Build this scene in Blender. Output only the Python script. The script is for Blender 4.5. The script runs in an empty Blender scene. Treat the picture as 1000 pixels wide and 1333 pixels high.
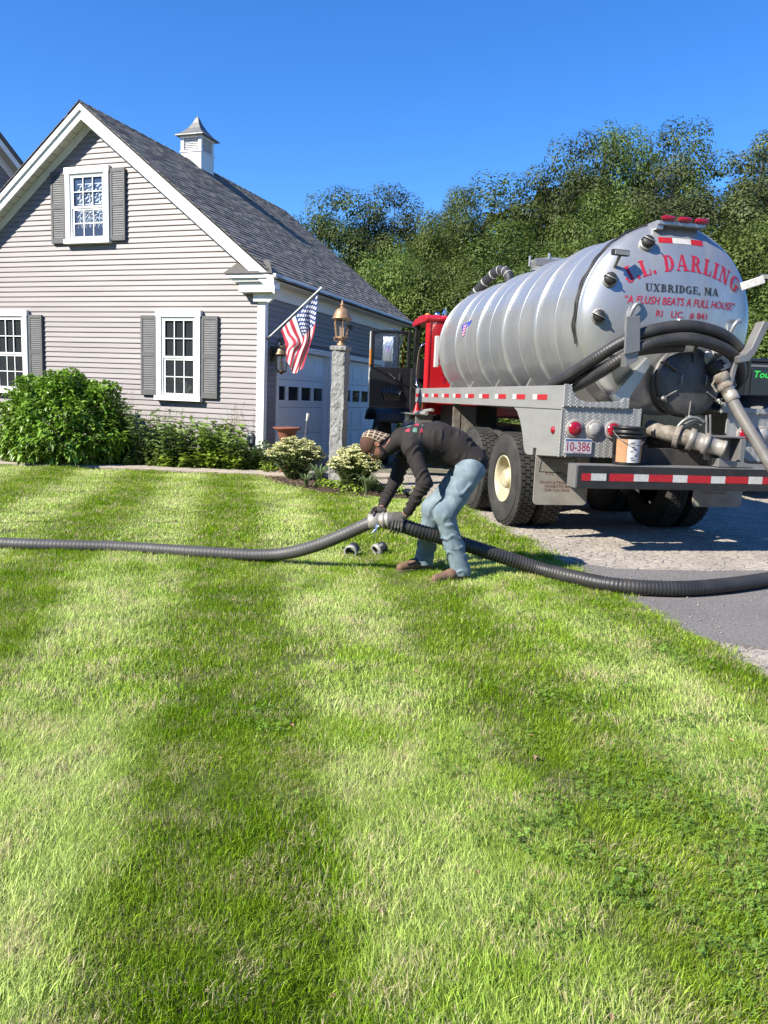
import bpy, bmesh, math, random
import numpy as np
from mathutils import Vector, Matrix, Euler
random.seed(7)
RNG = np.random.default_rng(11)
scene = bpy.context.scene
COL = scene.collection
PI = math.pi
R = math.radians

# ------------------------------------------------------------------ camera, sky, sun, exposure
cam_data = bpy.data.cameras.new("camera")
cam = bpy.data.objects.new("camera", cam_data)
COL.objects.link(cam)
scene.camera = cam
cam_data.sensor_fit = 'HORIZONTAL'
cam_data.sensor_width = 36.0
cam_data.lens = 36.0
cam_data.clip_start = 0.05
cam_data.clip_end = 3000.0
_p, _r = R(8.4), R(2.3)
_f = Vector((0, math.cos(_p), -math.sin(_p)))
_r0 = Vector((1, 0, 0))
_u0 = _r0.cross(_f)
_rt = _r0 * math.cos(_r) + _u0 * math.sin(_r)
_up = _rt.cross(_f)
cam.matrix_world = Matrix(((_rt.x, _up.x, -_f.x, 0), (_rt.y, _up.y, -_f.y, 0), (_rt.z, _up.z, -_f.z, 1.5), (0, 0, 0, 1)))

SUN_ELEV = R(38)
SUN_TO = Vector((-0.82 * math.cos(SUN_ELEV), -0.572 * math.cos(SUN_ELEV), math.sin(SUN_ELEV))).normalized()
world = bpy.data.worlds.new("World")
scene.world = world
world.use_nodes = True
wn = world.node_tree.nodes
sky = wn.new("ShaderNodeTexSky")
sky.sky_type = 'NISHITA'
sky.sun_disc = False
sky.sun_elevation = SUN_ELEV
sky.sun_rotation = math.atan2(SUN_TO.x, SUN_TO.y)
sky.altitude = 0
sky.air_density = 1.0
sky.dust_density = 0.0
sky.ozone_density = 8.0
wn["Background"].inputs[1].default_value = 0.115
sat = wn.new("ShaderNodeHueSaturation")          # the clear, deep blue of a dry day
sat.inputs["Saturation"].default_value = 1.17
sat.inputs["Hue"].default_value = 0.507
world.node_tree.links.new(sky.outputs[0], sat.inputs["Color"])
world.node_tree.links.new(sat.outputs[0], wn["Background"].inputs[0])
sun_data = bpy.data.lights.new("sun", 'SUN')
sun = bpy.data.objects.new("sun", sun_data)
COL.objects.link(sun)
sun_data.energy = 5.0
sun_data.angle = R(0.53)
sun_data.color = (1.0, 0.94, 0.83)
sun.rotation_euler = (-SUN_TO).to_track_quat('-Z', 'Y').to_euler()
scene.view_settings.view_transform = 'Standard'
scene.view_settings.look = 'None'
scene.view_settings.exposure = 1.03
scene.view_settings.gamma = 1.0
scene.view_settings.use_curve_mapping = False
scene.render.engine = 'CYCLES'
scene.cycles.max_bounces = 6
scene.cycles.transparent_max_bounces = 12

# ------------------------------------------------------------------ materials
MATS = {}
def mat(name, col, rough=0.6, metal=0.0, var=0.0, scale=8.0, bump=0.0, bscale=60.0, spec=0.5, col2=None, detail=4.0,
        attr=None, attr_amt=0.0, trans=0.0, coat=0.0, stretch=None, thresh=(0.35, 0.65)):
    """Principled material; the colour wanders to col2 (or darker) with noise in object space."""
    if name in MATS:
        return MATS[name]
    m = bpy.data.materials.new(name)
    m.use_nodes = True
    nt = m.node_tree
    N, L = nt.nodes, nt.links
    b = N["Principled BSDF"]
    b.inputs["Roughness"].default_value = rough
    b.inputs["Metallic"].default_value = metal
    b.inputs["Specular IOR Level"].default_value = spec
    b.inputs["Coat Weight"].default_value = coat
    c = (*col, 1)
    b.inputs["Base Color"].default_value = c
    tc = N.new("ShaderNodeTexCoord")
    src = tc.outputs["Object"]
    if stretch:
        mp = N.new("ShaderNodeMapping")
        mp.inputs["Scale"].default_value = stretch
        L.new(src, mp.inputs[0])
        src = mp.outputs[0]
    out = None
    if var > 0 or col2:
        n = N.new("ShaderNodeTexNoise")
        n.inputs["Scale"].default_value = scale
        n.inputs["Detail"].default_value = detail
        n.inputs["Roughness"].default_value = 0.65
        L.new(src, n.inputs["Vector"])
        rp = N.new("ShaderNodeMapRange")
        rp.inputs[1].default_value, rp.inputs[2].default_value = thresh
        L.new(n.outputs[0], rp.inputs[0])
        mx = N.new("ShaderNodeMix")
        mx.data_type = 'RGBA'
        c2 = (*col2, 1) if col2 else tuple(x * (1 - var) for x in col) + (1,)
        mx.inputs[6].default_value = c
        mx.inputs[7].default_value = c2
        L.new(rp.outputs[0], mx.inputs[0])
        out = mx.outputs[2]
        rr = N.new("ShaderNodeMapRange")
        rr.inputs[3].default_value = max(0.02, rough - 0.08)
        rr.inputs[4].default_value = min(1, rough + 0.1)
        L.new(n.outputs[0], rr.inputs[0])
        L.new(rr.outputs[0], b.inputs["Roughness"])
    if attr:
        a = N.new("ShaderNodeAttribute")
        a.attribute_name = attr
        hs = N.new("ShaderNodeHueSaturation")
        mr = N.new("ShaderNodeMapRange")
        mr.inputs[3].default_value = 1 - attr_amt
        mr.inputs[4].default_value = 1 + attr_amt
        L.new(a.outputs["Fac"], mr.inputs[0])
        L.new(mr.outputs[0], hs.inputs["Value"])
        hs.inputs["Color"].default_value = c
        if out:
            L.new(out, hs.inputs["Color"])
        out = hs.outputs[0]
    if out:
        L.new(out, b.inputs["Base Color"])
    if bump > 0:
        n2 = N.new("ShaderNodeTexNoise")
        n2.inputs["Scale"].default_value = bscale
        n2.inputs["Detail"].default_value = 5
        L.new(src, n2.inputs["Vector"])
        bp = N.new("ShaderNodeBump")
        bp.inputs["Strength"].default_value = min(1, bump)
        bp.inputs["Distance"].default_value = 0.01
        L.new(n2.outputs[0], bp.inputs["Height"])
        L.new(bp.outputs[0], b.inputs["Normal"])
    if trans > 0:
        t = N.new("ShaderNodeBsdfTranslucent")
        ms = N.new("ShaderNodeMixShader")
        ms.inputs[0].default_value = trans
        if out:
            L.new(out, t.inputs[0])
        else:
            t.inputs[0].default_value = c
        L.new(b.outputs[0], ms.inputs[1])
        L.new(t.outputs[0], ms.inputs[2])
        L.new(ms.outputs[0], N["Material Output"].inputs[0])
    MATS[name] = m
    return m

def glass_mat(name, tint=(0.9, 0.95, 1.0), refl=1.0):
    if name in MATS:
        return MATS[name]
    m = bpy.data.materials.new(name)
    m.use_nodes = True
    N, L = m.node_tree.nodes, m.node_tree.links
    N.remove(N["Principled BSDF"])
    t = N.new("ShaderNodeBsdfTransparent")
    t.inputs[0].default_value = (*tint, 1)
    g = N.new("ShaderNodeBsdfGlossy")
    g.inputs["Roughness"].default_value = 0.02
    f = N.new("ShaderNodeLayerWeight")            # Schlick: the same from both sides of the pane
    pw = N.new("ShaderNodeMath")
    pw.operation = 'POWER'
    pw.inputs[1].default_value = 5.0
    L.new(f.outputs["Facing"], pw.inputs[0])
    mu = N.new("ShaderNodeMath")
    mu.operation = 'MULTIPLY_ADD'
    mu.inputs[1].default_value = 0.92 * refl
    mu.inputs[2].default_value = 0.045 * refl
    L.new(pw.outputs[0], mu.inputs[0])
    s = N.new("ShaderNodeMixShader")
    L.new(mu.outputs[0], s.inputs[0])
    L.new(t.outputs[0], s.inputs[1])
    L.new(g.outputs[0], s.inputs[2])
    L.new(s.outputs[0], N["Material Output"].inputs[0])
    MATS[name] = m
    return m

# ------------------------------------------------------------------ mesh helpers
class MB:
    """Collects shapes, then links them as one mesh object."""
    def __init__(self):
        self.v, self.f, self.m, self.sm = [], [], [], []
        self.mats = []
        self.cur = 0
    def use(self, material):
        if material not in self.mats:
            self.mats.append(material)
        self.cur = self.mats.index(material)
        return self
    def add(self, vs, fs, smooth=False):
        o = len(self.v)
        self.v += [tuple(x) for x in vs]
        for f in fs:
            self.f.append([i + o for i in f])
            self.m.append(self.cur)
            self.sm.append(smooth)
        return self
    def box(self, x0, x1, y0, y1, z0, z1):
        vs = [(x, y, z) for x in (x0, x1) for y in (y0, y1) for z in (z0, z1)]
        return self.add(vs, [(0, 1, 3, 2), (4, 6, 7, 5), (0, 4, 5, 1), (2, 3, 7, 6), (0, 2, 6, 4), (1, 5, 7, 3)])
    def obox(self, c, sx, sy, sz, rot=(0, 0, 0)):
        M = Euler(rot).to_matrix()
        c = Vector(c)
        vs = [c + M @ Vector((a * sx / 2, b * sy / 2, d * sz / 2)) for a in (-1, 1) for b in (-1, 1) for d in (-1, 1)]
        return self.add(vs, [(0, 1, 3, 2), (4, 6, 7, 5), (0, 4, 5, 1), (2, 3, 7, 6), (0, 2, 6, 4), (1, 5, 7, 3)])
    def prism(self, poly, d0, d1, axis='y'):
        """poly in the plane across axis: y -> (x,z), x -> (y,z), z -> (x,y)."""
        def P(a, b, d):
            return {'y': (a, d, b), 'x': (d, a, b), 'z': (a, b, d)}[axis]
        n = len(poly)
        vs = [P(a, b, d0) for a, b in poly] + [P(a, b, d1) for a, b in poly]
        fs = [tuple(range(n))[::-1], tuple(range(n, 2 * n))]
        for i in range(n):
            j = (i + 1) % n
            fs.append((i, j, n + j, n + i))
        area = sum(poly[i][0] * poly[(i + 1) % n][1] - poly[(i + 1) % n][0] * poly[i][1] for i in range(n))
        flip = (area > 0) ^ (d1 > d0) ^ (axis == 'y')
        if flip:
            fs = [f[::-1] for f in fs]
        return self.add(vs, fs)
    def tube(self, pts, r, n=10, caps=True, smooth=True, radii=None):
        pts = [Vector(p) for p in pts]
        k = len(pts)
        rr = radii or ([r] * k if not hasattr(r, '__len__') else list(r))
        t0 = (pts[1] - pts[0]).normalized()
        a = Vector((0, 0, 1)) if abs(t0.z) < 0.9 else Vector((1, 0, 0))
        nrm = t0.cross(a).normalized()
        vs = []
        for i, p in enumerate(pts):
            t = (pts[min(i + 1, k - 1)] - pts[max(i - 1, 0)])
            if t.length < 1e-9:
                t = t0.copy()
            t.normalize()
            nrm = (nrm - t * nrm.dot(t)).normalized()
            bn = t.cross(nrm)
            for j in range(n):
                an = 2 * PI * j / n
                vs.append(p + (nrm * math.cos(an) + bn * math.sin(an)) * rr[i])
        fs = []
        for i in range(k - 1):
            for j in range(n):
                j2 = (j + 1) % n
                fs.append((i * n + j, i * n + j2, (i + 1) * n + j2, (i + 1) * n + j))
        self.add(vs, fs, smooth)
        if caps:
            self.add(vs[:n], [tuple(range(n))[::-1]])
            self.add(vs[-n:], [tuple(range(n))])
        return self
    def lathe(self, prof, c=(0, 0, 0), axis=(0, 0, 1), n=24, smooth=True, a0=0.0):
        """prof: list of (radius, height along axis)."""
        ax = Vector(axis).normalized()
        h = Vector((1, 0, 0)) if abs(ax.x) < 0.8 else Vector((0, 1, 0))
        e1 = (h - ax * h.dot(ax)).normalized()
        e2 = ax.cross(e1)
        c = Vector(c)
        vs = []
        for r, z in prof:
            for j in range(n):
                an = a0 + 2 * PI * j / n
                vs.append(c + ax * z + (e1 * math.cos(an) + e2 * math.sin(an)) * r)
        fs = []
        for i in range(len(prof) - 1):
            for j in range(n):
                j2 = (j + 1) % n
                fs.append((i * n + j, i * n + j2, (i + 1) * n + j2, (i + 1) * n + j))
        return self.add(vs, fs, smooth)
    def sphere(self, c, r, n=12, m=8, sc=(1, 1, 1)):
        prof = [(math.sin(PI * i / m) * r, -math.cos(PI * i / m) * r) for i in range(m + 1)]
        o = len(self.v)
        self.lathe(prof, (0, 0, 0), (0, 0, 1), n)
        for i in range(o, len(self.v)):
            x, y, z = self.v[i]
            self.v[i] = (c[0] + x * sc[0], c[1] + y * sc[1], c[2] + z * sc[2])
        return self
    def mesh(self, name):
        me = bpy.data.meshes.new(name)
        me.from_pydata(self.v, [], self.f)
        for m in self.mats:
            me.materials.append(m)
        me.polygons.foreach_set("material_index", self.m)
        me.polygons.foreach_set("use_smooth", self.sm)
        me.validate()
        me.update()
        return me
    def build(self, name, parent=None, bevel=0.0, seg=2, **tags):
        return link(name, self.mesh(name), parent, bevel, seg, **tags)

def link(name, me, parent=None, bevel=0.0, seg=2, **tags):
    o = bpy.data.objects.new(name, me)
    COL.objects.link(o)
    if parent is not None:
        o.parent = parent
    if bevel:
        md = o.modifiers.new("bevel", 'BEVEL')
        md.width = bevel
        md.segments = seg
        md.limit_method = 'ANGLE'
        md.angle_limit = R(40)
    for k, v in tags.items():
        o[k] = v
    return o

def thing(name, label, cat, loc=(0, 0, 0), rz=0.0, group=None):
    o = bpy.data.objects.new(name, None)
    o.empty_display_size = 0.2
    COL.objects.link(o)
    o.location = loc
    o.rotation_euler = (0, 0, rz)
    return tag(o, label, cat, group)

def tag(o, label, cat, group=None):
    o["label"] = label
    o["category"] = cat
    if group:
        o["group"] = group
    return o

def copy_tree(o, parent=None):
    c = o.copy()
    COL.objects.link(c)
    if parent is not None:
        c.parent = parent
        c.matrix_parent_inverse = o.matrix_parent_inverse.copy()
    for ch in list(o.children):
        copy_tree(ch, c)
    return c

def quads_mesh(name, V, F, mats, attr=None, smooth=False, mi=None):
    """numpy verts (n,3) and faces (m,k) to a mesh, with an optional per-point attribute."""
    me = bpy.data.meshes.new(name)
    V = np.asarray(V, np.float32)
    F = np.asarray(F, np.int32)
    k = F.shape[1]
    me.vertices.add(len(V))
    me.vertices.foreach_set("co", V.ravel())
    me.loops.add(F.size)
    me.loops.foreach_set("vertex_index", F.ravel())
    me.polygons.add(len(F))
    me.polygons.foreach_set("loop_start", np.arange(0, F.size, k, dtype=np.int32))
    me.polygons.foreach_set("loop_total", np.full(len(F), k, np.int32))
    for m in (mats if isinstance(mats, (list, tuple)) else [mats]):
        me.materials.append(m)
    if mi is not None:
        me.polygons.foreach_set("material_index", np.asarray(mi, np.int32))
    me.update(calc_edges=True)
    me.polygons.foreach_set("use_smooth", np.full(len(F), bool(smooth)))
    if attr is not None:
        for an, av in attr.items():
            a = me.attributes.new(an, 'FLOAT', 'POINT')
            a.data.foreach_set("value", np.asarray(av, np.float32))
    return me

def spline(pts, n=8):
    """Catmull-Rom through the points, n samples per span."""
    P = [Vector(p) for p in pts]
    P = [P[0] * 2 - P[1]] + P + [P[-1] * 2 - P[-2]]
    out = []
    for i in range(1, len(P) - 2):
        p0, p1, p2, p3 = P[i - 1:i + 3]
        for j in range(n):
            t = j / n
            out.append(0.5 * ((2 * p1) + (p2 - p0) * t + (2 * p0 - 5 * p1 + 4 * p2 - p3) * t * t + (3 * p1 - p0 - 3 * p2 + p3) * t ** 3))
    out.append(P[-2].copy())
    return out

def resample(pts, step):
    d = [0.0]
    for a, b in zip(pts, pts[1:]):
        d.append(d[-1] + (b - a).length)
    n = max(2, int(d[-1] / step) + 1)
    out, k = [], 0
    for i in range(n):
        s = d[-1] * i / (n - 1)
        while k < len(d) - 2 and d[k + 1] < s:
            k += 1
        u = (s - d[k]) / max(1e-9, d[k + 1] - d[k])
        out.append(pts[k].lerp(pts[k + 1], min(1, max(0, u))))
    return out

def text_polys(s, size=1.0, shear=0.0, space=1.0, bold=0.0):
    """Built-in font as flat mesh data: verts (x, y), faces; x starts at 0."""
    cu = bpy.data.curves.new("text", 'FONT')
    cu.body = s
    cu.size = size
    cu.shear = shear
    cu.space_character = space
    cu.offset = bold
    cu.resolution_u = 3
    o = bpy.data.objects.new("text", cu)
    COL.objects.link(o)
    dg = bpy.context.evaluated_depsgraph_get()
    me = bpy.data.meshes.new_from_object(o.evaluated_get(dg))
    vs = [(v.co.x, v.co.y) for v in me.vertices]
    fs = [tuple(p.vertices) for p in me.polygons]
    bpy.data.objects.remove(o)
    bpy.data.curves.remove(cu)
    bpy.data.meshes.remove(me)
    return vs, fs

def text_width(vs):
    return max(v[0] for v in vs) - min(v[0] for v in vs)
# ------------------------------------------------------------------ ground, lawn, driveway, path, bed
def sheet(name, poly, z, material, **tags):
    bm = bmesh.new()
    f = bm.faces.new([bm.verts.new((x, y, z)) for x, y in poly])
    bmesh.ops.triangulate(bm, faces=[f])
    for f in bm.faces:
        if f.normal.z < 0:
            f.normal_flip()
    me = bpy.data.meshes.new(name)
    bm.to_mesh(me)
    bm.free()
    me.materials.append(material)
    return link(name, me, **tags)

def inside(poly, x, y):
    c = np.zeros(len(x), bool)
    n = len(poly)
    for i in range(n):
        x1, y1 = poly[i]
        x2, y2 = poly[(i + 1) % n]
        if y1 == y2:
            continue
        k = ((y1 > y) != (y2 > y)) & (x < (x2 - x1) * (y - y1) / (y2 - y1) + x1)
        c ^= k
    return c

M_earth = mat("earth", (0.07, 0.085, 0.03), 0.9, var=0.5, scale=0.6)
M_soil = mat("lawn_soil", (0.06, 0.085, 0.016), 0.95, col2=(0.10, 0.10, 0.03), scale=7.0, bump=0.6, bscale=120)
M_mulch = mat("mulch_soil", (0.085, 0.055, 0.035), 0.95, col2=(0.035, 0.022, 0.015), scale=14, bump=1.0, bscale=70)
M_path = mat("path_concrete", (0.42, 0.36, 0.29), 0.9, col2=(0.33, 0.285, 0.23), scale=9, bump=0.4, bscale=150)

g = MB().use(M_earth)
g.add([(-1500, -1500, -0.06), (1500, -1500, -0.06), (1500, 1500, -0.06), (-1500, 1500, -0.06)], [(0, 1, 2, 3)])
g.build("ground", kind='structure')

EDGE = [(4.3, -6), (2.86, 1.2), (2.23, 4.21), (1.90, 6.06), (1.68, 7.43), (1.38, 9.06), (1.14, 10.6), (0.75, 11.6)]
LAWN = EDGE + [(0.35, 11.75), (0.0, 11.55), (-0.5, 11.5), (-0.95, 11.8), (-1.5, 12.5), (-2.0, 13.2), (-2.35, 14.0), (-4.5, 14.12), (-7.2, 14.02), (-20, 13.9), (-20, -6)]
sheet("lawn", LAWN, 0.0, M_soil, kind='structure')
BED = [(0.35, 11.75), (0.0, 11.55), (-0.5, 11.5), (-0.95, 11.8), (-1.5, 12.5), (-2.0, 13.2), (-2.35, 14.0), (-4.5, 14.12), (-7.2, 14.02),
       (-20, 13.9), (-20, 20.9), (-2.6, 15.2), (-1.2, 14.3), (-0.3, 13.5), (0.3, 12.6)]
sheet("planting_bed", BED, 0.006, M_mulch, kind='structure')
pth = MB().use(M_path)
PATH = [(-20, 13.95), (-7.2, 14.07), (-4.5, 14.16), (-2.3, 14.08), (-1.3, 14.0), (-0.2, 14.3), (0.2, 14.5), (0.2, 15.1), (-1.0, 14.95), (-2.3, 14.68), (-4.5, 14.75), (-7.2, 14.66), (-20, 14.5)]
pth.prism(PATH, -0.02, 0.05, 'z')
pth.build("garden_path", bevel=0.01, kind='structure')

def asphalt(name, base, dark, light, grit):
    m = bpy.data.materials.new(name)
    m.use_nodes = True
    N, L = m.node_tree.nodes, m.node_tree.links
    b = N["Principled BSDF"]
    b.inputs["Roughness"].default_value = 0.9
    tc = N.new("ShaderNodeTexCoord")
    n1 = N.new("ShaderNodeTexNoise"); n1.inputs["Scale"].default_value = 1.1; n1.inputs["Detail"].default_value = 6
    n2 = N.new("ShaderNodeTexVoronoi"); n2.inputs["Scale"].default_value = grit
    n3 = N.new("ShaderNodeTexNoise"); n3.inputs["Scale"].default_value = 45; n3.inputs["Detail"].default_value = 6
    for n in (n1, n2, n3):
        L.new(tc.outputs["Object"], n.inputs["Vector"])
    r1 = N.new("ShaderNodeMapRange"); r1.inputs[1].default_value = 0.35; r1.inputs[2].default_value = 0.68
    L.new(n1.outputs[0], r1.inputs[0])
    mx = N.new("ShaderNodeMix"); mx.data_type = 'RGBA'
    mx.inputs[6].default_value = (*base, 1); mx.inputs[7].default_value = (*dark, 1)
    L.new(r1.outputs[0], mx.inputs[0])
    r2 = N.new("ShaderNodeMapRange"); r2.inputs[1].default_value = 0.55; r2.inputs[2].default_value = 0.8
    L.new(n2.outputs["Color"], r2.inputs[0])
    mx2 = N.new("ShaderNodeMix"); mx2.data_type = 'RGBA'
    mx2.inputs[7].default_value = (*light, 1)
    L.new(r2.outputs[0], mx2.inputs[0]); L.new(mx.outputs[2], mx2.inputs[6])
    mx3 = N.new("ShaderNodeMix"); mx3.data_type = 'RGBA'; mx3.blend_type = 'MULTIPLY'
    mx3.inputs[0].default_value = 0.55
    r3 = N.new("ShaderNodeMapRange"); r3.inputs[1].default_value = 0.3; r3.inputs[2].default_value = 0.7; r3.inputs[3].default_value = 0.55; r3.inputs[4].default_value = 1.25
    L.new(n3.outputs[0], r3.inputs[0]); L.new(mx2.outputs[2], mx3.inputs[6]); L.new(r3.outputs[0], mx3.inputs[7])
    L.new(mx3.outputs[2], b.inputs["Base Color"])
    bp = N.new("ShaderNodeBump"); bp.inputs["Distance"].default_value = 0.012; bp.inputs["Strength"].default_value = 0.8
    ad = N.new("ShaderNodeMath"); ad.operation = 'ADD'
    L.new(n2.outputs["Distance"], ad.inputs[0]); L.new(n3.outputs[0], ad.inputs[1])
    L.new(ad.outputs[0], bp.inputs["Height"]); L.new(bp.outputs[0], b.inputs["Normal"])
    MATS[name] = m
    return m
M_old_asphalt = asphalt("old_asphalt", (0.30, 0.27, 0.235), (0.23, 0.21, 0.18), (0.38, 0.345, 0.30), 130)
M_crack = mat("crack_dirt", (0.22, 0.195, 0.155), 0.95, col2=(0.10, 0.105, 0.06), scale=3, bump=0.8, bscale=90)
M_patch = asphalt("patch_asphalt", (0.225, 0.205, 0.188), (0.165, 0.152, 0.142), (0.33, 0.30, 0.27), 170)

DRIVE = [(4.3, -6), (2.86, 1.2), (2.23, 4.21), (1.90, 6.06), (1.68, 7.43), (1.38, 9.06), (1.14, 10.6), (0.75, 11.6), (0.3, 12.6), (-0.3, 13.5), (-1.2, 14.3), (-2.5, 15.2),
         (1.2, 26), (14, 30), (16, -6)]
sheet("driveway", DRIVE, -0.022, M_crack, kind='structure')
# the darker repaired strip across the driveway mouth
PATCH = [(2.13, 4.98), (1.93, 6.0), (1.72, 7.2), (1.62, 7.55), (1.95, 7.28), (2.25, 7.10), (2.9, 7.16), (3.8, 7.32), (6, 7.6), (15, 8.6), (15, 4.4), (6, 4.45), (3.6, 4.62), (2.7, 4.78), (2.4, 4.86)]
p = MB().use(M_patch)
p.prism(PATCH, -0.021, 0.0, 'z')
p.build("asphalt_patch", kind='structure')

def crack_cells(poly, holes, step, seed, gap):
    """Old alligator-cracked asphalt: every plate between the cracks is a low slab of its own."""
    rng = np.random.default_rng(seed)
    xs = [q[0] for q in poly]; ys = [q[1] for q in poly]
    pts = {}
    ni, nj = int((max(xs) - min(xs)) / step) + 3, int((max(ys) - min(ys)) / step) + 3
    for i in range(-1, ni):
        for j in range(-1, nj):
            pts[i, j] = (min(xs) + (i + rng.uniform(0.02, 0.98)) * step, min(ys) + (j + rng.uniform(0.02, 0.98)) * step)
    V, F3, at = [], [], []
    keys = list(pts)
    P = np.array([pts[k] for k in keys])
    ok = inside(poly, P[:, 0], P[:, 1])
    for h in holes:
        ok &= ~inside(h, P[:, 0], P[:, 1])
    for k, good in zip(keys, ok):
        if not good:
            continue
        cx, cy = pts[k]
        cell = [(cx - step * 1.5, cy - step * 1.5), (cx + step * 1.5, cy - step * 1.5), (cx + step * 1.5, cy + step * 1.5), (cx - step * 1.5, cy + step * 1.5)]
        for di in (-2, -1, 0, 1, 2):
            for dj in (-2, -1, 0, 1, 2):
                q = pts.get((k[0] + di, k[1] + dj))
                if q is None or (di == 0 and dj == 0):
                    continue
                nx, ny = q[0] - cx, q[1] - cy
                ln = math.hypot(nx, ny)
                nx, ny = nx / ln, ny / ln
                lim = ln / 2 - gap
                out = []
                for a, b in zip(cell, cell[1:] + cell[:1]):
                    da = (a[0] - cx) * nx + (a[1] - cy) * ny - lim
                    db = (b[0] - cx) * nx + (b[1] - cy) * ny - lim
                    if da <= 0:
                        out.append(a)
                    if da * db < 0:
                        t = da / (da - db)
                        out.append((a[0] + (b[0] - a[0]) * t, a[1] + (b[1] - a[1]) * t))
                cell = out
                if len(cell) < 3:
                    break
            if len(cell) < 3:
                break
        if len(cell) < 3:
            continue
        z = rng.uniform(-0.004, 0.002)
        tx, ty = rng.normal(0, 0.008, 2)
        o = len(V)
        n = len(cell)
        for x, y in cell:
            V.append((x, y, z - 0.007))
        for x, y in cell:
            V.append((cx + (x - cx) * 0.95, cy + (y - cy) * 0.95, z + (x - cx) * tx + (y - cy) * ty))
        V.append((cx, cy, z + 0.003))
        for i in range(n):
            j = (i + 1) % n
            F3 += [(o + i, o + j, o + n + j), (o + i, o + n + j, o + n + i), (o + n + i, o + n + j, o + 2 * n)]
        at += [rng.uniform()] * (2 * n + 1)
    return V, F3, at
OLD = [(1.14, 10.6), (1.38, 9.06), (1.68, 7.43), (1.80, 7.0), (9.5, 7.2), (9.5, 15.5), (-0.9, 15.5), (-0.2, 13.5), (0.3, 12.6), (0.75, 11.6)]
PATCH_CORE = [(x if x > 14 else x, y) for x, y in PATCH]
V, F3, at = crack_cells(OLD, [PATCH], 0.08, 5, 0.0024)
V2, F2, at2 = crack_cells([(2.86, 1.2), (2.27, 4.15), (2.16, 4.9), (2.4, 4.8), (2.7, 4.72), (3.6, 4.56), (6, 4.38), (6, 1.2)], [], 0.055, 8, 0.0016)
F2 = [tuple(i + len(V) for i in f) for f in F2]
M_plates = mat("cracked_asphalt", (0.40, 0.35, 0.295), 0.9, col2=(0.30, 0.265, 0.22), scale=2.2, bump=1.0, bscale=140, attr="rnd", attr_amt=0.10, detail=8)
link("cracked_asphalt", quads_mesh("cracked_asphalt", V + V2, F3 + F2, M_plates, {"rnd": at + at2}), kind='stuff')

# loose grit on the strip and along the edge
rng = np.random.default_rng(3)
peb = MB().use(mat("grit", (0.28, 0.26, 0.23), 0.9, var=0.5, scale=30))
for k in range(420):
    if k < 160:
        t = rng.uniform(); a = EDGE[2 + int(t * 4)]; b = EDGE[3 + int(t * 4)]; u = rng.uniform()
        x = a[0] + (b[0] - a[0]) * u + abs(rng.normal(0, 0.12)) + 0.04; y = a[1] + (b[1] - a[1]) * u
    else:
        x = rng.uniform(2.2, 5.5); y = rng.uniform(4.0, 8.5)
    if not inside(DRIVE, np.array([x]), np.array([y]))[0]:
        continue
    s = rng.uniform(0.004, 0.011)
    peb.sphere((x, y, 0.002 + s * 0.3), s, 6, 4, (1, rng.uniform(0.6, 1), 0.7))
peb.build("gravel", kind='stuff')

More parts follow.
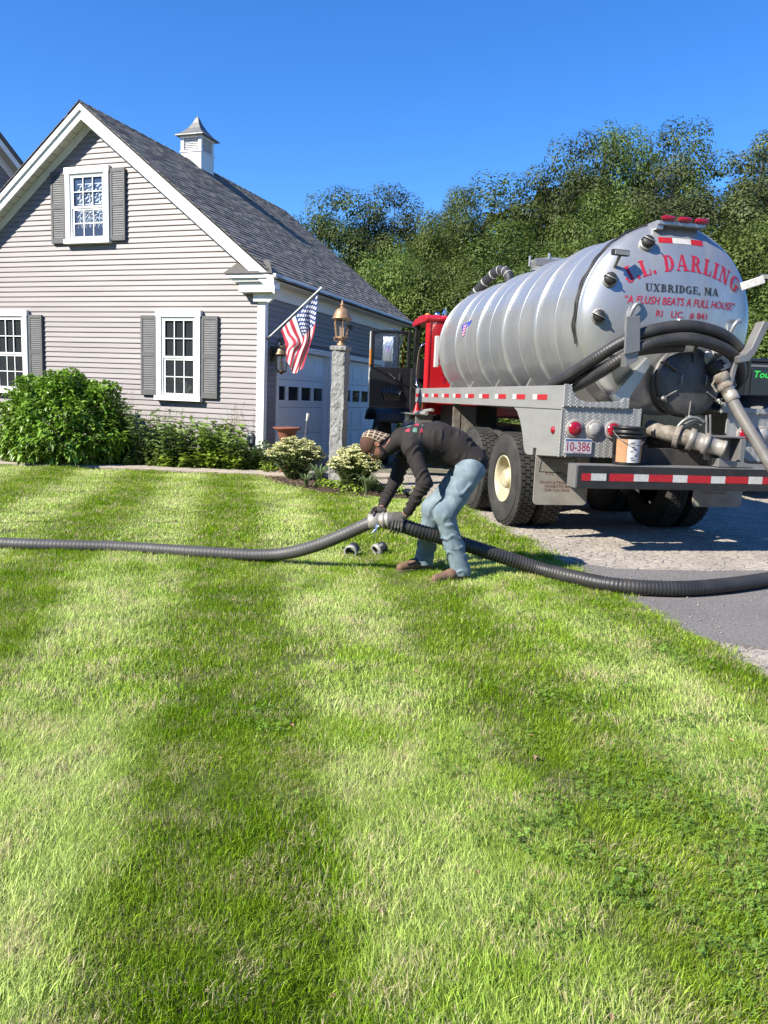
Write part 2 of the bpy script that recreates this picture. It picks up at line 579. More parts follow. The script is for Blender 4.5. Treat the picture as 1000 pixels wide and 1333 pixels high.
# ------------------------------------------------------------------ grass: blade tufts scattered over the lawn
def grass_material():
    m = bpy.data.materials.new("grass_blade")
    m.use_nodes = True
    N, L = m.node_tree.nodes, m.node_tree.links
    b = N["Principled BSDF"]
    b.inputs["Roughness"].default_value = 0.42
    b.inputs["Specular IOR Level"].default_value = 0.35
    at = N.new("ShaderNodeAttribute"); at.attribute_name = "rnd"
    ge = N.new("ShaderNodeNewGeometry")
    n1 = N.new("ShaderNodeTexNoise"); n1.inputs["Scale"].default_value = 1.3; n1.inputs["Detail"].default_value = 3.5
    n2 = N.new("ShaderNodeTexNoise"); n2.inputs["Scale"].default_value = 4.5; n2.inputs["Detail"].default_value = 3
    for n in (n1, n2):
        L.new(ge.outputs["Position"], n.inputs["Vector"])
    # lush / pale mix per place
    r1 = N.new("ShaderNodeMapRange"); r1.inputs[1].default_value = 0.38; r1.inputs[2].default_value = 0.64
    L.new(n1.outputs[0], r1.inputs[0])
    mx = N.new("ShaderNodeMix"); mx.data_type = 'RGBA'
    mx.inputs[6].default_value = (0.295, 0.40, 0.022, 1)
    mx.inputs[7].default_value = (0.53, 0.58, 0.12, 1)
    L.new(r1.outputs[0], mx.inputs[0])
    # each blade a little different
    mr = N.new("ShaderNodeMapRange"); mr.inputs[3].default_value = 0.42; mr.inputs[4].default_value = 1.52
    L.new(at.outputs["Fac"], mr.inputs[0])
    hs = N.new("ShaderNodeHueSaturation")
    L.new(mx.outputs[2], hs.inputs["Color"]); L.new(mr.outputs[0], hs.inputs["Value"])
    # mower bands: sheen and shade of combed blades painted in, over some drier tone
    sx = N.new("ShaderNodeSeparateXYZ"); L.new(ge.outputs["Position"], sx.inputs[0])
    def mth(op, a_, b_):
        q = N.new("ShaderNodeMath"); q.operation = op
        for i_, v_ in enumerate((a_, b_)):
            if isinstance(v_, (int, float)):
                q.inputs[i_].default_value = v_
            else:
                L.new(v_, q.inputs[i_])
        return q.outputs[0]
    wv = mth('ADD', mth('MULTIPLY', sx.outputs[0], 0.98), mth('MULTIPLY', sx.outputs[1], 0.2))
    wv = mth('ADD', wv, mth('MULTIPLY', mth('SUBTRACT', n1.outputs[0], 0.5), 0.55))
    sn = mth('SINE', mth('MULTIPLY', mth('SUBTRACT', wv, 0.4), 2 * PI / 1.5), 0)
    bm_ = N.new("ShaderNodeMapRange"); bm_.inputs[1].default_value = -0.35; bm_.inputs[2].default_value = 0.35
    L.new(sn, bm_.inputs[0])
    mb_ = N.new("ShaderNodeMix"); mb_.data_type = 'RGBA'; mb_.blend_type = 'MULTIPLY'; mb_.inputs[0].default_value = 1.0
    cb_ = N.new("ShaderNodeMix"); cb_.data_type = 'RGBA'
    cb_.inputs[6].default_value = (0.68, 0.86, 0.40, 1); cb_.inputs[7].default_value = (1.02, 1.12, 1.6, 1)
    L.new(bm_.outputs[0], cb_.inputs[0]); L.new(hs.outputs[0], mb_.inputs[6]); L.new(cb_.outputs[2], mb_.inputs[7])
    # dry blades, more of them where the second noise is high
    th = N.new("ShaderNodeMapRange"); th.inputs[1].default_value = 0.42; th.inputs[2].default_value = 0.70
    th.inputs[3].default_value = 0.99; th.inputs[4].default_value = 0.50
    L.new(n2.outputs[0], th.inputs[0])
    gt = N.new("ShaderNodeMath"); gt.operation = 'GREATER_THAN'
    a2 = N.new("ShaderNodeAttribute"); a2.attribute_name = "dry"
    L.new(a2.outputs["Fac"], gt.inputs[0]); L.new(th.outputs[0], gt.inputs[1])
    mx2 = N.new("ShaderNodeMix"); mx2.data_type = 'RGBA'
    mx2.inputs[7].default_value = (0.62, 0.54, 0.30, 1)
    L.new(gt.outputs[0], mx2.inputs[0]); L.new(mb_.outputs[2], mx2.inputs[6])
    L.new(mx2.outputs[2], b.inputs["Base Color"])
    t = N.new("ShaderNodeBsdfTranslucent")
    L.new(mx2.outputs[2], t.inputs[0])
    s = N.new("ShaderNodeMixShader"); s.inputs[0].default_value = 0.42
    L.new(b.outputs[0], s.inputs[1]); L.new(t.outputs[0], s.inputs[2])
    L.new(s.outputs[0], N["Material Output"].inputs[0])
    return m
M_grass = grass_material()

def tuft_mesh(nb, rad, wid, hmin, hmax, lean, seed):
    rng = np.random.default_rng(seed)
    r = rad * np.sqrt(rng.uniform(0, 1, nb)) * rng.uniform(0.7, 1.25, nb)
    th = rng.uniform(0, 2 * PI, nb)
    bx, by = r * np.cos(th), r * np.sin(th)
    h = rng.uniform(hmin, hmax, nb)
    ld = rng.normal(0, 0.75, nb)                    # lean towards +x, scattered
    wild = rng.uniform(size=nb) < 0.22
    ld[wild] = rng.uniform(-PI, PI, wild.sum())
    le = np.clip(rng.normal(lean, 0.28, nb), 0.05, 1.35)
    le2 = le + rng.uniform(0.15, 0.6, nb)
    w = wid * rng.uniform(0.7, 1.3, nb)
    dx, dy = np.cos(ld), np.sin(ld)
    tw = ld + PI / 2 + rng.normal(0, 0.5, nb)
    wx, wy = np.cos(tw) * w / 2, np.sin(tw) * w / 2
    mxx = bx + dx * np.sin(le) * h * 0.55; myy = by + dy * np.sin(le) * h * 0.55; mzz = np.cos(le) * h * 0.55
    tx = mxx + dx * np.sin(le2) * h * 0.45; ty = myy + dy * np.sin(le2) * h * 0.45; tz = mzz + np.cos(le2) * h * 0.45
    tz = np.maximum(tz, 0.004)
    V = np.zeros((nb, 5, 3), np.float32)
    V[:, 0] = np.stack([bx - wx, by - wy, 0 * h - 0.004], 1); V[:, 1] = np.stack([bx + wx, by + wy, 0 * h - 0.004], 1)
    V[:, 2] = np.stack([mxx - wx * .85, myy - wy * .85, mzz], 1); V[:, 3] = np.stack([mxx + wx * .85, myy + wy * .85, mzz], 1)
    V[:, 4] = np.stack([tx, ty, tz], 1)
    base = (np.arange(nb) * 5)[:, None]
    F = np.concatenate([base + [0, 1, 3], base + [0, 3, 2], base + [2, 3, 4]])
    return quads_mesh("grass_tuft", V.reshape(-1, 3), F, M_grass,
                      {"rnd": np.repeat(rng.uniform(size=nb), 5), "dry": np.repeat(rng.uniform(size=nb), 5)}, smooth=True)

def clover_mesh(n, rad, seed):
    rng = np.random.default_rng(seed)
    V, F, at = [], [], []
    for i in range(n):
        r = rad * math.sqrt(rng.uniform()); a = rng.uniform(0, 2 * PI)
        cx, cy, cz = r * math.cos(a), r * math.sin(a), rng.uniform(0.012, 0.04)
        a0 = rng.uniform(0, 2 * PI); s = rng.uniform(0.004, 0.009); q = rng.uniform()
        tx, ty = rng.normal(0, 0.3, 2)
        for k in range(3):
            an = a0 + k * 2 * PI / 3
            o = len(V)
            for (u, v) in ((0, 0), (0.7, 0.55), (1.5, 0.0), (0.7, -0.55)):
                px = s * (u * math.cos(an) - v * math.sin(an)); py = s * (u * math.sin(an) + v * math.cos(an))
                V.append((cx + px, cy + py, cz + px * tx + py * ty))
                at.append(q)
            F.append((o, o + 1, o + 2, o + 3))
        o = len(V)
        V += [(cx, cy, cz), (cx + 0.0015, cy, cz), (cx * 0.97 + .001, cy * 0.97, 0), (cx * 0.97, cy * 0.97, 0)]
        at += [q] * 4
        F.append((o, o + 1, o + 2, o + 3))
    return quads_mesh("clover_tuft", V, F, M_clover, {"rnd": at})
M_clover = mat("clover_leaf", (0.19, 0.32, 0.04), 0.5, var=0.35, scale=3, attr="rnd", attr_amt=0.3, trans=0.3)

tufts = bpy.data.collections.new("grass_tufts")
def proto(me):
    o = bpy.data.objects.new("grass_tuft", me)
    tufts.objects.link(o)
# every tier: four upright, darker-looking variants, then four combed flat by the mower
for s in range(8):
    proto(tuft_mesh(560, 0.13, 0.0021, 0.016, 0.046 if s < 4 else 0.062, 0.40 if s < 4 else 0.80, 100 + s))      # 0-7 near
for s in range(8):
    proto(tuft_mesh(460, 0.175, 0.0032, 0.018, 0.048 if s < 4 else 0.060, 0.38 if s < 4 else 0.82, 120 + s))     # 8-15 middle
for s in range(8):
    proto(tuft_mesh(420, 0.27, 0.0060, 0.022, 0.050, 0.36 if s < 4 else 0.85, 140 + s))      # 16-23 far
for s in range(2):
    proto(clover_mesh(110, 0.13, 160 + s))                                 # 24-25 clover
for s in range(2):
    proto(tuft_mesh(90, 0.06, 0.0034, 0.04, 0.075, 0.5, 180 + s))          # 26-27 longer tufts

from mathutils import noise as mnoise
def scatter():
    rng = np.random.default_rng(21)
    out = []
    def band(y0, y1, sp, k0, kn):
        ys = np.arange(y0, y1, sp)
        for y in ys:
            hw = 0.62 * max(y, 0.6) + 1.1
            xs = np.arange(-hw - (2.5 if y > 5 else 0.5), min(hw, 4.0), sp)
            px = xs + rng.uniform(-.5, .5, len(xs)) * sp
            py = y + rng.uniform(-.5, .5, len(xs)) * sp
            ok = inside(LAWN, px, py)
            for x, yy in zip(px[ok], py[ok]):
                out.append((x, yy, k0 + rng.integers(kn)))
    band(0.6, 3.4, 0.105, 0, 4)
    band(3.4, 7.2, 0.155, 8, 4)
    band(7.2, 14.1, 0.24, 16, 4)
    pts, rot, sc, idx = [], [], [], []
    for x, y, k in out:
        nz = mnoise.noise(Vector((x * 0.9, y * 0.7, 0.3)))
        w = x * 0.98 + y * 0.2 + nz * 0.18
        ph = ((w - 0.4) / 1.5) % 1.0
        away = ph < 0.5                       # mown away from the camera: pale band
        d = math.atan2(0.98, -0.2) + (0 if away else PI) + rng.normal(0, 0.3)
        n3 = mnoise.noise(Vector((x * 2.3, y * 2.3, 5.0)))
        s = max(0.82, 0.96 + 0.38 * n3 + 0.22 * nz + rng.uniform(-.12, .12))
        if away:
            k += 4
        pts.append((x, y, max(-0.003, 0.012 * nz + 0.008 * n3))); rot.append((rng.normal(0, 0.05), rng.normal(0.05, 0.04), d)); sc.append(s); idx.append(int(k))
        cl = math.exp(-(((x - 1.35) / 0.55) ** 2 + ((y - 3.0) / 0.9) ** 2)) + 0.5 * math.exp(-(((x - 1.5) / 0.35) ** 2 + ((y - 5.2) / 1.5) ** 2))
        if y < 7 and rng.uniform() < cl * 0.55 + 0.012:
            pts.append((x + rng.normal(0, .05), y + rng.normal(0, .05), 0.0)); rot.append((0, 0, rng.uniform(0, 6.28))); sc.append(rng.uniform(0.8, 1.2)); idx.append(24 + int(rng.integers(2)))
        if rng.uniform() < (0.03 if y < 7 else 0.02):
            pts.append((x, y, 0.0)); rot.append((0, 0, rng.uniform(0, 6.28))); sc.append(rng.uniform(0.6, 1.0) * (1 if y < 7 else 1.3)); idx.append(26 + int(rng.integers(2)))
    # ragged fringe where the lawn meets the asphalt
    for a, b in zip(EDGE[1:], EDGE[2:]):
        ln = math.hypot(b[0] - a[0], b[1] - a[1])
        for i in range(int(ln / 0.05)):
            t = rng.uniform()
            x, y = a[0] + (b[0] - a[0]) * t + rng.normal(0.0, 0.035), a[1] + (b[1] - a[1]) * t
            pts.append((x, y, -0.01)); rot.append((0, 0.1, rng.normal(0, 0.8))); sc.append(rng.uniform(0.5, 0.95)); idx.append(26 + int(rng.integers(2)))
    return pts, rot, sc, idx
pts, rot, sc, idx = scatter()
me = bpy.data.meshes.new("grass")
me.vertices.add(len(pts))
me.vertices.foreach_set("co", np.array(pts, np.float32).ravel())
a = me.attributes.new("rot", 'FLOAT_VECTOR', 'POINT'); a.data.foreach_set("vector", np.array(rot, np.float32).ravel())
a = me.attributes.new("sc", 'FLOAT', 'POINT'); a.data.foreach_set("value", np.array(sc, np.float32))
a = me.attributes.new("idx", 'INT', 'POINT'); a.data.foreach_set("value", np.array(idx, np.int32))
grass = link("grass", me, kind='stuff')
ng = bpy.data.node_groups.new("grass_scatter", 'GeometryNodeTree')
ng.interface.new_socket("Geometry", in_out='INPUT', socket_type='NodeSocketGeometry')
ng.interface.new_socket("Geometry", in_out='OUTPUT', socket_type='NodeSocketGeometry')
gi, go = ng.nodes.new("NodeGroupInput"), ng.nodes.new("NodeGroupOutput")
ip = ng.nodes.new("GeometryNodeInstanceOnPoints")
ci = ng.nodes.new("GeometryNodeCollectionInfo")
ci.inputs["Collection"].default_value = tufts
ci.inputs["Separate Children"].default_value = True
ci.inputs["Reset Children"].default_value = True
def named(n, t):
    q = ng.nodes.new("GeometryNodeInputNamedAttribute")
    q.data_type = t
    q.inputs["Name"].default_value = n
    return next(o for o in q.outputs if o.enabled and o.name == "Attribute")
er = ng.nodes.new("FunctionNodeEulerToRotation")
ng.links.new(named("rot", 'FLOAT_VECTOR'), er.inputs[0])
ng.links.new(gi.outputs[0], ip.inputs["Points"])
ng.links.new(ci.outputs[0], ip.inputs["Instance"])
ip.inputs["Pick Instance"].default_value = True
ng.links.new(named("idx", 'INT'), ip.inputs["Instance Index"])
ng.links.new(er.outputs[0], ip.inputs["Rotation"])
ng.links.new(named("sc", 'FLOAT'), ip.inputs["Scale"])
ng.links.new(ip.outputs[0], go.inputs[0])
md = grass.modifiers.new("scatter", 'NODES')
md.node_group = ng

# a few dry leaves and clippings lying on the lawn
rng = np.random.default_rng(61)
P_ = np.stack([rng.uniform(-2.2, 2.0, 60), rng.uniform(1.6, 7.5, 60), rng.uniform(0.02, 0.035, 60)], 1)
P_ = P_[inside(LAWN, P_[:, 0], P_[:, 1])]
V, F = [], []
for p in P_:
    a, s_ = rng.uniform(0, 6.28), rng.uniform(0.010, 0.022)
    o = len(V)
    for (u, v, w) in ((-1, 0, 0), (0, .5, .3), (1.1, 0, .1), (0, -.5, .3)):
        V.append((p[0] + s_ * (u * math.cos(a) - v * math.sin(a)), p[1] + s_ * (u * math.sin(a) + v * math.cos(a)), p[2] + w * s_))
    F.append((o, o + 1, o + 2, o + 3))
link("dry_leaves", quads_mesh("dry_leaves", V, F, mat("dry_leaf", (0.36, 0.22, 0.12), 0.8, var=0.4, scale=30)), kind='stuff')
# ------------------------------------------------------------------ the house (local: x = along the gable, corner at 0, y = along the garage side, z up)
M_vinyl = mat("vinyl_siding", (0.262, 0.236, 0.232), 0.5, var=0.10, scale=1.5, bump=0.15, bscale=40, stretch=(0.4, 0.4, 8), attr=None)
# every board a touch different
_nt = M_vinyl.node_tree
_b = _nt.nodes["Principled BSDF"]
_src = _b.inputs["Base Color"].links[0].from_socket
_oi = _nt.nodes.new("ShaderNodeObjectInfo"); _hs = _nt.nodes.new("ShaderNodeHueSaturation"); _mr = _nt.nodes.new("ShaderNodeMapRange")
_mr.inputs[3].default_value = 0.93; _mr.inputs[4].default_value = 1.06
_nt.links.new(_oi.outputs["Random"], _mr.inputs[0]); _nt.links.new(_mr.outputs[0], _hs.inputs["Value"])
_nt.links.new(_src, _hs.inputs["Color"]); _nt.links.new(_hs.outputs[0], _b.inputs["Base Color"])
M_wallcore = mat("wall_sheathing", (0.16, 0.145, 0.145), 0.9)
M_white = mat("white_trim_paint", (0.80, 0.80, 0.78), 0.5, var=0.06, scale=3)
M_soffit = mat("soffit_vinyl", (0.60, 0.58, 0.50), 0.6, var=0.05, scale=3)
M_shutter = mat("grey_shutter", (0.11, 0.11, 0.112), 0.6, var=0.12, scale=6, bump=0.2, bscale=80)
M_dark = mat("dark_interior", (0.006, 0.007, 0.008), 0.8)
M_glass = glass_mat("window_glass")
M_door = mat("garage_door_paint", (0.78, 0.78, 0.76), 0.5, var=0.05, scale=2)
M_concrete = mat("foundation_concrete", (0.42, 0.40, 0.37), 0.9, var=0.25, scale=6, bump=0.5, bscale=90)
M_shingle = mat("asphalt_shingle", (0.20, 0.188, 0.172), 0.92, var=0.3, scale=25, bump=0.8, bscale=220, attr="rnd", attr_amt=0.32)
M_roofdeck = mat("roof_underlay", (0.045, 0.045, 0.047), 0.95)

house = thing("house", "lavender grey clapboard house with two white garage doors and a grey shingle roof", "house", (-2.453, 15.177, 0), -R(19.02))
WG, LG = 8.0, 8.35                      # gable width, garage-side length
APX, APZ, SL = -4.0, 7.05, 0.78
def roof_z(x):
    return APZ - SL * abs(x - APX)

wall = MB().use(M_wallcore)
wall.prism([(-WG, 0.15), (0, 0.15), (0, 3.72), (-4.0, 6.86), (-WG, 3.72)], 0.02, 0.2, 'y')
gable_wall = wall.build("gable_wall", house)
wall = MB().use(M_wallcore)
DOORS = [(0.62, 3.22), (4.30, 6.90)]
DZ = 2.42
ys = [0.2, 0.62, 3.22, 4.30, 6.90, LG]
for i in (0, 2, 4):
    wall.box(-0.2, -0.02, ys[i], ys[i + 1], 0.0, 3.72)
for a, b in DOORS:
    wall.box(-0.2, -0.02, a, b, DZ, 3.72)
garage_wall = wall.build("garage_wall", house)
w = MB().use(M_wallcore)
w.prism([(-WG, 0.0), (0, 0.0), (0, 3.72), (-4.0, 6.86), (-WG, 3.72)], LG - 0.2, LG, 'y')
w.box(-WG, -WG + 0.2, 0.2, LG - 0.2, 0, 3.72)
w.build("back_wall", house)
for bx in ((-WG + 0.02, -0.03, 0.03, 0.19, -0.02, 0.15), (-0.19, -0.03, 0.2, 0.6, -0.02, 0.10), (-0.19, -0.03, 3.24, 4.28, -0.02, 0.10), (-0.19, -0.03, 6.92, LG, -0.02, 0.10)):
    f = MB().use(M_concrete)
    f.box(*bx)
    f.build("foundation", house)

# clapboards, one object per course; a board is a wedge with a proud lower edge
def clap(name, parent, p0, p1, z0, h, out, cut0=0.0, cut1=0.0):
    """p0, p1: (x,y) ends on the wall face; out: outward unit; cut: how far each end is shortened at the top (raked)."""
    (x0, y0), (x1, y1) = p0, p1
    ln = math.hypot(x1 - x0, y1 - y0)
    ux, uy = (x1 - x0) / ln, (y1 - y0) / ln
    ox, oy = out
    jit = random.uniform(-0.0015, 0.0015)
    prof = [(0.0, h + 0.012), (0.004, h + 0.012), (0.0265 + jit, 0.012), (0.0275 + jit, 0.0), (0.0, 0.0)]
    vs = []
    for end in (0, 1):
        for d, z in prof:
            s = (cut0 * z / h) if end == 0 else ln - cut1 * z / h
            vs.append((x0 + ux * s + ox * d, y0 + uy * s + oy * d, z0 + z))
    n = len(prof)
    fs = [tuple(range(n)), tuple(range(2 * n - 1, n - 1, -1))]
    for i in range(n):
        j = (i + 1) % n
        fs.append((i, n + i, n + j, j))
    m = MB().use(M_vinyl)
    m.add(vs, fs)
    me = m.mesh(name)
    bm = bmesh.new(); bm.from_mesh(me); bmesh.ops.recalc_face_normals(bm, faces=bm.faces); bm.to_mesh(me); bm.free()
    return link(name, me, parent)
EX = 0.1045
z = 0.34
while z < 6.70:
    xl, xr = -WG, -0.135
    lim = (6.86 - (z + EX)) / SL
    c0 = c1 = 0.0
    hb = EX
    if lim <= 0.06:
        break
    if APX - lim > xl:
        xl = APX - (6.86 - z) / SL; c0 = EX / SL
    if APX + lim < xr:
        xr = APX + (6.86 - z) / SL; c1 = EX / SL
    clap("clapboard", gable_wall, (xl, 0.02), (xr, 0.02), z, EX, (0, -1), c0, c1)
    z += EX
z = 0.20
while z < 3.34:
    h = EX
    segs = [(0.10, LG)] if z + 0.02 > DZ + 0.10 else [(0.10, 0.53), (3.31, 4.21), (6.99, LG)]
    for a, b in segs:
        clap("clapboard", garage_wall, (-0.02, a), (-0.02, b), z, h, (1, 0))
    z += EX

# corner board, base trim, frieze, cornice return
t = MB().use(M_white)
t.box(-0.135, 0.03, -0.03, 0.0, 0.36, 3.38)
t.box(0.0, 0.03, 0.0, 0.10, 0.36, 3.38)
t.build("corner_board", house, bevel=0.004)
t = MB().use(M_white)
t.box(-0.16, 0.05, -0.05, 0.12, 0.16, 0.355)
t.build("corner_base", house, bevel=0.005)
t = MB().use(M_white)
t.box(-0.02, 0.024, 0.101, LG, 3.345, 3.60)
t.box(0.024, 0.05, 0.101, LG, 3.56, 3.60)
t.build("frieze_board", house, bevel=0.004)
t = MB().use(M_soffit)
t.box(-0.02, 0.34, -0.26, LG + 0.26, 3.60, 3.625)
t.build("soffit", house)
t = MB().use(M_white)
t.box(0.34, 0.362, -0.27, LG + 0.27, 3.585, 3.70)
t.box(0.362, 0.40, -0.30, LG + 0.29, 3.63, 3.715)
t.build("fascia", house, bevel=0.004)
t = MB().use(M_white)
t.box(-0.45, 0.338, -0.22, -0.03, 3.40, 3.58)
t.box(-0.64, 0.40, -0.33, -0.02, 3.645, 3.72)
t.box(-0.56, 0.36, -0.28, -0.02, 3.584, 3.643)
t.box(-0.20, 0.10, -0.10, -0.02, 3.24, 3.396)
t.prism([(0.102, 3.24), (0.102, 3.396), (0.30, 3.396), (0.30, 3.36), (0.13, 3.22)], -0.098, -0.021, 'y')
ret = t.build("cornice_return", house, bevel=0.006)
t = MB().use(M_shingle)
t.add([(-0.72, -0.36, 3.722), (0.34, -0.36, 3.722), (0.10, -0.03, 4.02), (-0.52, -0.03, 4.02)], [(0, 1, 2, 3)])
t.add([(-0.72, -0.36, 3.722), (-0.52, -0.03, 4.02), (-0.72, -0.03, 3.722)], [(0, 1, 2)])
t.build("return_roof", ret)

# rake boards, rake soffits
for side in (-1, 1):
    def X(d):
        return APX + side * d
    def strip(name, d_top0, z_off0, z_off1, y0, y1, m, end=None):
        """a sloping board under the roof line, between two offsets below it"""
        e = 4.36 if end is None else end
        zt = APZ
        poly = [(X(0), zt - z_off0), (X(e), zt - SL * e - z_off0), (X(e), zt - SL * e - z_off1), (X(0), zt - z_off1)]
        b = MB().use(m)
        b.prism(poly, y0, y1, 'y')
        return b.build(name, house)
    strip("rake_board", 0, 0.05, 0.30, -0.30, -0.275, M_white)
    strip("rake_moulding", 0, 0.02, 0.13, -0.335, -0.302, M_white)
    strip("rake_soffit", 0, 0.205, 0.225, -0.274, -0.03, M_soffit)
    strip("rake_frieze", 0, 0.23, 0.40, -0.029, 0.0, M_white, 4.1)
    # soffit board joints
    sb = MB().use(M_dark)
    for k in range(2, 26):
        d = k * 0.165
        sb.obox((X(d), -0.15, APZ - SL * d - 0.2275), 0.006, 0.23, 0.004, (0, side * math.atan(SL), 0))
    sb.build("soffit_groove", house)

# roof deck and shingles
rf = MB().use(M_roofdeck)
for side in (-1, 1):
    e = 4.40
    poly = [(APX, APZ - 0.02), (APX + side * e, APZ - SL * e - 0.02), (APX + side * e, APZ - SL * e + 0.0), (APX, APZ + 0.02)]
    rf.prism(poly, -0.33, LG + 0.30, 'y')
roof = rf.build("roof", house)
rng = np.random.default_rng(4)
V, F, at = [], [], []
ang = math.atan(SL)
ca, sa = math.cos(ang), math.sin(ang)
SLEN = 4.42 / ca
for side in (-1, 1):
    d = 0.0
    row = 0
    while d < SLEN - 0.02:
        y = -0.345 - rng.uniform(0, 0.3)
        while y < LG + 0.31:
            wd = rng.uniform(0.14, 0.34)
            y0, y1 = max(y, -0.345), min(y + wd - 0.004, LG + 0.315)
            y += wd
            if y1 - y0 < 0.02:
                continue
            th = 0.014 + rng.uniform(0, 0.010)
            dl = SLEN - d + rng.uniform(-0.004, 0.004)          # lower edge
            du = max(0, dl - 0.165)
            q = rng.uniform()
            o = len(V)
            for (s, h) in ((dl, th), (du, 0.006), (dl, 0.0), (du, 0.0)):
                x = APX + side * (s * ca + (h + 0.021) * sa)
                zz = APZ - s * sa + (h + 0.021) * ca
                V += [(x, y0, zz), (x, y1, zz)]
                at += [q, q]
            F += [(o, o + 1, o + 3, o + 2), (o, o + 4, o + 5, o + 1), (o, o + 2, o + 6, o + 4), (o + 1, o + 5, o + 7, o + 3)]
        d += 0.142
        row += 1
for k in range(32):       # ridge caps
    y0 = -0.34 + k * 0.283
    for side in (-1, 1):
        o = len(V); q = rng.uniform()
        V += [(APX, y0, APZ + 0.05), (APX, y0 + 0.275, APZ + 0.04), (APX + side * 0.15, y0 + 0.275, APZ + 0.04 - 0.15 * SL), (APX + side * 0.15, y0, APZ + 0.055 - 0.15 * SL)]
        at += [q] * 4
        F.append((o, o + 1, o + 2, o + 3))
link("shingles", quads_mesh("shingles", V, F, M_shingle, {"rnd": at}), roof, kind='stuff')

# cupola on the ridge
cup = MB().use(M_white)
CX, CY = APX, 3.85
cup.box(CX - 0.29, CX + 0.29, CY - 0.29, CY + 0.29, 6.70, 7.30)
cupola = cup.build("cupola", house, bevel=0.006)
c = MB().use(M_white)
for a in (-1, 1):
    for b in (-1, 1):
        c.box(CX + a * 0.25 - 0.04, CX + a * 0.25 + 0.04, CY + b * 0.25 - 0.04, CY + b * 0.25 + 0.04, 7.30, 7.64)
c.box(CX - 0.31, CX + 0.31, CY - 0.31, CY + 0.31, 7.28, 7.31)
c.box(CX - 0.31, CX + 0.31, CY - 0.31, CY + 0.31, 7.62, 7.66)
c.box(CX - 0.22, CX + 0.22, CY - 0.22, CY + 0.22, 7.31, 7.62)
c.build("louver_frame", cupola, bevel=0.004)
for (ax, sg) in (('x', -1), ('x', 1), ('y', -1), ('y', 1)):
    for k in range(7):
        zz = 7.335 + k * 0.042
        l = MB().use(M_white)
        if ax == 'y':
            l.obox((CX, CY + sg * 0.245, zz), 0.42, 0.045, 0.010, (sg * -0.7, 0, 0))
        else:
            l.obox((CX + sg * 0.245, CY, zz), 0.045, 0.42, 0.010, (0, sg * 0.7, 0))
        l.build("louver", cupola)
M_cupolaroof = mat("cupola_metal_roof", (0.20, 0.20, 0.19), 0.55, metal=0.4, var=0.3, scale=9)
c = MB().use(M_cupolaroof)
prof = [(0.56, 7.655), (0.55, 7.68), (0.40, 7.75), (0.25, 7.87), (0.12, 8.02), (0.05, 8.14), (0.0, 8.2)]
c.lathe([(r, zz) for r, zz in prof], (CX, CY, 0), (0, 0, 1), 4, smooth=False, a0=PI / 4)
c.add([(CX - 0.39, CY - 0.39, 7.66), (CX + 0.39, CY - 0.39, 7.66), (CX + 0.39, CY + 0.39, 7.66), (CX - 0.39, CY + 0.39, 7.66)], [(0, 3, 2, 1)])
c.build("cupola_roof", cupola)

# windows on the gable
def window(xl, xr, z0, z1, curtain=False):
    """xl..xr, z0..z1: outside of the casing; y outward is negative"""
    cw = 0.115
    fr = MB().use(M_white)
    fr.box(xl, xl + cw, -0.085, -0.005, z0 + 0.09, z1 - 0.13)
    fr.box(xr - cw, xr, -0.085, -0.005, z0 + 0.09, z1 - 0.13)
    fr.box(xl - 0.015, xr + 0.015, -0.092, -0.005, z1 - 0.13, z1)
    fr.box(xl - 0.03, xr + 0.03, -0.125, -0.005, z0, z0 + 0.09)
    win = fr.build("window", house, bevel=0.004)
    a, b = xl + cw, xr - cw
    jamb = MB().use(M_white)
    jamb.box(a, a + 0.035, -0.06, -0.004, z0 + 0.09, z1 - 0.13)
    jamb.box(b - 0.02, b, -0.06, -0.004, z0 + 0.09, z1 - 0.13)
    jamb.box(a + 0.035, b - 0.02, -0.06, -0.004, z1 - 0.165, z1 - 0.13)
    jamb.build("jamb", win)
    a += 0.035; b -= 0.02
    zb, zt = z0 + 0.09, z1 - 0.165
    zm = (zb + zt) / 2 + 0.01
    bk = MB().use(M_dark)
    bk.box(a, b, -0.0168, -0.0155, zb, zt)
    bk.build("interior", win)
    for (s0, s1, yf) in ((zb, zm + 0.02, -0.030), (zm - 0.02, zt, -0.050)):
        if s0 == zb:
            yf_, s0_, s1_ = -0.036, s0, s1 - 0.0405
        else:
            yf_, s0_, s1_ = -0.052, s0, s1
        sw = 0.042
        s = MB().use(M_white)
        y0, y1 = yf_, yf_ + 0.022
        s.box(a, a + sw, y0, y1, s0_, s1_); s.box(b - sw, b, y0, y1, s0_, s1_)
        s.box(a + sw, b - sw, y0, y1, s0_, s0_ + (0.06 if s0 == zb else 0.042)); s.box(a + sw, b - sw, y0, y1, s1_ - 0.038, s1_)
        ia, ib, iz0, iz1 = a + sw, b - sw, s0_ + (0.06 if s0 == zb else 0.042), s1_ - 0.038
        mw = 0.018
        xs = [ia + (ib - ia) * k / 3 for k in range(4)]
        zs = [iz0, (iz0 + iz1) / 2, iz1]
        for k in (1, 2):
            s.box(xs[k] - mw / 2, xs[k] + mw / 2, y0 + 0.002, y1 - 0.003, iz0, iz1)
        for k in range(3):
            s.box(xs[k] + (mw / 2 if k else 0), xs[k + 1] - (mw / 2 if k < 2 else 0), y0 + 0.003, y1 - 0.004, zs[1] - mw / 2, zs[1] + mw / 2)
        s.build("sash", win)
        for k in range(3):
            for j in range(2):
                p = MB().use(M_glass)
                tl = random.uniform(-.002, .002)
                ya = y0 + 0.012
                p.add([(xs[k], ya, zs[j]), (xs[k + 1], ya + tl * .5, zs[j]), (xs[k + 1], ya + tl, zs[j + 1]), (xs[k], ya, zs[j + 1])], [(0, 1, 2, 3)])
                p.build("pane", win)
    return win, (a, b, zb, zt)

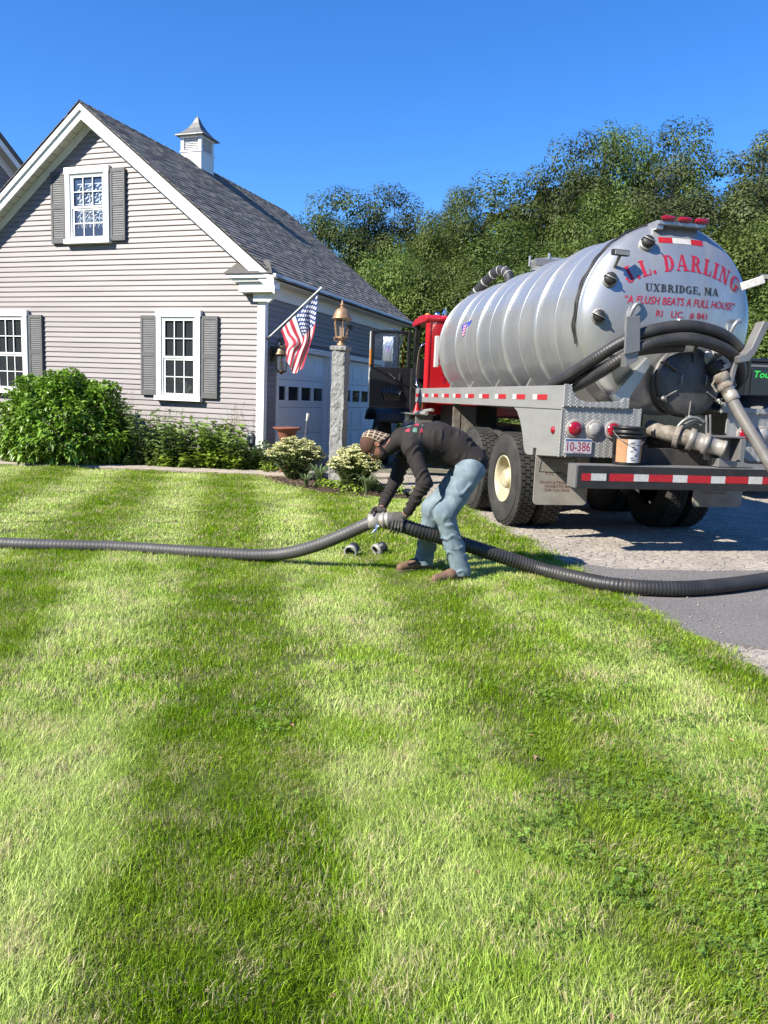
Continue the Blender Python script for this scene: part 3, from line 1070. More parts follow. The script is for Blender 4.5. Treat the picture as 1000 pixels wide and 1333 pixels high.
window(-2.412, -1.384, 1.288, 3.081)
window(-6.745, -5.715, 1.288, 3.081)
_, (ca0, cb0, cz0, cz1) = window(-4.62, -3.535, 4.416, 5.926)

def shutter(xl, xr, z0, z1):
    s = MB().use(M_shutter)
    y0, y1 = -0.062, -0.012
    st = 0.05
    mid = (z0 + z1) / 2 + 0.02
    s.box(xl, xl + st, y0, y1, z0, z1); s.box(xr - st, xr, y0, y1, z0, z1)
    s.box(xl + st, xr - st, y0, y1, z0, z0 + 0.10); s.box(xl + st, xr - st, y0, y1, z1 - 0.075, z1)
    s.box(xl + st, xr - st, y0, y1, mid - 0.045, mid + 0.045)
    s.box(xl + st, xr - st, y0 + 0.016, y1, z0 + 0.10, mid - 0.045); s.box(xl + st, xr - st, y0 + 0.016, y1, mid + 0.045, z1 - 0.075)
    sh = s.build("shutter", house, bevel=0.004)
    lv = MB().use(M_shutter)
    for a, b in ((z0 + 0.10, mid - 0.045), (mid + 0.045, z1 - 0.075)):
        n = int((b - a) / 0.043)
        for k in range(n):
            zz = a + (k + 0.5) * (b - a) / n
            lv.obox(((xl + xr) / 2, -0.048, zz), xr - xl - 2 * st - 0.004, 0.009, 0.030, (-0.22, 0, 0))
    lv.build("louvers", sh, kind='stuff')
for a, b, z0, z1 in ((-2.80, -2.435, 1.38, 2.98), (-1.365, -1.0, 1.36, 2.97), (-5.69, -5.33, 1.38, 2.98), (-7.13, -6.77, 1.38, 2.98),
                     (-5.01, -4.645, 4.44, 5.86), (-3.515, -3.16, 4.46, 5.86)):
    shutter(a, b, z0, z1)

# lace curtain behind the upper window
M_lace = mat("white_lace", (0.80, 0.82, 0.84), 0.8)
lace = MB().use(M_lace)
def lace_panel(z0, z1, scallops):
    a, b = ca0 + 0.12, cb0 - 0.06
    n = 46
    for i in range(n):
        x0, x1 = a + (b - a) * i / n, a + (b - a) * (i + 1) / n
        u = (i + 0.5) / n * 6
        low = z0 + 0.09 * abs(math.sin(u * PI)) if scallops else z0
        rows = 22
        for j in range(rows):
            v = j / rows
            zz = z1 - (z1 - low) * v
            hgt = (z1 - low) / rows
            keep = (math.sin(u * PI * 2 + j * 0.9) + math.cos(j * 1.7 + u * 3.1) > 0.75 - 0.3 * v) or j in (0, rows - 1) or (i % 9 == 4 and j > 4)
            if keep:
                yy = -0.0208 + 0.0012 * math.sin(i * 0.8)
                lace.add([(x0, yy, zz - hgt), (x1 - 0.003, yy, zz - hgt), (x1 - 0.003, yy, zz - 0.002), (x0, yy, zz - 0.002)], [(0, 1, 2, 3)])
zmid = (cz0 + cz1) / 2
lace_panel(zmid + 0.06, cz1 - 0.15, 0)
lace_panel(cz0 + 0.22, zmid - 0.06, 6)
o = lace.build("lace_curtain")
o.location, o.rotation_euler = house.location, house.rotation_euler
tag(o, "white lace curtain hanging behind the panes of the upper gable window", "curtain")
M_bluepane = mat("backing_blue", (0.010, 0.032, 0.085), 0.7)  # flat blue sheet behind the lace and panes
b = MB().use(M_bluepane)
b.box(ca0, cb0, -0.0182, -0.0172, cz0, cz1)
b.build("blue_backing", house)

# garage doors
def garage_door(a, b, hide=None):
    fr = MB().use(M_white)
    fr.box(-0.018, 0.026, a - 0.09, a, 0.06, DZ + 0.09)
    fr.box(-0.018, 0.026, b, b + 0.09, 0.06, DZ + 0.09)
    fr.box(-0.018, 0.026, a, b, DZ, DZ + 0.09)
    fr.box(0.026, 0.05, a - 0.11, b + 0.11, DZ + 0.06, DZ + 0.10)
    fr.box(-0.2, -0.02, a, a + 0.012, 0.06, DZ - 0.001); fr.box(-0.2, -0.02, b - 0.012, b, 0.06, DZ - 0.001)
    fr.box(-0.2, -0.02, a + 0.012, b - 0.012, DZ - 0.013, DZ - 0.001)
    gd = fr.build("garage_door", house, bevel=0.003)
    ya, yb = a + 0.014, b - 0.014
    xo = -0.135
    zs = [0.08, 0.66, 1.24, 1.82, DZ - 0.02]
    n = 4
    for r in range(4):
        z0, z1 = zs[r], zs[r + 1] - 0.008
        pw = (yb - ya) / n
        if r == 2:
            p = MB().use(M_door)
            mz0, mz1 = z0 + 0.13, z1 - 0.13
            p.box(xo - 0.03, xo, ya, yb, z0, mz0); p.box(xo - 0.03, xo, ya, yb, mz1, z1)
            for k in range(n + 1):
                yy = ya + pw * k
                p.box(xo - 0.03, xo, max(ya, yy - 0.055), min(yb, yy + 0.055), mz0, mz1)
            sec = p.build("door_panel", gd, bevel=0.003)
            for k in range(n):
                y0, y1 = ya + pw * k + 0.055, ya + pw * (k + 1) - 0.055
                s = MB().use(M_white)
                s.box(xo, xo + 0.014, y0 - 0.02, y0 + 0.012, mz0 - 0.02, mz1 + 0.02); s.box(xo, xo + 0.014, y1 - 0.012, y1 + 0.02, mz0 - 0.02, mz1 + 0.02)
                s.box(xo, xo + 0.014, y0 + 0.012, y1 - 0.012, mz0 - 0.02, mz0 + 0.012); s.box(xo, xo + 0.014, y0 + 0.012, y1 - 0.012, mz1 - 0.012, mz1 + 0.02)
                s.build("window_frame", gd)
                g = MB().use(M_glass)
                g.add([(xo - 0.012, y0, mz0), (xo - 0.012, y1, mz0), (xo - 0.012, y1, mz1), (xo - 0.012, y0, mz1)], [(0, 1, 2, 3)])
                g.build("pane", gd)
                g = MB().use(M_dark)
                g.add([(xo - 0.028, y0, mz0), (xo - 0.028, y1, mz0), (xo - 0.028, y1, mz1), (xo - 0.028, y0, mz1)], [(0, 1, 2, 3)])
                g.build("interior", gd)
        else:
            p = MB().use(M_door)
            p.box(xo - 0.03, xo, ya, yb, z0, z1)
            for k in range(n):
                y0, y1 = ya + pw * k + 0.05, ya + pw * (k + 1) - 0.05
                a0, a1 = z0 + 0.07, z1 - 0.07
                m = 0.035
                vs = [(xo + 0.001, y0, a0), (xo + 0.001, y1, a0), (xo + 0.001, y1, a1), (xo + 0.001, y0, a1),
                      (xo - 0.010, y0 + 0.012, a0 + 0.012), (xo - 0.010, y1 - 0.012, a0 + 0.012), (xo - 0.010, y1 - 0.012, a1 - 0.012), (xo - 0.010, y0 + 0.012, a1 - 0.012)]
                p.box(xo, xo + 0.012, y0 + m, y1 - m, a0 + m, a1 - m)
                p.box(xo, xo + 0.007, y0, y1, a0, a0 + 0.012); p.box(xo, xo + 0.007, y0, y1, a1 - 0.012, a1)
                p.box(xo, xo + 0.007, y0, y0 + 0.012, a0 + 0.012, a1 - 0.012); p.box(xo, xo + 0.007, y1 - 0.012, y1, a0 + 0.012, a1 - 0.012)
            p.build("door_panel", gd, bevel=0.003)
    return gd
for a, b in DOORS:
    garage_door(a, b)
t = MB().use(M_concrete)
t.box(-0.3, 0.35, 0.45, 7.1, -0.03, 0.07)
t.build("garage_apron", house, bevel=0.01)
m = MB().use(mat("meter_grey", (0.25, 0.26, 0.27), 0.5, 0.3))
m.box(-0.31, -0.19, -0.09, -0.012, 0.52, 0.70)
m.prism([(-0.31, 0.70), (-0.19, 0.70), (-0.22, 0.75), (-0.28, 0.75)], -0.085, -0.014, 'y')
m.build("outlet_box", house, bevel=0.008)

# the main house: its shaded gable end shows at the left edge, behind the garage gable's roof
hm_ = Matrix.Translation(house.location) @ Euler(house.rotation_euler).to_matrix().to_4x4()
wing = thing("house", "shaded clapboard gable end of the main house peeking out at the left edge", "house", hm_ @ Vector((-9.0, 2.0, 0)), house.rotation_euler.z + PI / 2)
WZ, WS, WH = 7.66, 0.70, 4.4
w = MB().use(M_wallcore)
w.prism([(-WH, 0), (WH, 0), (WH, WZ - WS * WH - .2), (0, WZ - .2), (-WH, WZ - WS * WH - .2)], 0.02, 6, 'y')
ww = w.build("wall", wing)
zz = 0.3
while zz < WZ - 0.4:
    hw = min(WH, (WZ - 0.2 - zz - EX) / WS)
    if hw > 0.1:
        clap("clapboard", ww, (-hw, 0.02), (hw, 0.02), zz, EX, (0, -1))
    zz += EX
r_ = MB().use(M_shingle)
for side in (-1, 1):
    e = WH + 0.35
    r_.prism([(0, WZ + .06), (side * e, WZ + .06 - WS * e), (side * e, WZ + .19 - WS * e), (0, WZ + .19)], -0.36, 6.3, 'y')
r_.build("roof", wing)
for side in (-1, 1):
    e = WH + 0.33
    r_ = MB().use(M_white)
    r_.prism([(0, WZ - .12), (side * e, WZ - .12 - WS * e), (side * e, WZ + .058 - WS * e), (0, WZ + .058)], -0.33, -0.30, 'y')
    r_.build("rake_board", wing)
    r_ = MB().use(M_soffit)
    r_.prism([(0, WZ - .03), (side * e, WZ - .03 - WS * e), (side * e, WZ - WS * e), (0, WZ)], -0.299, -0.02, 'y')
    r_.build("rake_soffit", wing)
    r_ = MB().use(M_white)
    r_.prism([(0, WZ - .28), (side * WH, WZ - .28 - WS * WH), (side * WH, WZ - .035 - WS * WH), (0, WZ - .035)], -0.035, 0.0, 'y')
    r_.build("rake_frieze", wing)
# ------------------------------------------------------------------ trees
def leaf_cloud(P, Nrm, size, rng, aspect=0.55, fold=0.25, jitter=0.8):
    """diamond leaves at points P with rough normals Nrm -> verts, quads, per-point random"""
    n = len(P)
    nr = Nrm + rng.normal(0, jitter, (n, 3))
    nr /= np.linalg.norm(nr, axis=1)[:, None] + 1e-9
    t = rng.normal(0, 1, (n, 3))
    t -= nr * np.sum(t * nr, 1)[:, None]
    t /= np.linalg.norm(t, axis=1)[:, None] + 1e-9
    b = np.cross(nr, t)
    s = size * rng.uniform(0.6, 1.35, n)[:, None]
    V = np.stack([P - t * s * .5, P + b * s * aspect * .5 + nr * s * fold * .3, P + t * s * .5, P - b * s * aspect * .5 + nr * s * fold * .3], 1)
    F = (np.arange(n) * 4)[:, None] + np.arange(4)
    return V.reshape(-1, 3), F

def leaf_mat(name, c1, c2, amt=0.40, trans=0.3, rough=0.5):
    m = _leaf(name, c1, c2, amt, trans, rough)
    N, L = m.node_tree.nodes, m.node_tree.links          # every tree a tone of its own
    b = N["Principled BSDF"]
    src = b.inputs["Base Color"].links[0].from_socket
    dest = [l.to_socket for l in src.links]
    oi = N.new("ShaderNodeObjectInfo"); hs = N.new("ShaderNodeHueSaturation"); mr = N.new("ShaderNodeMapRange"); mh = N.new("ShaderNodeMapRange")
    mr.inputs[3].default_value = 0.72; mr.inputs[4].default_value = 1.25
    mh.inputs[3].default_value = 0.485; mh.inputs[4].default_value = 0.515
    L.new(oi.outputs["Random"], mr.inputs[0]); L.new(mr.outputs[0], hs.inputs["Value"])
    L.new(oi.outputs["Random"], mh.inputs[0]); L.new(mh.outputs[0], hs.inputs["Hue"])
    for d in dest:
        L.new(hs.outputs[0], d)
    L.new(src, hs.inputs["Color"])
    return m
def _leaf(name, c1, c2, amt, trans, rough):
    return mat(name, c1, rough, col2=c2, scale=0.35, detail=3, attr="rnd", attr_amt=amt, trans=0.26, spec=0.25)
M_leafA = leaf_mat("oak_leaf", (0.072, 0.108, 0.022), (0.112, 0.150, 0.030))
M_leafB = leaf_mat("maple_leaf", (0.082, 0.118, 0.022), (0.135, 0.172, 0.032))
M_leafC = leaf_mat("ash_leaf", (0.10, 0.13, 0.048), (0.14, 0.17, 0.06))
M_leafD = leaf_mat("dark_leaf", (0.058, 0.085, 0.020), (0.092, 0.120, 0.028))
M_bark = mat("bark", (0.13, 0.105, 0.085), 0.95, col2=(0.06, 0.05, 0.04), scale=6, bump=1, bscale=20)
M_palebark = mat("pale_bark", (0.32, 0.29, 0.25), 0.95, col2=(0.15, 0.13, 0.11), scale=6, bump=1, bscale=20)

def tree_model(kind, H, W, seed, nleaf, lsize, bare=0.25, dens=1.0, material=None, bark=None):
    """returns (trunk mesh, crown mesh); base at the origin, height H, crown width W"""
    rng = np.random.default_rng(seed)
    tr = MB().use(bark or M_bark)
    base_r = 0.018 * H + 0.05
    lean = rng.normal(0, 0.03, 2)
    top = Vector((lean[0] * H, lean[1] * H, H * (0.93 if kind == 'pine' else 0.80)))
    tp = [Vector((0, 0, -0.2)), Vector((lean[0] * H * .2 + rng.normal(0, .1), rng.normal(0, .1), H * 0.3)), Vector((lean[0] * H * .6, lean[1] * H * .6 + rng.normal(0, .15), H * 0.62)), top]
    tp = spline(tp, 6)
    tr.tube(tp, base_r, 8, radii=[base_r * (1 - 0.9 * i / (len(tp) - 1)) * (1.25 if i == 0 else 1) for i in range(len(tp))])
    C = []
    if kind == 'pine':
        z = H * bare
        while z < H * 0.98:
            u = (z - H * bare) / (H * (1 - bare))
            rad = W / 2 * (1 - u) ** 0.75 * (0.55 + 0.45 * min(1, u * 6)) + 0.25
            nb = int(rng.integers(4, 7))
            a0 = rng.uniform(0, 6.28)
            k = min(len(tp) - 1, int(z / (H * .93) * (len(tp) - 1)))
            for i in range(nb):
                a = a0 + i * 2 * PI / nb + rng.normal(0, .2)
                L = rad * rng.uniform(0.6, 1.15)
                p0 = tp[k]
                p1 = p0 + Vector((math.cos(a) * L, math.sin(a) * L, L * rng.uniform(0.05, 0.35)))
                tr.tube([p0, p0.lerp(p1, .5) + Vector((0, 0, -.05 * L)), p1], 0.03, 5, radii=[0.05 * (1 - u) + .02, 0.03, 0.012])
                for q in (0.45, 0.7, 0.95):
                    c = p0.lerp(p1, q)
                    C.append((c.x, c.y, c.z + 0.1, 0.28 * L + 0.28, 0.32))
            z += H * 0.045 * rng.uniform(0.8, 1.2)
    else:
        # a domed crown: leaf masses crowd the outside of an envelope, limbs run out to them
        zc, az = H * (bare * 0.5 + 0.53), H * (0.47 - bare * 0.5)
        n = int(64 * dens)
        for i in range(n):
            u = 1 - 1.75 * (i + rng.uniform()) / n            # from the top downwards
            a = i * 2.39996 + rng.normal(0, .3)
            q = math.sqrt(max(0.02, 1 - u * u))
            bulge = 1 + 0.22 * math.sin(a * 2 + seed) * q + 0.14 * math.sin(a * 3 + u * 5 + seed * 2)
            rr = rng.choice([0.93, 0.80, 0.55], p=[.6, .28, .12]) * bulge
            c = Vector((lean[0] * H * .6 + W / 2 * q * math.cos(a) * rr, lean[1] * H * .6 + W / 2 * q * math.sin(a) * rr, zc + az * u * rr * 0.97))
            C.append((c.x, c.y, c.z, W * rng.uniform(0.10, 0.165) + 0.18, rng.uniform(0.6, 0.85)))
            if i % 3 == 0:
                zt = max(H * bare * .8, min(H * 0.76, c.z - (0.25 + .5 * q) * math.hypot(c.x, c.y)))
                k = max(1, min(len(tp) - 1, int(zt / (H * .80) * (len(tp) - 1))))
                p0 = tp[k]
                pm = p0.lerp(c, .5) + Vector((rng.normal(0, .15), rng.normal(0, .15), -.05 * W))
                r0 = base_r * (0.5 - .3 * k / len(tp))
                tr.tube(spline([p0, pm, c], 3), r0, 5, radii=[r0 * (1 - .85 * j / 6) for j in range(7)])
    C = np.array(C)
    wts = C[:, 3] ** 2
    ci = rng.choice(len(C), nleaf, p=wts / wts.sum())
    d = rng.normal(0, 1, (nleaf, 3)); d /= np.linalg.norm(d, axis=1)[:, None]
    rad = C[ci, 3] * (1 - 0.5 * rng.uniform(0, 1, nleaf) ** 3.0) * rng.uniform(0.85, 1.12, nleaf)
    off = d * rad[:, None]
    off[:, 2] *= C[ci, 4]
    P = C[ci, :3] + off
    nrm = d.copy(); nrm[:, 2] += 0.7
    V, F = leaf_cloud(P, nrm, lsize, rng, aspect=0.22 if kind == 'pine' else 0.62, jitter=0.28)
    clump = rng.uniform(size=len(C))
    rnd = np.clip(0.75 * clump[ci] + 0.25 * rng.uniform(size=nleaf), 0, 1)
    return tr.mesh("trunk"), quads_mesh("crown", V, F, material or M_leafA, {"rnd": np.repeat(rnd, 4)})

T_oak = tree_model('oak', 14.5, 8.0, 1, 42000, 0.165, 0.16, 1.2, M_leafA)
T_oak2 = tree_model('oak', 14.0, 7.0, 2, 40000, 0.16, 0.14, 1.1, M_leafD)
T_maple = tree_model('oak', 13.0, 7.0, 3, 42000, 0.155, 0.08, 1.2, M_leafB)
T_airy = tree_model('oak', 15.5, 6.0, 4, 11000, 0.17, 0.34, 0.7, M_leafD, M_bark)
T_ash = tree_model('oak', 15.0, 5.5, 5, 38000, 0.15, 0.06, 1.25, M_leafC)
T_low = tree_model('oak', 8.0, 6.5, 6, 34000, 0.14, 0.04, 1.1, M_leafB)
T_low2 = tree_model('oak', 8.5, 6.0, 7, 33000, 0.14, 0.05, 1.1, M_leafA)

def tree(name, label, model, x, y, h, w, H0, W0, rz, group):
    t = thing(name, label, "tree", (x, y, -0.05), rz, group)
    s = h / H0 * 0.915
    k = w / W0 * 0.96
    t.scale = (k, k, s)
    link("trunk", model[0], t)
    link("crown", model[1], t)
    return t
GR = "trees along the edge of the wood"
sp = [  # model, x, y, height, width, label
 (T_oak2, -3.9, 45, 13.6, 6.2, "dark round-topped tree just right of the garage roof"),
 (T_oak2, -0.4, 46, 14.3, 5.6, "dark tree with two lobes right behind the roofless end of the garage"),
 (T_maple, 1.9, 42, 12.2, 4.6, "lighter green pointed tree above the flag pole lamp"),
 (T_oak, 3.9, 48, 15.1, 4.6, "dark narrow tree left of the airy crown with the sky gap"),
 (T_airy, 6.4, 46, 15.7, 6.4, "thin airy tree with sky showing through its branches"),
 (T_oak2, 9.6, 45, 17.2, 6.0, "dark tall tree rising right beside the airy tree"),
 (T_oak, 12.6, 47, 18.6, 6.4, "tall dark oak above the middle of the silver tank"),
 (T_oak2, 16.2, 46, 18.5, 6.6, "tallest dark tree above the lettered end of the tank"),
 (T_ash, 18.6, 40, 16.2, 6.2, "tall pale green tree at the right edge of the wood"),
 (T_ash, 14.2, 41, 15.0, 5.0, "pale green tall tree in front of the dark oaks"),
 (T_oak, 21.5, 45, 18.0, 7.0, "big oak beyond the pale tree on the right"),
 (T_maple, 24.5, 40, 15.0, 7.0, "bright maple far out to the right"),
 (T_maple, 10.6, 39, 12.8, 6.4, "bright green broad tree behind the front of the tank"),
 (T_maple, 6.6, 38, 10.6, 6.0, "bright leafy tree below the airy crown"),
 (T_low2, 2.6, 36, 8.6, 5.5, "low green tree left of the red cab"),
 (T_low, 0.1, 37, 9.3, 5.0, "low bright tree over the far end of the garage roof"),
 (T_low2, 4.9, 33, 7.6, 5.6, "low dark green tree behind the cab and the black tank hose"),
 (T_low, 8.3, 34, 9.4, 5.6, "bushy low tree behind the top hatch of the tank"),
 (T_low2, 12.0, 33, 9.6, 6.0, "bushy low tree behind the lettered tank end"),
 (T_low, 15.4, 34, 10.6, 6.2, "broad bright tree right of the tank end"),
 (T_maple, 17.6, 30, 9.8, 5.6, "leafy tree beside the right work light"),
 (T_low, 14.2, 26, 6.2, 5.4, "yellow green low tree just over the black trailer"),
 (T_low2, 18.2, 25, 6.6, 5.4, "low leafy tree right of the black trailer"),
 (T_oak, -7.5, 47, 11.6, 6.0, "tree hidden mostly behind the garage roof"),
 (T_low, 21.0, 32, 9.0, 6.0, "low tree outside the right edge of the wood"),
]
SZ = {id(T_oak): (14.5, 8.0), id(T_oak2): (14.0, 7.0), id(T_maple): (13.0, 7.0), id(T_airy): (15.5, 6.0), id(T_ash): (15.0, 5.5), id(T_low): (8.0, 6.5), id(T_low2): (8.5, 6.0)}
for i, (mo, x, y, h, w, lb) in enumerate(sp):
    H0, W0 = SZ[id(mo)]
    nm = "ash_tree" if mo is T_ash else ("oak_tree" if mo in (T_oak, T_oak2, T_airy) else "maple_tree")
    tree(nm, lb, mo, x, y, h, w, H0, W0, i * 1.3, GR)
# the wood goes on behind them as one mass
rng = np.random.default_rng(31)
Vs, Fs, At = [], [], []
n0 = 0
for i in range(30):
    x = -14 + i * 1.75
    y = 53 + rng.uniform(0, 6)
    h = 9.5 + 6.5 * min(1, max(0, (x + 3) / 14)) + rng.uniform(-1, 1)
    if x < -6:
        h = 8
    m = 2600
    u = rng.uniform(0.02, 1, m)
    a = rng.uniform(0, 6.28, m)
    r = 2.6 * np.sin(PI * np.clip(u * .8 + .12, 0, 1)) * np.sqrt(rng.uniform(0.2, 1, m))
    P = np.stack([x + r * np.cos(a), y + r * np.sin(a), u * h], 1)
    V, F = leaf_cloud(P, np.stack([np.cos(a), np.sin(a), 0.6 + 0 * a], 1), 0.42, rng, 0.65)
    Vs.append(V); Fs.append(F + n0); At.append(np.repeat(rng.uniform(size=m), 4)); n0 += len(V)
link("far_wood", quads_mesh("far_wood", np.concatenate(Vs), np.concatenate(Fs), M_leafD, {"rnd": np.concatenate(At)}), kind='stuff')
# unseen trees added behind the camera to darken reflections in windows and tank
Vs, Fs, At = [], [], []
n0 = 0
for i in range(52):
    an_ = R(172 + i * 2.6)
    x = 62 * math.cos(an_) + rng.uniform(-3, 3)
    y = 62 * math.sin(an_) + 6 + rng.uniform(-3, 3)
    h = 17 + rng.uniform(-2, 3)
    m = 2200
    u = rng.uniform(0.0, 1, m)
    a = rng.uniform(0, 6.28, m)
    r = 3.6 * np.sin(PI * np.clip(u * .8 + .12, 0, 1)) * np.sqrt(rng.uniform(0.2, 1, m))
    P = np.stack([x + r * np.cos(a), y + r * np.sin(a), u * h], 1)
    V, F = leaf_cloud(P, np.stack([np.cos(a), np.sin(a), 0.6 + 0 * a], 1), 0.85, rng, 0.7)
    Vs.append(V); Fs.append(F + n0); At.append(np.repeat(rng.uniform(size=m), 4)); n0 += len(V)
link("reflection_treeline", quads_mesh("reflection_treeline", np.concatenate(Vs), np.concatenate(Fs), M_leafA, {"rnd": np.concatenate(At)}), kind='stuff')
# undergrowth under the trees
Vs, Fs, At = [], [], []
n0 = 0
for i in range(120):
    x, y = rng.uniform(-6, 26), rng.uniform(25, 42)
    if x < 1.5 + (y - 25) * -0.2:
        y = rng.uniform(31, 42)
    m = 260
    d = rng.normal(0, 1, (m, 3)); d /= np.linalg.norm(d, axis=1)[:, None]; d[:, 2] = np.abs(d[:, 2])
    s = rng.uniform(0.8, 1.7)
    P = np.array([x, y, 0]) + d * np.array([s, s, s * .95]) * rng.uniform(0.6, 1.05, (m, 1))
    V, F = leaf_cloud(P, d + [0, 0, .4], 0.24, rng, 0.6)
    Vs.append(V); Fs.append(F + n0); At.append(np.repeat(rng.uniform(size=m), 4)); n0 += len(V)
link("undergrowth", quads_mesh("undergrowth", np.concatenate(Vs), np.concatenate(Fs), M_leafB, {"rnd": np.concatenate(At)}), kind='stuff')

# ------------------------------------------------------------------ plants in the bed
def bed_plant(name, label, cat, loc, stems, leaves, extra=None, group=None):
    t = thing(name, label, cat, loc, 0, group)
    if stems is not None:
        link("stem", stems, t)
    link("foliage", leaves, t, kind='stuff')
    for n, me in (extra or []):
        link(n, me, t, kind='stuff')
    return t

def broad_leaves(P, D, L, W, rng, droop=0.5):
    """pointed leaves folded along the midrib, 6 verts each: P base, D direction"""
    n = len(P)
    D = D / (np.linalg.norm(D, axis=1)[:, None] + 1e-9)
    up = np.tile([0., 0., 1.], (n, 1)) + rng.normal(0, .25, (n, 3))
    S = np.cross(D, up); S /= np.linalg.norm(S, axis=1)[:, None] + 1e-9
    N = np.cross(S, D)
    l = L * rng.uniform(0.65, 1.25, n)[:, None]
    w = W * rng.uniform(0.7, 1.2, n)[:, None]
    mid = P + D * l * .5 + N * l * 0.03
    tip = P + D * l - np.array([0, 0, 1]) * l * droop * rng.uniform(0.3, 1, n)[:, None]
    V = np.stack([P, P + D * l * .35 + S * w * .5 + N * w * .18, mid, P + D * l * .35 - S * w * .5 + N * w * .18, tip, mid + (tip - mid) * .45 + S * w * .3 + N * w * .1, mid + (tip - mid) * .45 - S * w * .3 + N * w * .1], 1)
    b = (np.arange(n) * 7)[:, None]
    F = np.concatenate([b + [0, 2, 1, 1], b + [0, 3, 2, 2], b + [1, 2, 4, 5], b + [3, 6, 4, 2]])
    tri = np.concatenate([b + [0, 2, 1], b + [0, 3, 2], b + [1, 2, 5], b + [2, 4, 5], b + [3, 6, 2], b + [2, 6, 4]])
    return V.reshape(-1, 3), tri

M_shrub = mat("shrub_leaf", (0.13, 0.255, 0.022), 0.38, col2=(0.21, 0.34, 0.038), scale=2.5, attr="rnd", attr_amt=0.45, trans=0.25, spec=0.5)
M_stem = mat("green_stem", (0.09, 0.11, 0.035), 0.7)
rng = np.random.default_rng(41)
# the big round shrub under the left window
n = 13500
d = rng.normal(0, 1, (n, 3)); d /= np.linalg.norm(d, axis=1)[:, None]
d[:, 2] = np.where(d[:, 2] < -0.72, -d[:, 2], d[:, 2])
lump = 1 + 0.11 * np.sin(d[:, 0] * 9 + 1) * np.cos(d[:, 2] * 8) + 0.07 * np.sin(d[:, 1] * 11) + 0.06 * np.sin(d[:, 0] * 17 + d[:, 2] * 13)
rad = lump * rng.choice([1.0, 0.93, 0.82, 0.68], n, p=[.40, .24, .20, .16]) * rng.uniform(0.95, 1.04, n)
P = d * rad[:, None] * np.array([1.14, 0.95, 1.0]) + [0, 0, 0.66]
low_ = d[:, 2] < 0
P[low_, :2] *= 1.12
P = P[P[:, 2] > 0.06]; dd = d[:len(P)]
dd = (P - [0, 0, 0.5]); dd /= np.linalg.norm(dd, axis=1)[:, None]
V, F = broad_leaves(P, dd * 0.7 + rng.normal(0, .55, P.shape) + [0, 0, 0.15], 0.13, 0.072, rng, 0.6)
st = MB().use(M_stem)
for i in range(26):
    a, e = rng.uniform(0, 6.28), rng.uniform(0.3, 1.4)
    q = Vector((math.cos(a) * math.cos(e), math.sin(a) * math.cos(e), math.sin(e))) * 0.95
    st.tube([(0.1 * math.cos(a), 0.1 * math.sin(a), 0), q * 0.5 + Vector((0, 0, 0.2)), q + Vector((0, 0, 0.45))], 0.012, 5)
bed_plant("broadleaf_shrub", "big round broad-leaved green shrub under the left ground floor window", "shrub", (-6.25, 15.0, 0.0), st.mesh("stem"),
          quads_mesh("foliage", V, F, M_shrub, {"rnd": np.repeat(rng.uniform(size=len(P)), 7)}))

def weed(seed, h, w, ns, per, L, W, material, up=0.5, lean=0.5):
    rng = np.random.default_rng(seed)
    st = MB().use(M_stem)
    Ps, Ds = [], []
    for i in range(ns):
        a = rng.uniform(0, 6.28); r = w * math.sqrt(rng.uniform()) * .5
        b = Vector((r * math.cos(a) * .5, r * math.sin(a) * .5, 0))
        hh = h * rng.uniform(0.55, 1.0)
        tip = b + Vector((r * math.cos(a) * lean * 2 + rng.normal(0, .04), r * math.sin(a) * lean * 2 + rng.normal(0, .04), hh))
        pts = spline([b, b.lerp(tip, .5) + Vector(rng.normal(0, .02, 3)), tip], 4)
        st.tube(pts, 0.005, 4, radii=[0.006 - .0045 * k / 8 for k in range(9)], caps=False)
        for k in range(per):
            u = (0.15 + 0.85 * (k + rng.uniform()) / per) * 8
            q = pts[min(8, int(u))]
            an = k * 2.4 + rng.normal(0, .3)
            Ps.append(tuple(q)); Ds.append((math.cos(an), math.sin(an), up + rng.normal(0, .25)))
    V, F = broad_leaves(np.array(Ps), np.array(Ds), L, W, rng, 0.35)
    return st.mesh("stem"), quads_mesh("foliage", V, F, material, {"rnd": np.repeat(rng.uniform(size=len(Ps)), 7)})
M_weedA = mat("weed_leaf", (0.24, 0.36, 0.06), 0.5, var=0.3, scale=3, attr="rnd", attr_amt=0.35, trans=0.42)
M_weedB = mat("bluish_leaf", (0.18, 0.27, 0.075), 0.5, var=0.3, scale=3, attr="rnd", attr_amt=0.4, trans=0.25)
M_lime = mat("lime_leaf", (0.26, 0.38, 0.035), 0.5, var=0.3, scale=3, attr="rnd", attr_amt=0.3, trans=0.35)
M_straw = mat("dry_grass", (0.42, 0.38, 0.20), 0.8, var=0.3, scale=5, attr="rnd", attr_amt=0.3, trans=0.3)
PG = "perennials in the bed under the right window"
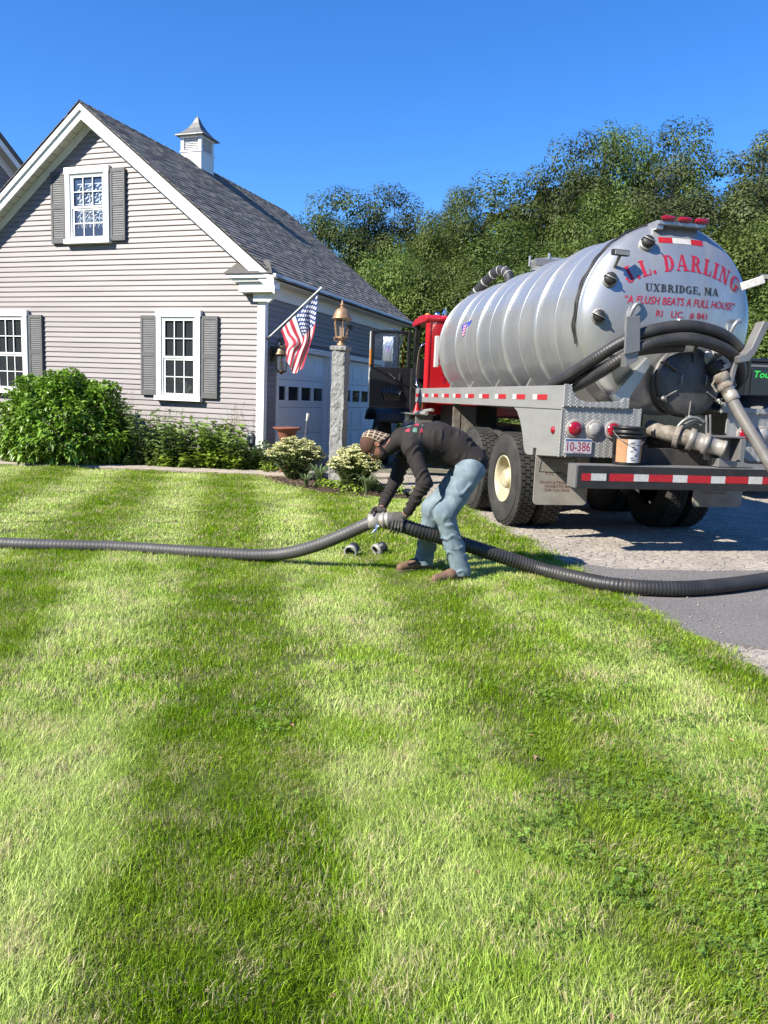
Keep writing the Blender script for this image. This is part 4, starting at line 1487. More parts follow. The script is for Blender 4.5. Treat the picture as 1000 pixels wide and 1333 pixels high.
for (x, y, h, w, ns, per, L, W, m, lb, nm) in (
    (-4.72, 14.95, 1.36, 0.72, 34, 18, 0.125, 0.068, M_weedB, "tall bluish leafy plant right beside the round shrub", "leafy_perennial"),
    (-4.15, 15.0, 1.0, 0.95, 40, 15, 0.125, 0.072, M_weedB, "mid-height grey green plant below the left shutter of the right window", "leafy_perennial"),
    (-3.62, 15.0, 1.12, 0.95, 46, 16, 0.14, 0.088, M_weedA, "bushy green plant in front of the right window sill", "leafy_perennial"),
    (-3.12, 14.95, 1.0, 0.95, 44, 15, 0.14, 0.09, M_weedA, "bright leafy clump below the right shutter", "leafy_perennial"),
    (-2.72, 15.0, 0.68, 0.85, 36, 12, 0.12, 0.075, M_weedB, "low spreading plant next to the white corner base", "leafy_perennial"),
    (-4.35, 15.08, 1.22, 0.8, 36, 16, 0.11, 0.05, M_weedA, "tall loose green plant between the round shrub and the right window", "leafy_perennial"),
    (-2.45, 14.95, 0.5, 0.6, 30, 10, 0.10, 0.055, M_weedA, "bright leafy plant hugging the white corner base", "leafy_perennial"),
    (-4.55, 14.72, 0.50, 0.45, 14, 10, 0.075, 0.04, M_weedA, "thin upright weeds at the path edge", "weed_clump"),
    (-5.05, 14.72, 0.34, 0.5, 12, 7, 0.08, 0.04, M_weedA, "small weed clump at the foot of the round shrub", "weed_clump"),
    (-2.3, 14.55, 0.34, 0.55, 16, 8, 0.09, 0.045, M_lime, "yellow green low plant at the house corner", "weed_clump"),
    (-4.02, 14.78, 0.36, 0.62, 34, 9, 0.12, 0.075, M_lime, "lime green low clump below the left edge of the right window", "weed_clump"),
    (-3.42, 14.80, 0.46, 0.70, 40, 10, 0.12, 0.075, M_lime, "tallest lime green clump below the right window", "weed_clump"),
    (-2.88, 14.80, 0.36, 0.60, 32, 9, 0.12, 0.07, M_lime, "lime green low clump between the wispy grass and the corner", "weed_clump")):
    s_, l_ = weed(int(abs(x * 100)), h, w, ns, per, L, W, m)
    bed_plant(nm, lb, "plant", (x, y, 0.0), s_, l_, group=PG)
# tall wispy grass with seed heads by the shutter
rng = np.random.default_rng(77)
def wisp(seed, n, h, spread):
    rng = np.random.default_rng(seed)
    st = MB().use(M_straw)
    V, F, at = [], [], []
    for i in range(n):
        a = rng.uniform(0, 6.28); hh = h * rng.uniform(.65, 1.0); r = spread * rng.uniform(0.2, 1)
        pts = spline([(0.05 * math.cos(a), 0.05 * math.sin(a), 0), (r * .3 * math.cos(a), r * .3 * math.sin(a), hh * .6), (r * math.cos(a), r * math.sin(a), hh)], 4)
        st.tube(pts, 0.003, 3, radii=[.0035 - .0022 * k / 8 for k in range(9)], caps=False)
        for k in range(22):
            q = pts[-1].lerp(pts[4], rng.uniform(0, .75)) + Vector(rng.normal(0, .022, 3))
            o = len(V); s = rng.uniform(0.006, 0.013); e = Vector(rng.normal(0, 1, 3)).normalized() * s
            V += [tuple(q), tuple(q + e + Vector((0, 0, s))), tuple(q + Vector((0, 0, 2.4 * s))), tuple(q - e * .6 + Vector((0, 0, s)))]
            F.append((o, o + 1, o + 2, o + 3)); at += [rng.uniform()] * 4
    return st.mesh("stem"), quads_mesh("seed_heads", V, F, M_straw, {"rnd": at})
s_, l_ = wisp(5, 16, 1.42, 0.30)
t = thing("ornamental_grass", "tall wispy straw-coloured grass in front of the right shutter", "plant", (-2.98, 15.02, 0)); link("stem", s_, t, kind='stuff'); link("seed_heads", l_, t, kind='stuff')
s_, l_ = wisp(6, 7, 1.5, 0.16)
t = thing("ornamental_grass", "thin tall seed stalks rising beside the left shutter of the right window", "plant", (-4.95, 15.05, 0)); link("stem", s_, t, kind='stuff'); link("seed_heads", l_, t, kind='stuff')

# lime ground cover along the path
Vs, Fs, At = [], [], []
n0 = 0
for i in range(84):
    if i < 60:
        x, y = rng.uniform(-5.0, -2.2), rng.uniform(14.74, 15.0)
    elif i < 72:
        x, y = rng.uniform(-9, -5.2), rng.uniform(14.62, 14.8)
    else:
        x, y = rng.uniform(-1.2, 0.4), rng.uniform(12.0, 13.0)
    m = 60
    d = rng.normal(0, 1, (m, 3)); d /= np.linalg.norm(d, axis=1)[:, None]; d[:, 2] = np.abs(d[:, 2])
    s = rng.uniform(0.12, 0.24)
    V, F = leaf_cloud(np.array([x, y, 0.01]) + d * np.array([s, s, s * .7]), d + [0, 0, .8], 0.062, rng, 0.62)
    Vs.append(V); Fs.append(F + n0); At.append(np.repeat(rng.uniform(size=m), 4)); n0 += len(V)
link("ground_cover", quads_mesh("ground_cover", np.concatenate(Vs), np.concatenate(Fs), M_lime, {"rnd": np.concatenate(At)}), kind='stuff')
# bark chips on the bed
Vs, Fs, n0 = [], [], 0
pts_ = []
while len(pts_) < 2600:
    x, y = rng.uniform(-9, 0.5), rng.uniform(11.4, 15.3)
    if inside(BED, np.array([x]), np.array([y]))[0] and not inside(PATH, np.array([x]), np.array([y]))[0]:
        pts_.append((x, y, 0.012 + rng.uniform(0, .015)))
V, F = leaf_cloud(np.array(pts_), np.tile([0., 0., 1.], (len(pts_), 1)), 0.055, rng, 0.4, jitter=.35)
M_chip = mat("bark_chip", (0.16, 0.10, 0.065), 0.9, var=0.5, scale=20, attr="rnd", attr_amt=0.5)
link("bark_chips", quads_mesh("bark_chips", V, F, M_chip, {"rnd": np.repeat(rng.uniform(size=len(pts_)), 4)}), kind='stuff')

# the two sedum clumps
M_sedleaf = mat("sedum_leaf", (0.17, 0.24, 0.06), 0.45, var=0.3, scale=4, attr="rnd", attr_amt=0.35, trans=0.2)
M_sedflower = mat("sedum_flower", (0.62, 0.62, 0.24), 0.8, col2=(0.74, 0.69, 0.40), scale=9, attr="rnd", attr_amt=0.3)
def sedum(seed, w, h):
    rng = np.random.default_rng(seed)
    st = MB().use(M_stem)
    Ps, Ds = [], []
    HV, HF, HA = [], [], []
    n0 = 0
    for i in range(215):
        a = rng.uniform(0, 6.28); u = math.sqrt(rng.uniform())
        ex = u * w / 2
        tip = Vector((ex * math.cos(a), ex * math.sin(a), h * (1 - 0.42 * u ** 2.2) * rng.uniform(0.86, 1.04)))
        b = Vector((ex * .25 * math.cos(a), ex * .25 * math.sin(a), 0))
        pts = spline([b, b.lerp(tip, .55) + Vector((0, 0, .05)), tip], 4)
        st.tube(pts, 0.005, 4, caps=False)
        for k in range(11):
            q = pts[min(8, 1 + int(k * .72))]
            an = k * 2.0 + rng.normal(0, .3)
            Ps.append(tuple(q)); Ds.append((math.cos(an), math.sin(an), .45 + rng.normal(0, .2)))
        m = 34                          # the flat flower head: a dome of tiny stars
        rr = rng.uniform(0.038, 0.062)
        aa = rng.uniform(0, 6.28, m); ru = np.sqrt(rng.uniform(0, 1, m)) * rr
        P = np.stack([tip.x + ru * np.cos(aa), tip.y + ru * np.sin(aa), tip.z + 0.018 * (1 - (ru / rr) ** 2) + rng.normal(0, .004, m)], 1)
        V, F = leaf_cloud(P, np.tile([0., 0., 1.], (m, 1)), 0.019, rng, 0.9, jitter=.5)
        HV.append(V); HF.append(F + n0); n0 += len(V); HA.append(np.full(len(V), rng.uniform()))
    V, F = broad_leaves(np.array(Ps), np.array(Ds), 0.075, 0.040, rng, 0.2)
    return st.mesh("stem"), quads_mesh("foliage", V, F, M_sedleaf, {"rnd": np.repeat(rng.uniform(size=len(Ps)), 7)}), \
        quads_mesh("flower_heads", np.concatenate(HV), np.concatenate(HF), M_sedflower, {"rnd": np.concatenate(HA)})
for (x, y, w, h, seed, lb) in ((-1.62, 13.75, 1.08, 0.74, 51, "wide sedum clump with cream flower heads in front of the terracotta bowl"),
                               (-0.50, 12.35, 0.86, 0.72, 52, "narrower sedum clump in front of the granite lamp post beside the man's cap")):
    s_, l_, f_ = sedum(seed, w, h)
    bed_plant("sedum_clump", lb, "plant", (x, y, 0), s_, l_, [("flower_heads", f_)], "sedum clumps by the lamp post")
# strappy leaves at their feet
def strap(seed, n, h):
    rng = np.random.default_rng(seed)
    V, F, at = [], [], []
    for i in range(n):
        a = rng.uniform(0, 6.28); hh = h * rng.uniform(.6, 1.05); r = hh * rng.uniform(.3, 1.0); wd = rng.uniform(.006, .011)
        sx, sy = -math.sin(a) * wd, math.cos(a) * wd
        o = len(V); q = rng.uniform()
        for (rr, zz, k) in ((0.01, 0, 1), (r * .35, hh * .7, 1), (r * .75, hh * .95, .8), (r * 1.1, hh * .8, .1)):
            x, y = rr * math.cos(a), rr * math.sin(a)
            V += [(x - sx * k, y - sy * k, zz), (x + sx * k, y + sy * k, zz)]; at += [q, q]
        for k in range(3):
            F.append((o + 2 * k, o + 2 * k + 1, o + 2 * k + 3, o + 2 * k + 2))
    return quads_mesh("foliage", V, F, M_strap, {"rnd": at}, smooth=True)
M_strap = mat("strappy_leaf", (0.17, 0.24, 0.10), 0.45, var=0.25, scale=4, attr="rnd", attr_amt=0.35, trans=0.3)
for (x, y, n, h, lb) in ((-1.12, 13.0, 70, 0.36, "strappy-leaved tuft at the foot of the wide sedum"), (-0.28, 11.9, 60, 0.34, "strappy-leaved tuft in front of the narrower sedum"),
                         (-1.3, 12.55, 40, 0.26, "short tuft of strap leaves at the lawn edge of the bed")):
    bed_plant("daylily_tuft", lb, "plant", (x, y, 0), None, strap(int(-x * 100), n, h), group="strappy tufts in the bed")
# ------------------------------------------------------------------ the tank truck (local: x to its right, y forward, z up; origin at the rear left body corner)
def brushed(name, col, rough, metal, stretch, dirt=(0.20, 0.185, 0.16), damt=(0.58, 0.85)):
    m = mat(name, col, rough, metal, col2=tuple(c * 0.80 for c in col), scale=5, stretch=stretch, detail=8, thresh=(0.3, 0.7))
    nt = m.node_tree; N, L = nt.nodes, nt.links
    b = N["Principled BSDF"]
    tc = N.new("ShaderNodeTexCoord")
    n = N.new("ShaderNodeTexNoise"); n.inputs["Scale"].default_value = 2.2; n.inputs["Detail"].default_value = 9; n.inputs["Roughness"].default_value = 0.7
    mp = N.new("ShaderNodeMapping"); mp.inputs["Scale"].default_value = (1, 1, 0.35)
    L.new(tc.outputs["Object"], mp.inputs[0]); L.new(mp.outputs[0], n.inputs["Vector"])
    mr = N.new("ShaderNodeMapRange"); mr.inputs[1].default_value, mr.inputs[2].default_value = damt
    L.new(n.outputs[0], mr.inputs[0])
    mm = N.new("ShaderNodeMath"); mm.operation = 'SUBTRACT'; mm.inputs[0].default_value = metal
    sc = N.new("ShaderNodeMath"); sc.operation = 'MULTIPLY'; sc.inputs[1].default_value = 0.6
    L.new(mr.outputs[0], sc.inputs[0]); L.new(sc.outputs[0], mm.inputs[1]); L.new(mm.outputs[0], b.inputs["Metallic"])
    mx = N.new("ShaderNodeMix"); mx.data_type = 'RGBA'; mx.inputs[7].default_value = (*dirt, 1)
    src = b.inputs["Base Color"].links[0].from_socket
    L.new(src, mx.inputs[6]); L.new(mr.outputs[0], mx.inputs[0]); L.new(mx.outputs[2], b.inputs["Base Color"])
    return m
M_tank = brushed("tank_aluminium", (0.47, 0.475, 0.47), 0.33, 0.66, (1, 1, 0.25), damt=(0.50, 0.80))
M_body = brushed("body_aluminium", (0.38, 0.372, 0.355), 0.5, 0.4, (1, 0.3, 1))
M_steel = brushed("dull_steel", (0.30, 0.29, 0.275), 0.5, 0.6, (1, 1, 1), dirt=(0.13, 0.105, 0.085))
M_dirtysteel = mat("dirty_cast_iron", (0.27, 0.245, 0.21), 0.75, 0.2, col2=(0.13, 0.105, 0.08), scale=9, bump=0.5, bscale=60)
M_black = mat("black_paint", (0.014, 0.014, 0.015), 0.5, var=0.3, scale=8, col2=(0.027, 0.025, 0.023))
M_hatch = mat("grimy_hatch_black", (0.07, 0.07, 0.072), 0.5, 0.4, col2=(0.13, 0.125, 0.12), scale=6, bump=0.3, bscale=50)
M_rubber = mat("tyre_rubber", (0.020, 0.0195, 0.019), 0.85, col2=(0.045, 0.041, 0.036), scale=5, bump=0.4, bscale=70)
M_cream = mat("cream_wheel_paint", (0.55, 0.49, 0.34), 0.5, col2=(0.38, 0.32, 0.20), scale=6)
M_red = mat("red_cab_paint", (0.50, 0.010, 0.015), 0.3, coat=0.5, var=0.15, scale=4)
M_rlens = mat("red_lens", (0.33, 0.006, 0.02), 0.18, coat=0.6, var=0.4, scale=50)
M_clens = mat("clear_lens", (0.36, 0.35, 0.33), 0.22, coat=0.5, var=0.3, scale=60)
M_alens = mat("amber_lens", (0.75, 0.26, 0.02), 0.25, coat=0.5)
M_tapeR = mat("red_reflective_tape", (0.45, 0.015, 0.022), 0.45, var=0.35, scale=40)
M_tapeW = mat("white_reflective_tape", (0.55, 0.54, 0.51), 0.5, var=0.25, scale=30)
M_letR = mat("red_lettering", (0.42, 0.018, 0.045), 0.45, var=0.25, scale=30)
M_letK = mat("black_lettering", (0.025, 0.025, 0.027), 0.5)
M_chrome = mat("chrome", (0.75, 0.75, 0.76), 0.12, 1.0)
M_flap = mat("pale_mud_flap", (0.30, 0.28, 0.24), 0.7, col2=(0.21, 0.19, 0.16), scale=5, bump=0.2)
M_frame = mat("chassis_black", (0.022, 0.021, 0.02), 0.8, col2=(0.05, 0.042, 0.034), scale=7, bump=0.4)

truck = thing("septic_truck", "silver septic tank truck with a red cab and its driver door standing open", "truck", (1.763, 7.864, 0), R(11.43))
TX, TZ, TR, YS, DD, YF = 1.27, 2.44, 1.0, 0.40, 0.30, 6.0
def dome_y(dx, dz, off=0.0):
    q = min(0.999, (dx * dx + dz * dz) / TR ** 2)
    return YS - DD * math.sqrt(1 - q) - off

# ---- diamond tread plate: flat sheet plus raised bars
def tread_plate(mb, poly, y, step=0.036):
    """raised lozenges on the plane y, facing -y"""
    P = np.array(poly)
    x0, x1, z0, z1 = P[:, 0].min(), P[:, 0].max(), P[:, 1].min(), P[:, 1].max()
    i = 0
    z = z0
    while z < z1:
        x = x0 + (i % 2) * step / 2
        j = 0
        while x < x1:
            if inside(poly, np.array([x]), np.array([z]))[0]:
                a = PI / 4 if (i + j) % 2 == 0 else -PI / 4
                l, w = 0.0135, 0.0038
                ux, uz = math.cos(a) * l, math.sin(a) * l
                vx, vz = -math.sin(a) * w, math.cos(a) * w
                mb.add([(x - ux, y, z - uz), (x + vx, y, z + vz), (x + ux, y, z + uz), (x - vx, y, z - vz), (x, y - 0.0035, z)],
                       [(0, 1, 4), (1, 2, 4), (2, 3, 4), (3, 0, 4)])
            x += step
            j += 1
        z += step / 2
        i += 1

# ---- tank
tk = MB().use(M_tank)
prof = []
for k in range(0, 15):
    a = PI / 2 * k / 14
    prof.append((math.sin(a) * TR, YS - DD * math.cos(a)))
prof += [(TR, YS + 0.01)] + [(TR, YS + (YF - YS) * k / 20) for k in range(1, 21)]
for k in range(1, 13):
    a = PI / 2 * k / 12
    prof.append((math.cos(a) * TR, YF + 0.26 * math.sin(a)))
tk.lathe(prof, (TX, 0, TZ), (0, 1, 0), 96)
tank = tk.build("tank", truck)
for y in (1.55, 2.68, 3.81, 4.94, 5.86):
    r = MB().use(M_tank)
    w = 0.062 if y < 5.8 else 0.03
    pr = [(TR - 0.002, y - w), (TR + 0.008, y - w), (TR + 0.024, y - w * .6), (TR + 0.028, y), (TR + 0.024, y + w * .6), (TR + 0.008, y + w), (TR - 0.002, y + w)]
    r.lathe(pr, (TX, 0, TZ), (0, 1, 0), 96)
    r.build("rib", tank)
for y in (0.39, 0.98, 2.1, 3.25, 4.4):
    r = MB().use(M_tank)
    r.lathe([(TR - 0.002, y - 0.012), (TR + 0.005, y - 0.006), (TR + 0.005, y + 0.006), (TR - 0.002, y + 0.012)], (TX, 0, TZ), (0, 1, 0), 96)
    r.build("weld_seam", tank)
# cable along the rear seam
cb = MB().use(M_black)
for off, dy in ((0.014, 0.42), (0.020, 0.45)):
    pts = []
    for k in range(40):
        a = R(88) + (R(196) - R(88)) * k / 39
        rr = TR + off + 0.006 * math.sin(k * 1.3)
        pts.append((TX + rr * math.cos(a), dy + 0.014 * math.sin(k * .7 + off * 90), TZ + rr * math.sin(a)))
    cb.tube(pts, 0.009, 6)
cb.build("cable", truck)
# saddles under the tank
sd = MB().use(M_steel)
for y in (0.8, 2.1, 3.3, 4.5, 5.7):
    sd.prism([(0.30, 1.46), (2.24, 1.46), (2.05, 1.86), (1.9, 1.70), (1.27, 1.442), (0.64, 1.70), (0.49, 1.86)], y - 0.03, y + 0.03, 'y')
sd.build("saddle", truck, kind='stuff')

# ---- slab serif glyphs (unit height)
def _arc(cx, cy, ro, ri, a0, a1, n=10, ci=None):
    ci = ci or (cx, cy)
    out = []
    for k in range(n):
        t0, t1 = R(a0 + (a1 - a0) * k / n), R(a0 + (a1 - a0) * (k + 1) / n)
        out.append([(cx + ro[0] * math.cos(t0), cy + ro[1] * math.sin(t0)), (cx + ro[0] * math.cos(t1), cy + ro[1] * math.sin(t1)),
                    (ci[0] + ri[0] * math.cos(t1), ci[1] + ri[1] * math.sin(t1)), (ci[0] + ri[0] * math.cos(t0), ci[1] + ri[1] * math.sin(t0))])
    return out
def _rc(x0, x1, y0, y1):
    return [[(x0, y0), (x1, y0), (x1, y1), (x0, y1)]]
def _stem(x0, x1, top=True, bot=True, o=0.09, s=0.075, y0=0.0, y1=1.0):
    p = _rc(x0, x1, y0, y1)
    if top:
        p += _rc(x0 - o, x1 + o, 1 - s, 1)
    if bot:
        p += _rc(x0 - o, x1 + o, 0, s)
    return p
def glyph(c):
    if c == 'I': return _stem(.1, .34), .44
    if c == 'L': return _stem(.1, .34) + _rc(.34, .68, 0, .075) + [[(.58, .07), (.68, .07), (.68, .36), (.64, .36)]], .72
    if c == 'J': return _stem(.34, .58, True, False, y0=.26) + _arc(.32, .26, (.26, .28), (.05, .2), 0, -160, 10) + _arc(.13, .30, (.1, .1), (0, 0), 0, 360, 8), .70
    if c == 'D': return _stem(.1, .34) + _arc(.34, .5, (.44, .5), (.21, .425), -90, 90, 14), .82
    if c == 'A': return [[(.06, 0), (.16, 0), (.50, 1), (.40, 1)], [(.38, 1), (.56, 1), (.90, 0), (.62, 0)]] + _rc(.2, .72, .28, .36) + _rc(-.02, .28, 0, .07) + _rc(.52, 1.0, 0, .07), .98
    if c == 'R': return _stem(.1, .34) + _arc(.34, .73, (.36, .27), (.15, .195), -90, 90, 12) + [[(.38, .48), (.60, .50), (.86, .04), (.60, .04)]] + _rc(.58, .94, 0, .07), .92
    if c == 'N': return _rc(.12, .22, 0, 1) + _rc(.0, .34, 0, .07) + _rc(.0, .2, .93, 1) + [[(.10, 1), (.36, 1), (.82, 0), (.62, 0)]] + _rc(.72, .82, 0, 1) + _rc(.6, .94, .93, 1), .94
    if c == 'G': return _arc(.45, .5, (.42, .5), (.19, .425), 48, 300, 20) + _rc(.60, .83, .06, .44) + _rc(.50, .93, .40, .475) + [[(.40, 0), (.70, 0.02), (.70, .12), (.45, .085)]] + [[(.70, .68), (.78, .68), (.78, .98), (.72, .98)]], .94
    if c == 'U': return _rc(.1, .33, .32, 1) + _rc(0, .43, .93, 1) + _rc(.68, .78, .32, 1) + _rc(.56, .9, .93, 1) + _arc(.44, .33, (.34, .33), (.175, .24), 180, 360, 14, (.505, .33)), .88
    if c == 'X': return [[(.08, 1), (.34, 1), (.84, 0), (.58, 0)], [(.12, 0), (.22, 0), (.80, 1), (.70, 1)]] + _rc(0, .36, 0, .07) + _rc(.5, .92, 0, .07) + _rc(0, .42, .93, 1) + _rc(.58, .92, .93, 1), .94
    if c == 'B': return _stem(.1, .34) + _arc(.34, .75, (.32, .25), (.13, .18), -90, 90, 10) + _arc(.34, .27, (.40, .27), (.18, .195), -90, 90, 12), .80
    if c == 'E': return _stem(.1, .34) + _rc(.34, .70, .925, 1) + _rc(.34, .72, 0, .075) + _rc(.34, .55, .46, .54) + [[(.61, .93), (.70, .93), (.70, .68), (.66, .68)], [(.62, .07), (.72, .07), (.72, .34), (.68, .34)]] + _rc(.53, .59, .36, .64), .78
    if c == 'M': return _rc(.12, .22, 0, 1) + _rc(0, .34, 0, .07) + _rc(0, .2, .93, 1) + [[(.12, 1), (.36, 1), (.62, .1), (.50, .1)], [(.50, .1), (.60, .1), (.86, 1), (.78, 1)]] + _rc(.78, 1.02, 0, 1) + _rc(.68, 1.12, 0, .07) + _rc(.9, 1.12, .93, 1), 1.14
    if c == '.': return _arc(.12, .11, (.12, .12), (0, 0), 0, 360, 10), .28
    if c == ',': return _arc(.12, .11, (.12, .12), (0, 0), 0, 360, 10) + [[(.13, .06), (.24, .10), (.12, -.18), (.05, -.16)]], .28
    return [], .36

def dome_faces(mb, polys, tf, kz=0.0):
    """flat polygons laid on the dome; each piece a hair above the last"""
    for k, pl in enumerate(polys):
        q = [tf(a, b) for a, b in pl]
        o = 0.0035 + 0.00012 * (k % 12) + kz
        vs = [(TX + x, dome_y(x, z, o), TZ + z) for x, z in q]
        area = sum(q[i][0] * q[(i + 1) % len(q)][1] - q[(i + 1) % len(q)][0] * q[i][1] for i in range(len(q)))
        mb.add(vs, [tuple(range(len(q))) if area > 0 else tuple(range(len(q)))[::-1]])

def arched(s, x0, x1, cx, zc, rad, h, m, name):
    a0, a1 = math.atan2(x0 - cx, math.sqrt(rad ** 2 - (x0 - cx) ** 2)), math.atan2(x1 - cx, math.sqrt(rad ** 2 - (x1 - cx) ** 2))
    tot = sum(glyph(c)[1] + 0.10 for c in s) - 0.10
    sc = (a1 - a0) * rad / (tot * h)
    mb = MB().use(m)
    p = 0.0
    for c in s:
        pl, w = glyph(c)
        am = a0 + (p + w / 2) * h * sc / rad
        def tf(a, b, am=am, w=w):
            u, v = (a - w / 2) * h * sc, b * h
            return (cx + math.sin(am) * (rad + v) + math.cos(am) * u, zc + math.cos(am) * (rad + v) - math.sin(am) * u)
        dome_faces(mb, pl, tf)
        p += w + 0.10
    return mb.build(name, tank)
arched("J.L. DARLING", -0.575, 0.70, 0.055, -0.775, 1.265, 0.168, M_letR, "lettering")
def straight(s, x0, x1, z, h, m, name, sag=0.0):
    tot = sum(glyph(c)[1] + 0.08 for c in s) - 0.08
    sc = (x1 - x0) / (tot * h)
    mb = MB().use(m)
    p = 0.0
    for c in s:
        pl, w = glyph(c)
        dome_faces(mb, pl, lambda a, b, p=p: (x0 + (p + a) * h * sc, z + b * h))
        p += w + 0.08
    return mb.build(name, tank)
straight("UXBRIDGE, MA", -0.395, 0.455, 0.262, 0.078, M_letK, "lettering")
def sans(s, x0, x1, z, h, m, shear=0.0, bold=0.012, wob=0.0):
    vs, fs = text_polys(s, 1.0, shear, 1.05, bold)
    w = text_width(vs); mn = min(v[0] for v in vs)
    k = h / 0.72
    mb = MB().use(m)
    q = [(x0 + (a - mn) / w * (x1 - x0), z + b * k + wob * math.sin(a * 7)) for a, b in vs]
    mb.add([(TX + x, dome_y(x, zz, 0.004), TZ + zz) for x, zz in q], fs)
    return mb.build("lettering", tank)
sans("\u201cA FLUSH BEATS A FULL HOUSE\u201d", -0.60, 0.69, 0.135, 0.078, M_letR, 0.22, 0.014, 0.003)
sans("RI   LIC.  # 841", -0.265, 0.325, 0.012, 0.066, M_letR, 0.05, 0.012)

# reflective tape, lamp bar, knob on the dome
def dome_patch(x0, x1, z0, z1, m, name):
    mb = MB().use(m)
    n = 6
    for i in range(n):
        a, b = x0 + (x1 - x0) * i / n, x0 + (x1 - x0) * (i + 1) / n
        mb.add([(TX + x, dome_y(x, z, 0.003), TZ + z) for x, z in ((a, z0), (b, z0), (b, z1), (a, z1))], [(0, 1, 2, 3)])
    return mb.build(name, tank)
dome_patch(-0.24, -0.09, 0.770, 0.828, M_tapeR, "reflective_tape")
dome_patch(-0.088, 0.125, 0.770, 0.828, M_tapeW, "reflective_tape")
dome_patch(0.127, 0.27, 0.770, 0.828, M_tapeR, "reflective_tape")
lb = MB().use(M_tank)
lb.box(TX - 0.27, TX + 0.27, 0.20, 0.36, TZ + 0.945, TZ + 0.985)
lb.box(TX - 0.28, TX - 0.20, 0.22, 0.42, TZ + 0.90, TZ + 0.99)
bar = lb.build("lamp_bar", truck, bevel=0.008)
for dx in (-0.17, 0.02, 0.21):
    l = MB().use(M_rlens)
    l.tube([(TX + dx - 0.075, 0.19, TZ + 1.008), (TX + dx - 0.055, 0.19, TZ + 1.008), (TX + dx + 0.055, 0.19, TZ + 1.008), (TX + dx + 0.075, 0.19, TZ + 1.008)], 0.03, 10, radii=[0.016, 0.027, 0.027, 0.016])
    l.build("marker_lamp", bar)
kn = MB().use(M_tank)
kn.sphere((TX - 0.0, dome_y(0, -0.02) - 0.01, TZ - 0.02), 0.028, 10, 6)
kn.build("knob", truck)
# gauge caps (three sight ports on the left of the dome)
for dx, dz in ((-0.37, 0.745), (-0.745, 0.36), (-0.835, -0.01)):
    y = dome_y(dx, dz)
    nrm = Vector((dx * DD / max(.05, math.sqrt(max(0.02, 1 - dx * dx - dz * dz))), -1, dz * DD / max(.05, math.sqrt(max(0.02, 1 - dx * dx - dz * dz))))).normalized()
    c = Vector((TX + dx, y, TZ + dz))
    g = MB().use(M_steel)
    g.lathe([(0.0, -0.02), (0.078, -0.02), (0.078, 0.022), (0.066, 0.03), (0.0, 0.03)], c, nrm, 20, smooth=False)
    port = g.build("sight_port", truck)
    g = MB().use(M_black)
    g.lathe([(0.062, 0.03), (0.062, 0.07), (0.05, 0.085), (0.0, 0.088)], c, nrm, 18)
    g.build("cap", port)
    g = MB().use(M_steel)
    e = nrm.cross(Vector((0.5, 0, 1))).normalized()
    g.tube([c + e * 0.07 + nrm * 0.03, c + e * 0.06 + nrm * 0.10, c - e * 0.06 + nrm * 0.10, c - e * 0.07 + nrm * 0.03], 0.008, 6)
    g.build("clamp", port)
# work lights
def work_light(base, head, aim):
    b = MB().use(M_black)
    h = Vector(head)
    b.obox(h, 0.19, 0.06, 0.06, aim)
    wl = b.build("work_light", truck, bevel=0.008)
    l = MB().use(M_clens)
    M = Euler(aim).to_matrix()
    l.obox(h + M @ Vector((0, -0.034, 0)), 0.17, 0.012, 0.042, aim)
    l.build("lens", wl)
    a = MB().use(M_steel)
    a.tube([base, h - Vector((0, 0, 0.02))], 0.018, 8)
    a.build("bracket", wl)
    return wl
work_light((TX - 0.70, dome_y(-0.70, 0.50), TZ + 0.50), (TX - 0.72, 0.10, TZ + 0.61), (0.1, 0, 0.15))
work_light((TX + 0.93, 0.30, TZ + 0.45), (TX + 1.02, 0.16, TZ + 0.50), (0.1, 0, -0.2))
a = MB().use(M_tapeW)
a.obox((TX + 0.83, 0.13, TZ + 0.42), 0.24, 0.03, 0.085, (0, -0.35, -0.35))
a.build("light_arm", truck, bevel=0.008)
# hose hooks: bent rods
for dx, dz, sx in ((-0.50, 0.10, 1), (0.70, 0.0, 1)):
    h = MB().use(M_tank)
    y = dome_y(dx, dz)
    h.tube(spline([(TX + dx - 0.06, y + 0.03, TZ + dz - 0.26), (TX + dx - 0.05, y - 0.03, TZ + dz - 0.10), (TX + dx - 0.02, y - 0.06, TZ + dz + 0.0), (TX + dx + 0.03, y - 0.05, TZ + dz + 0.03), (TX + dx + 0.08, y + 0.02, TZ + dz + 0.03)], 5), 0.02, 8)
    h.build("hook", truck)
# flat hose rack plates
b = MB().use(M_steel)
b.add([], [])
b.prism([(0.49, 2.02), (0.655, 2.06), (0.625, 2.40), (0.48, 2.385)], -0.27, -0.245, 'y')
b.prism([(0.53, 1.90), (0.655, 1.98), (0.655, 2.06), (0.50, 2.03)], -0.244, 0.20, 'y')
b.build("hose_rack", truck, bevel=0.006)
b = MB().use(M_steel)
b.prism([(1.74, 2.00), (1.85, 2.02), (1.92, 2.12), (2.045, 2.42), (1.97, 2.425), (1.86, 2.15), (1.80, 2.09), (1.72, 2.06)], -0.30, -0.17, 'y')
b.prism([(1.70, 1.72), (1.74, 1.72), (1.79, 2.04), (1.74, 2.04)], -0.22, -0.18, 'y')
b.build("hose_rack", truck, bevel=0.006)

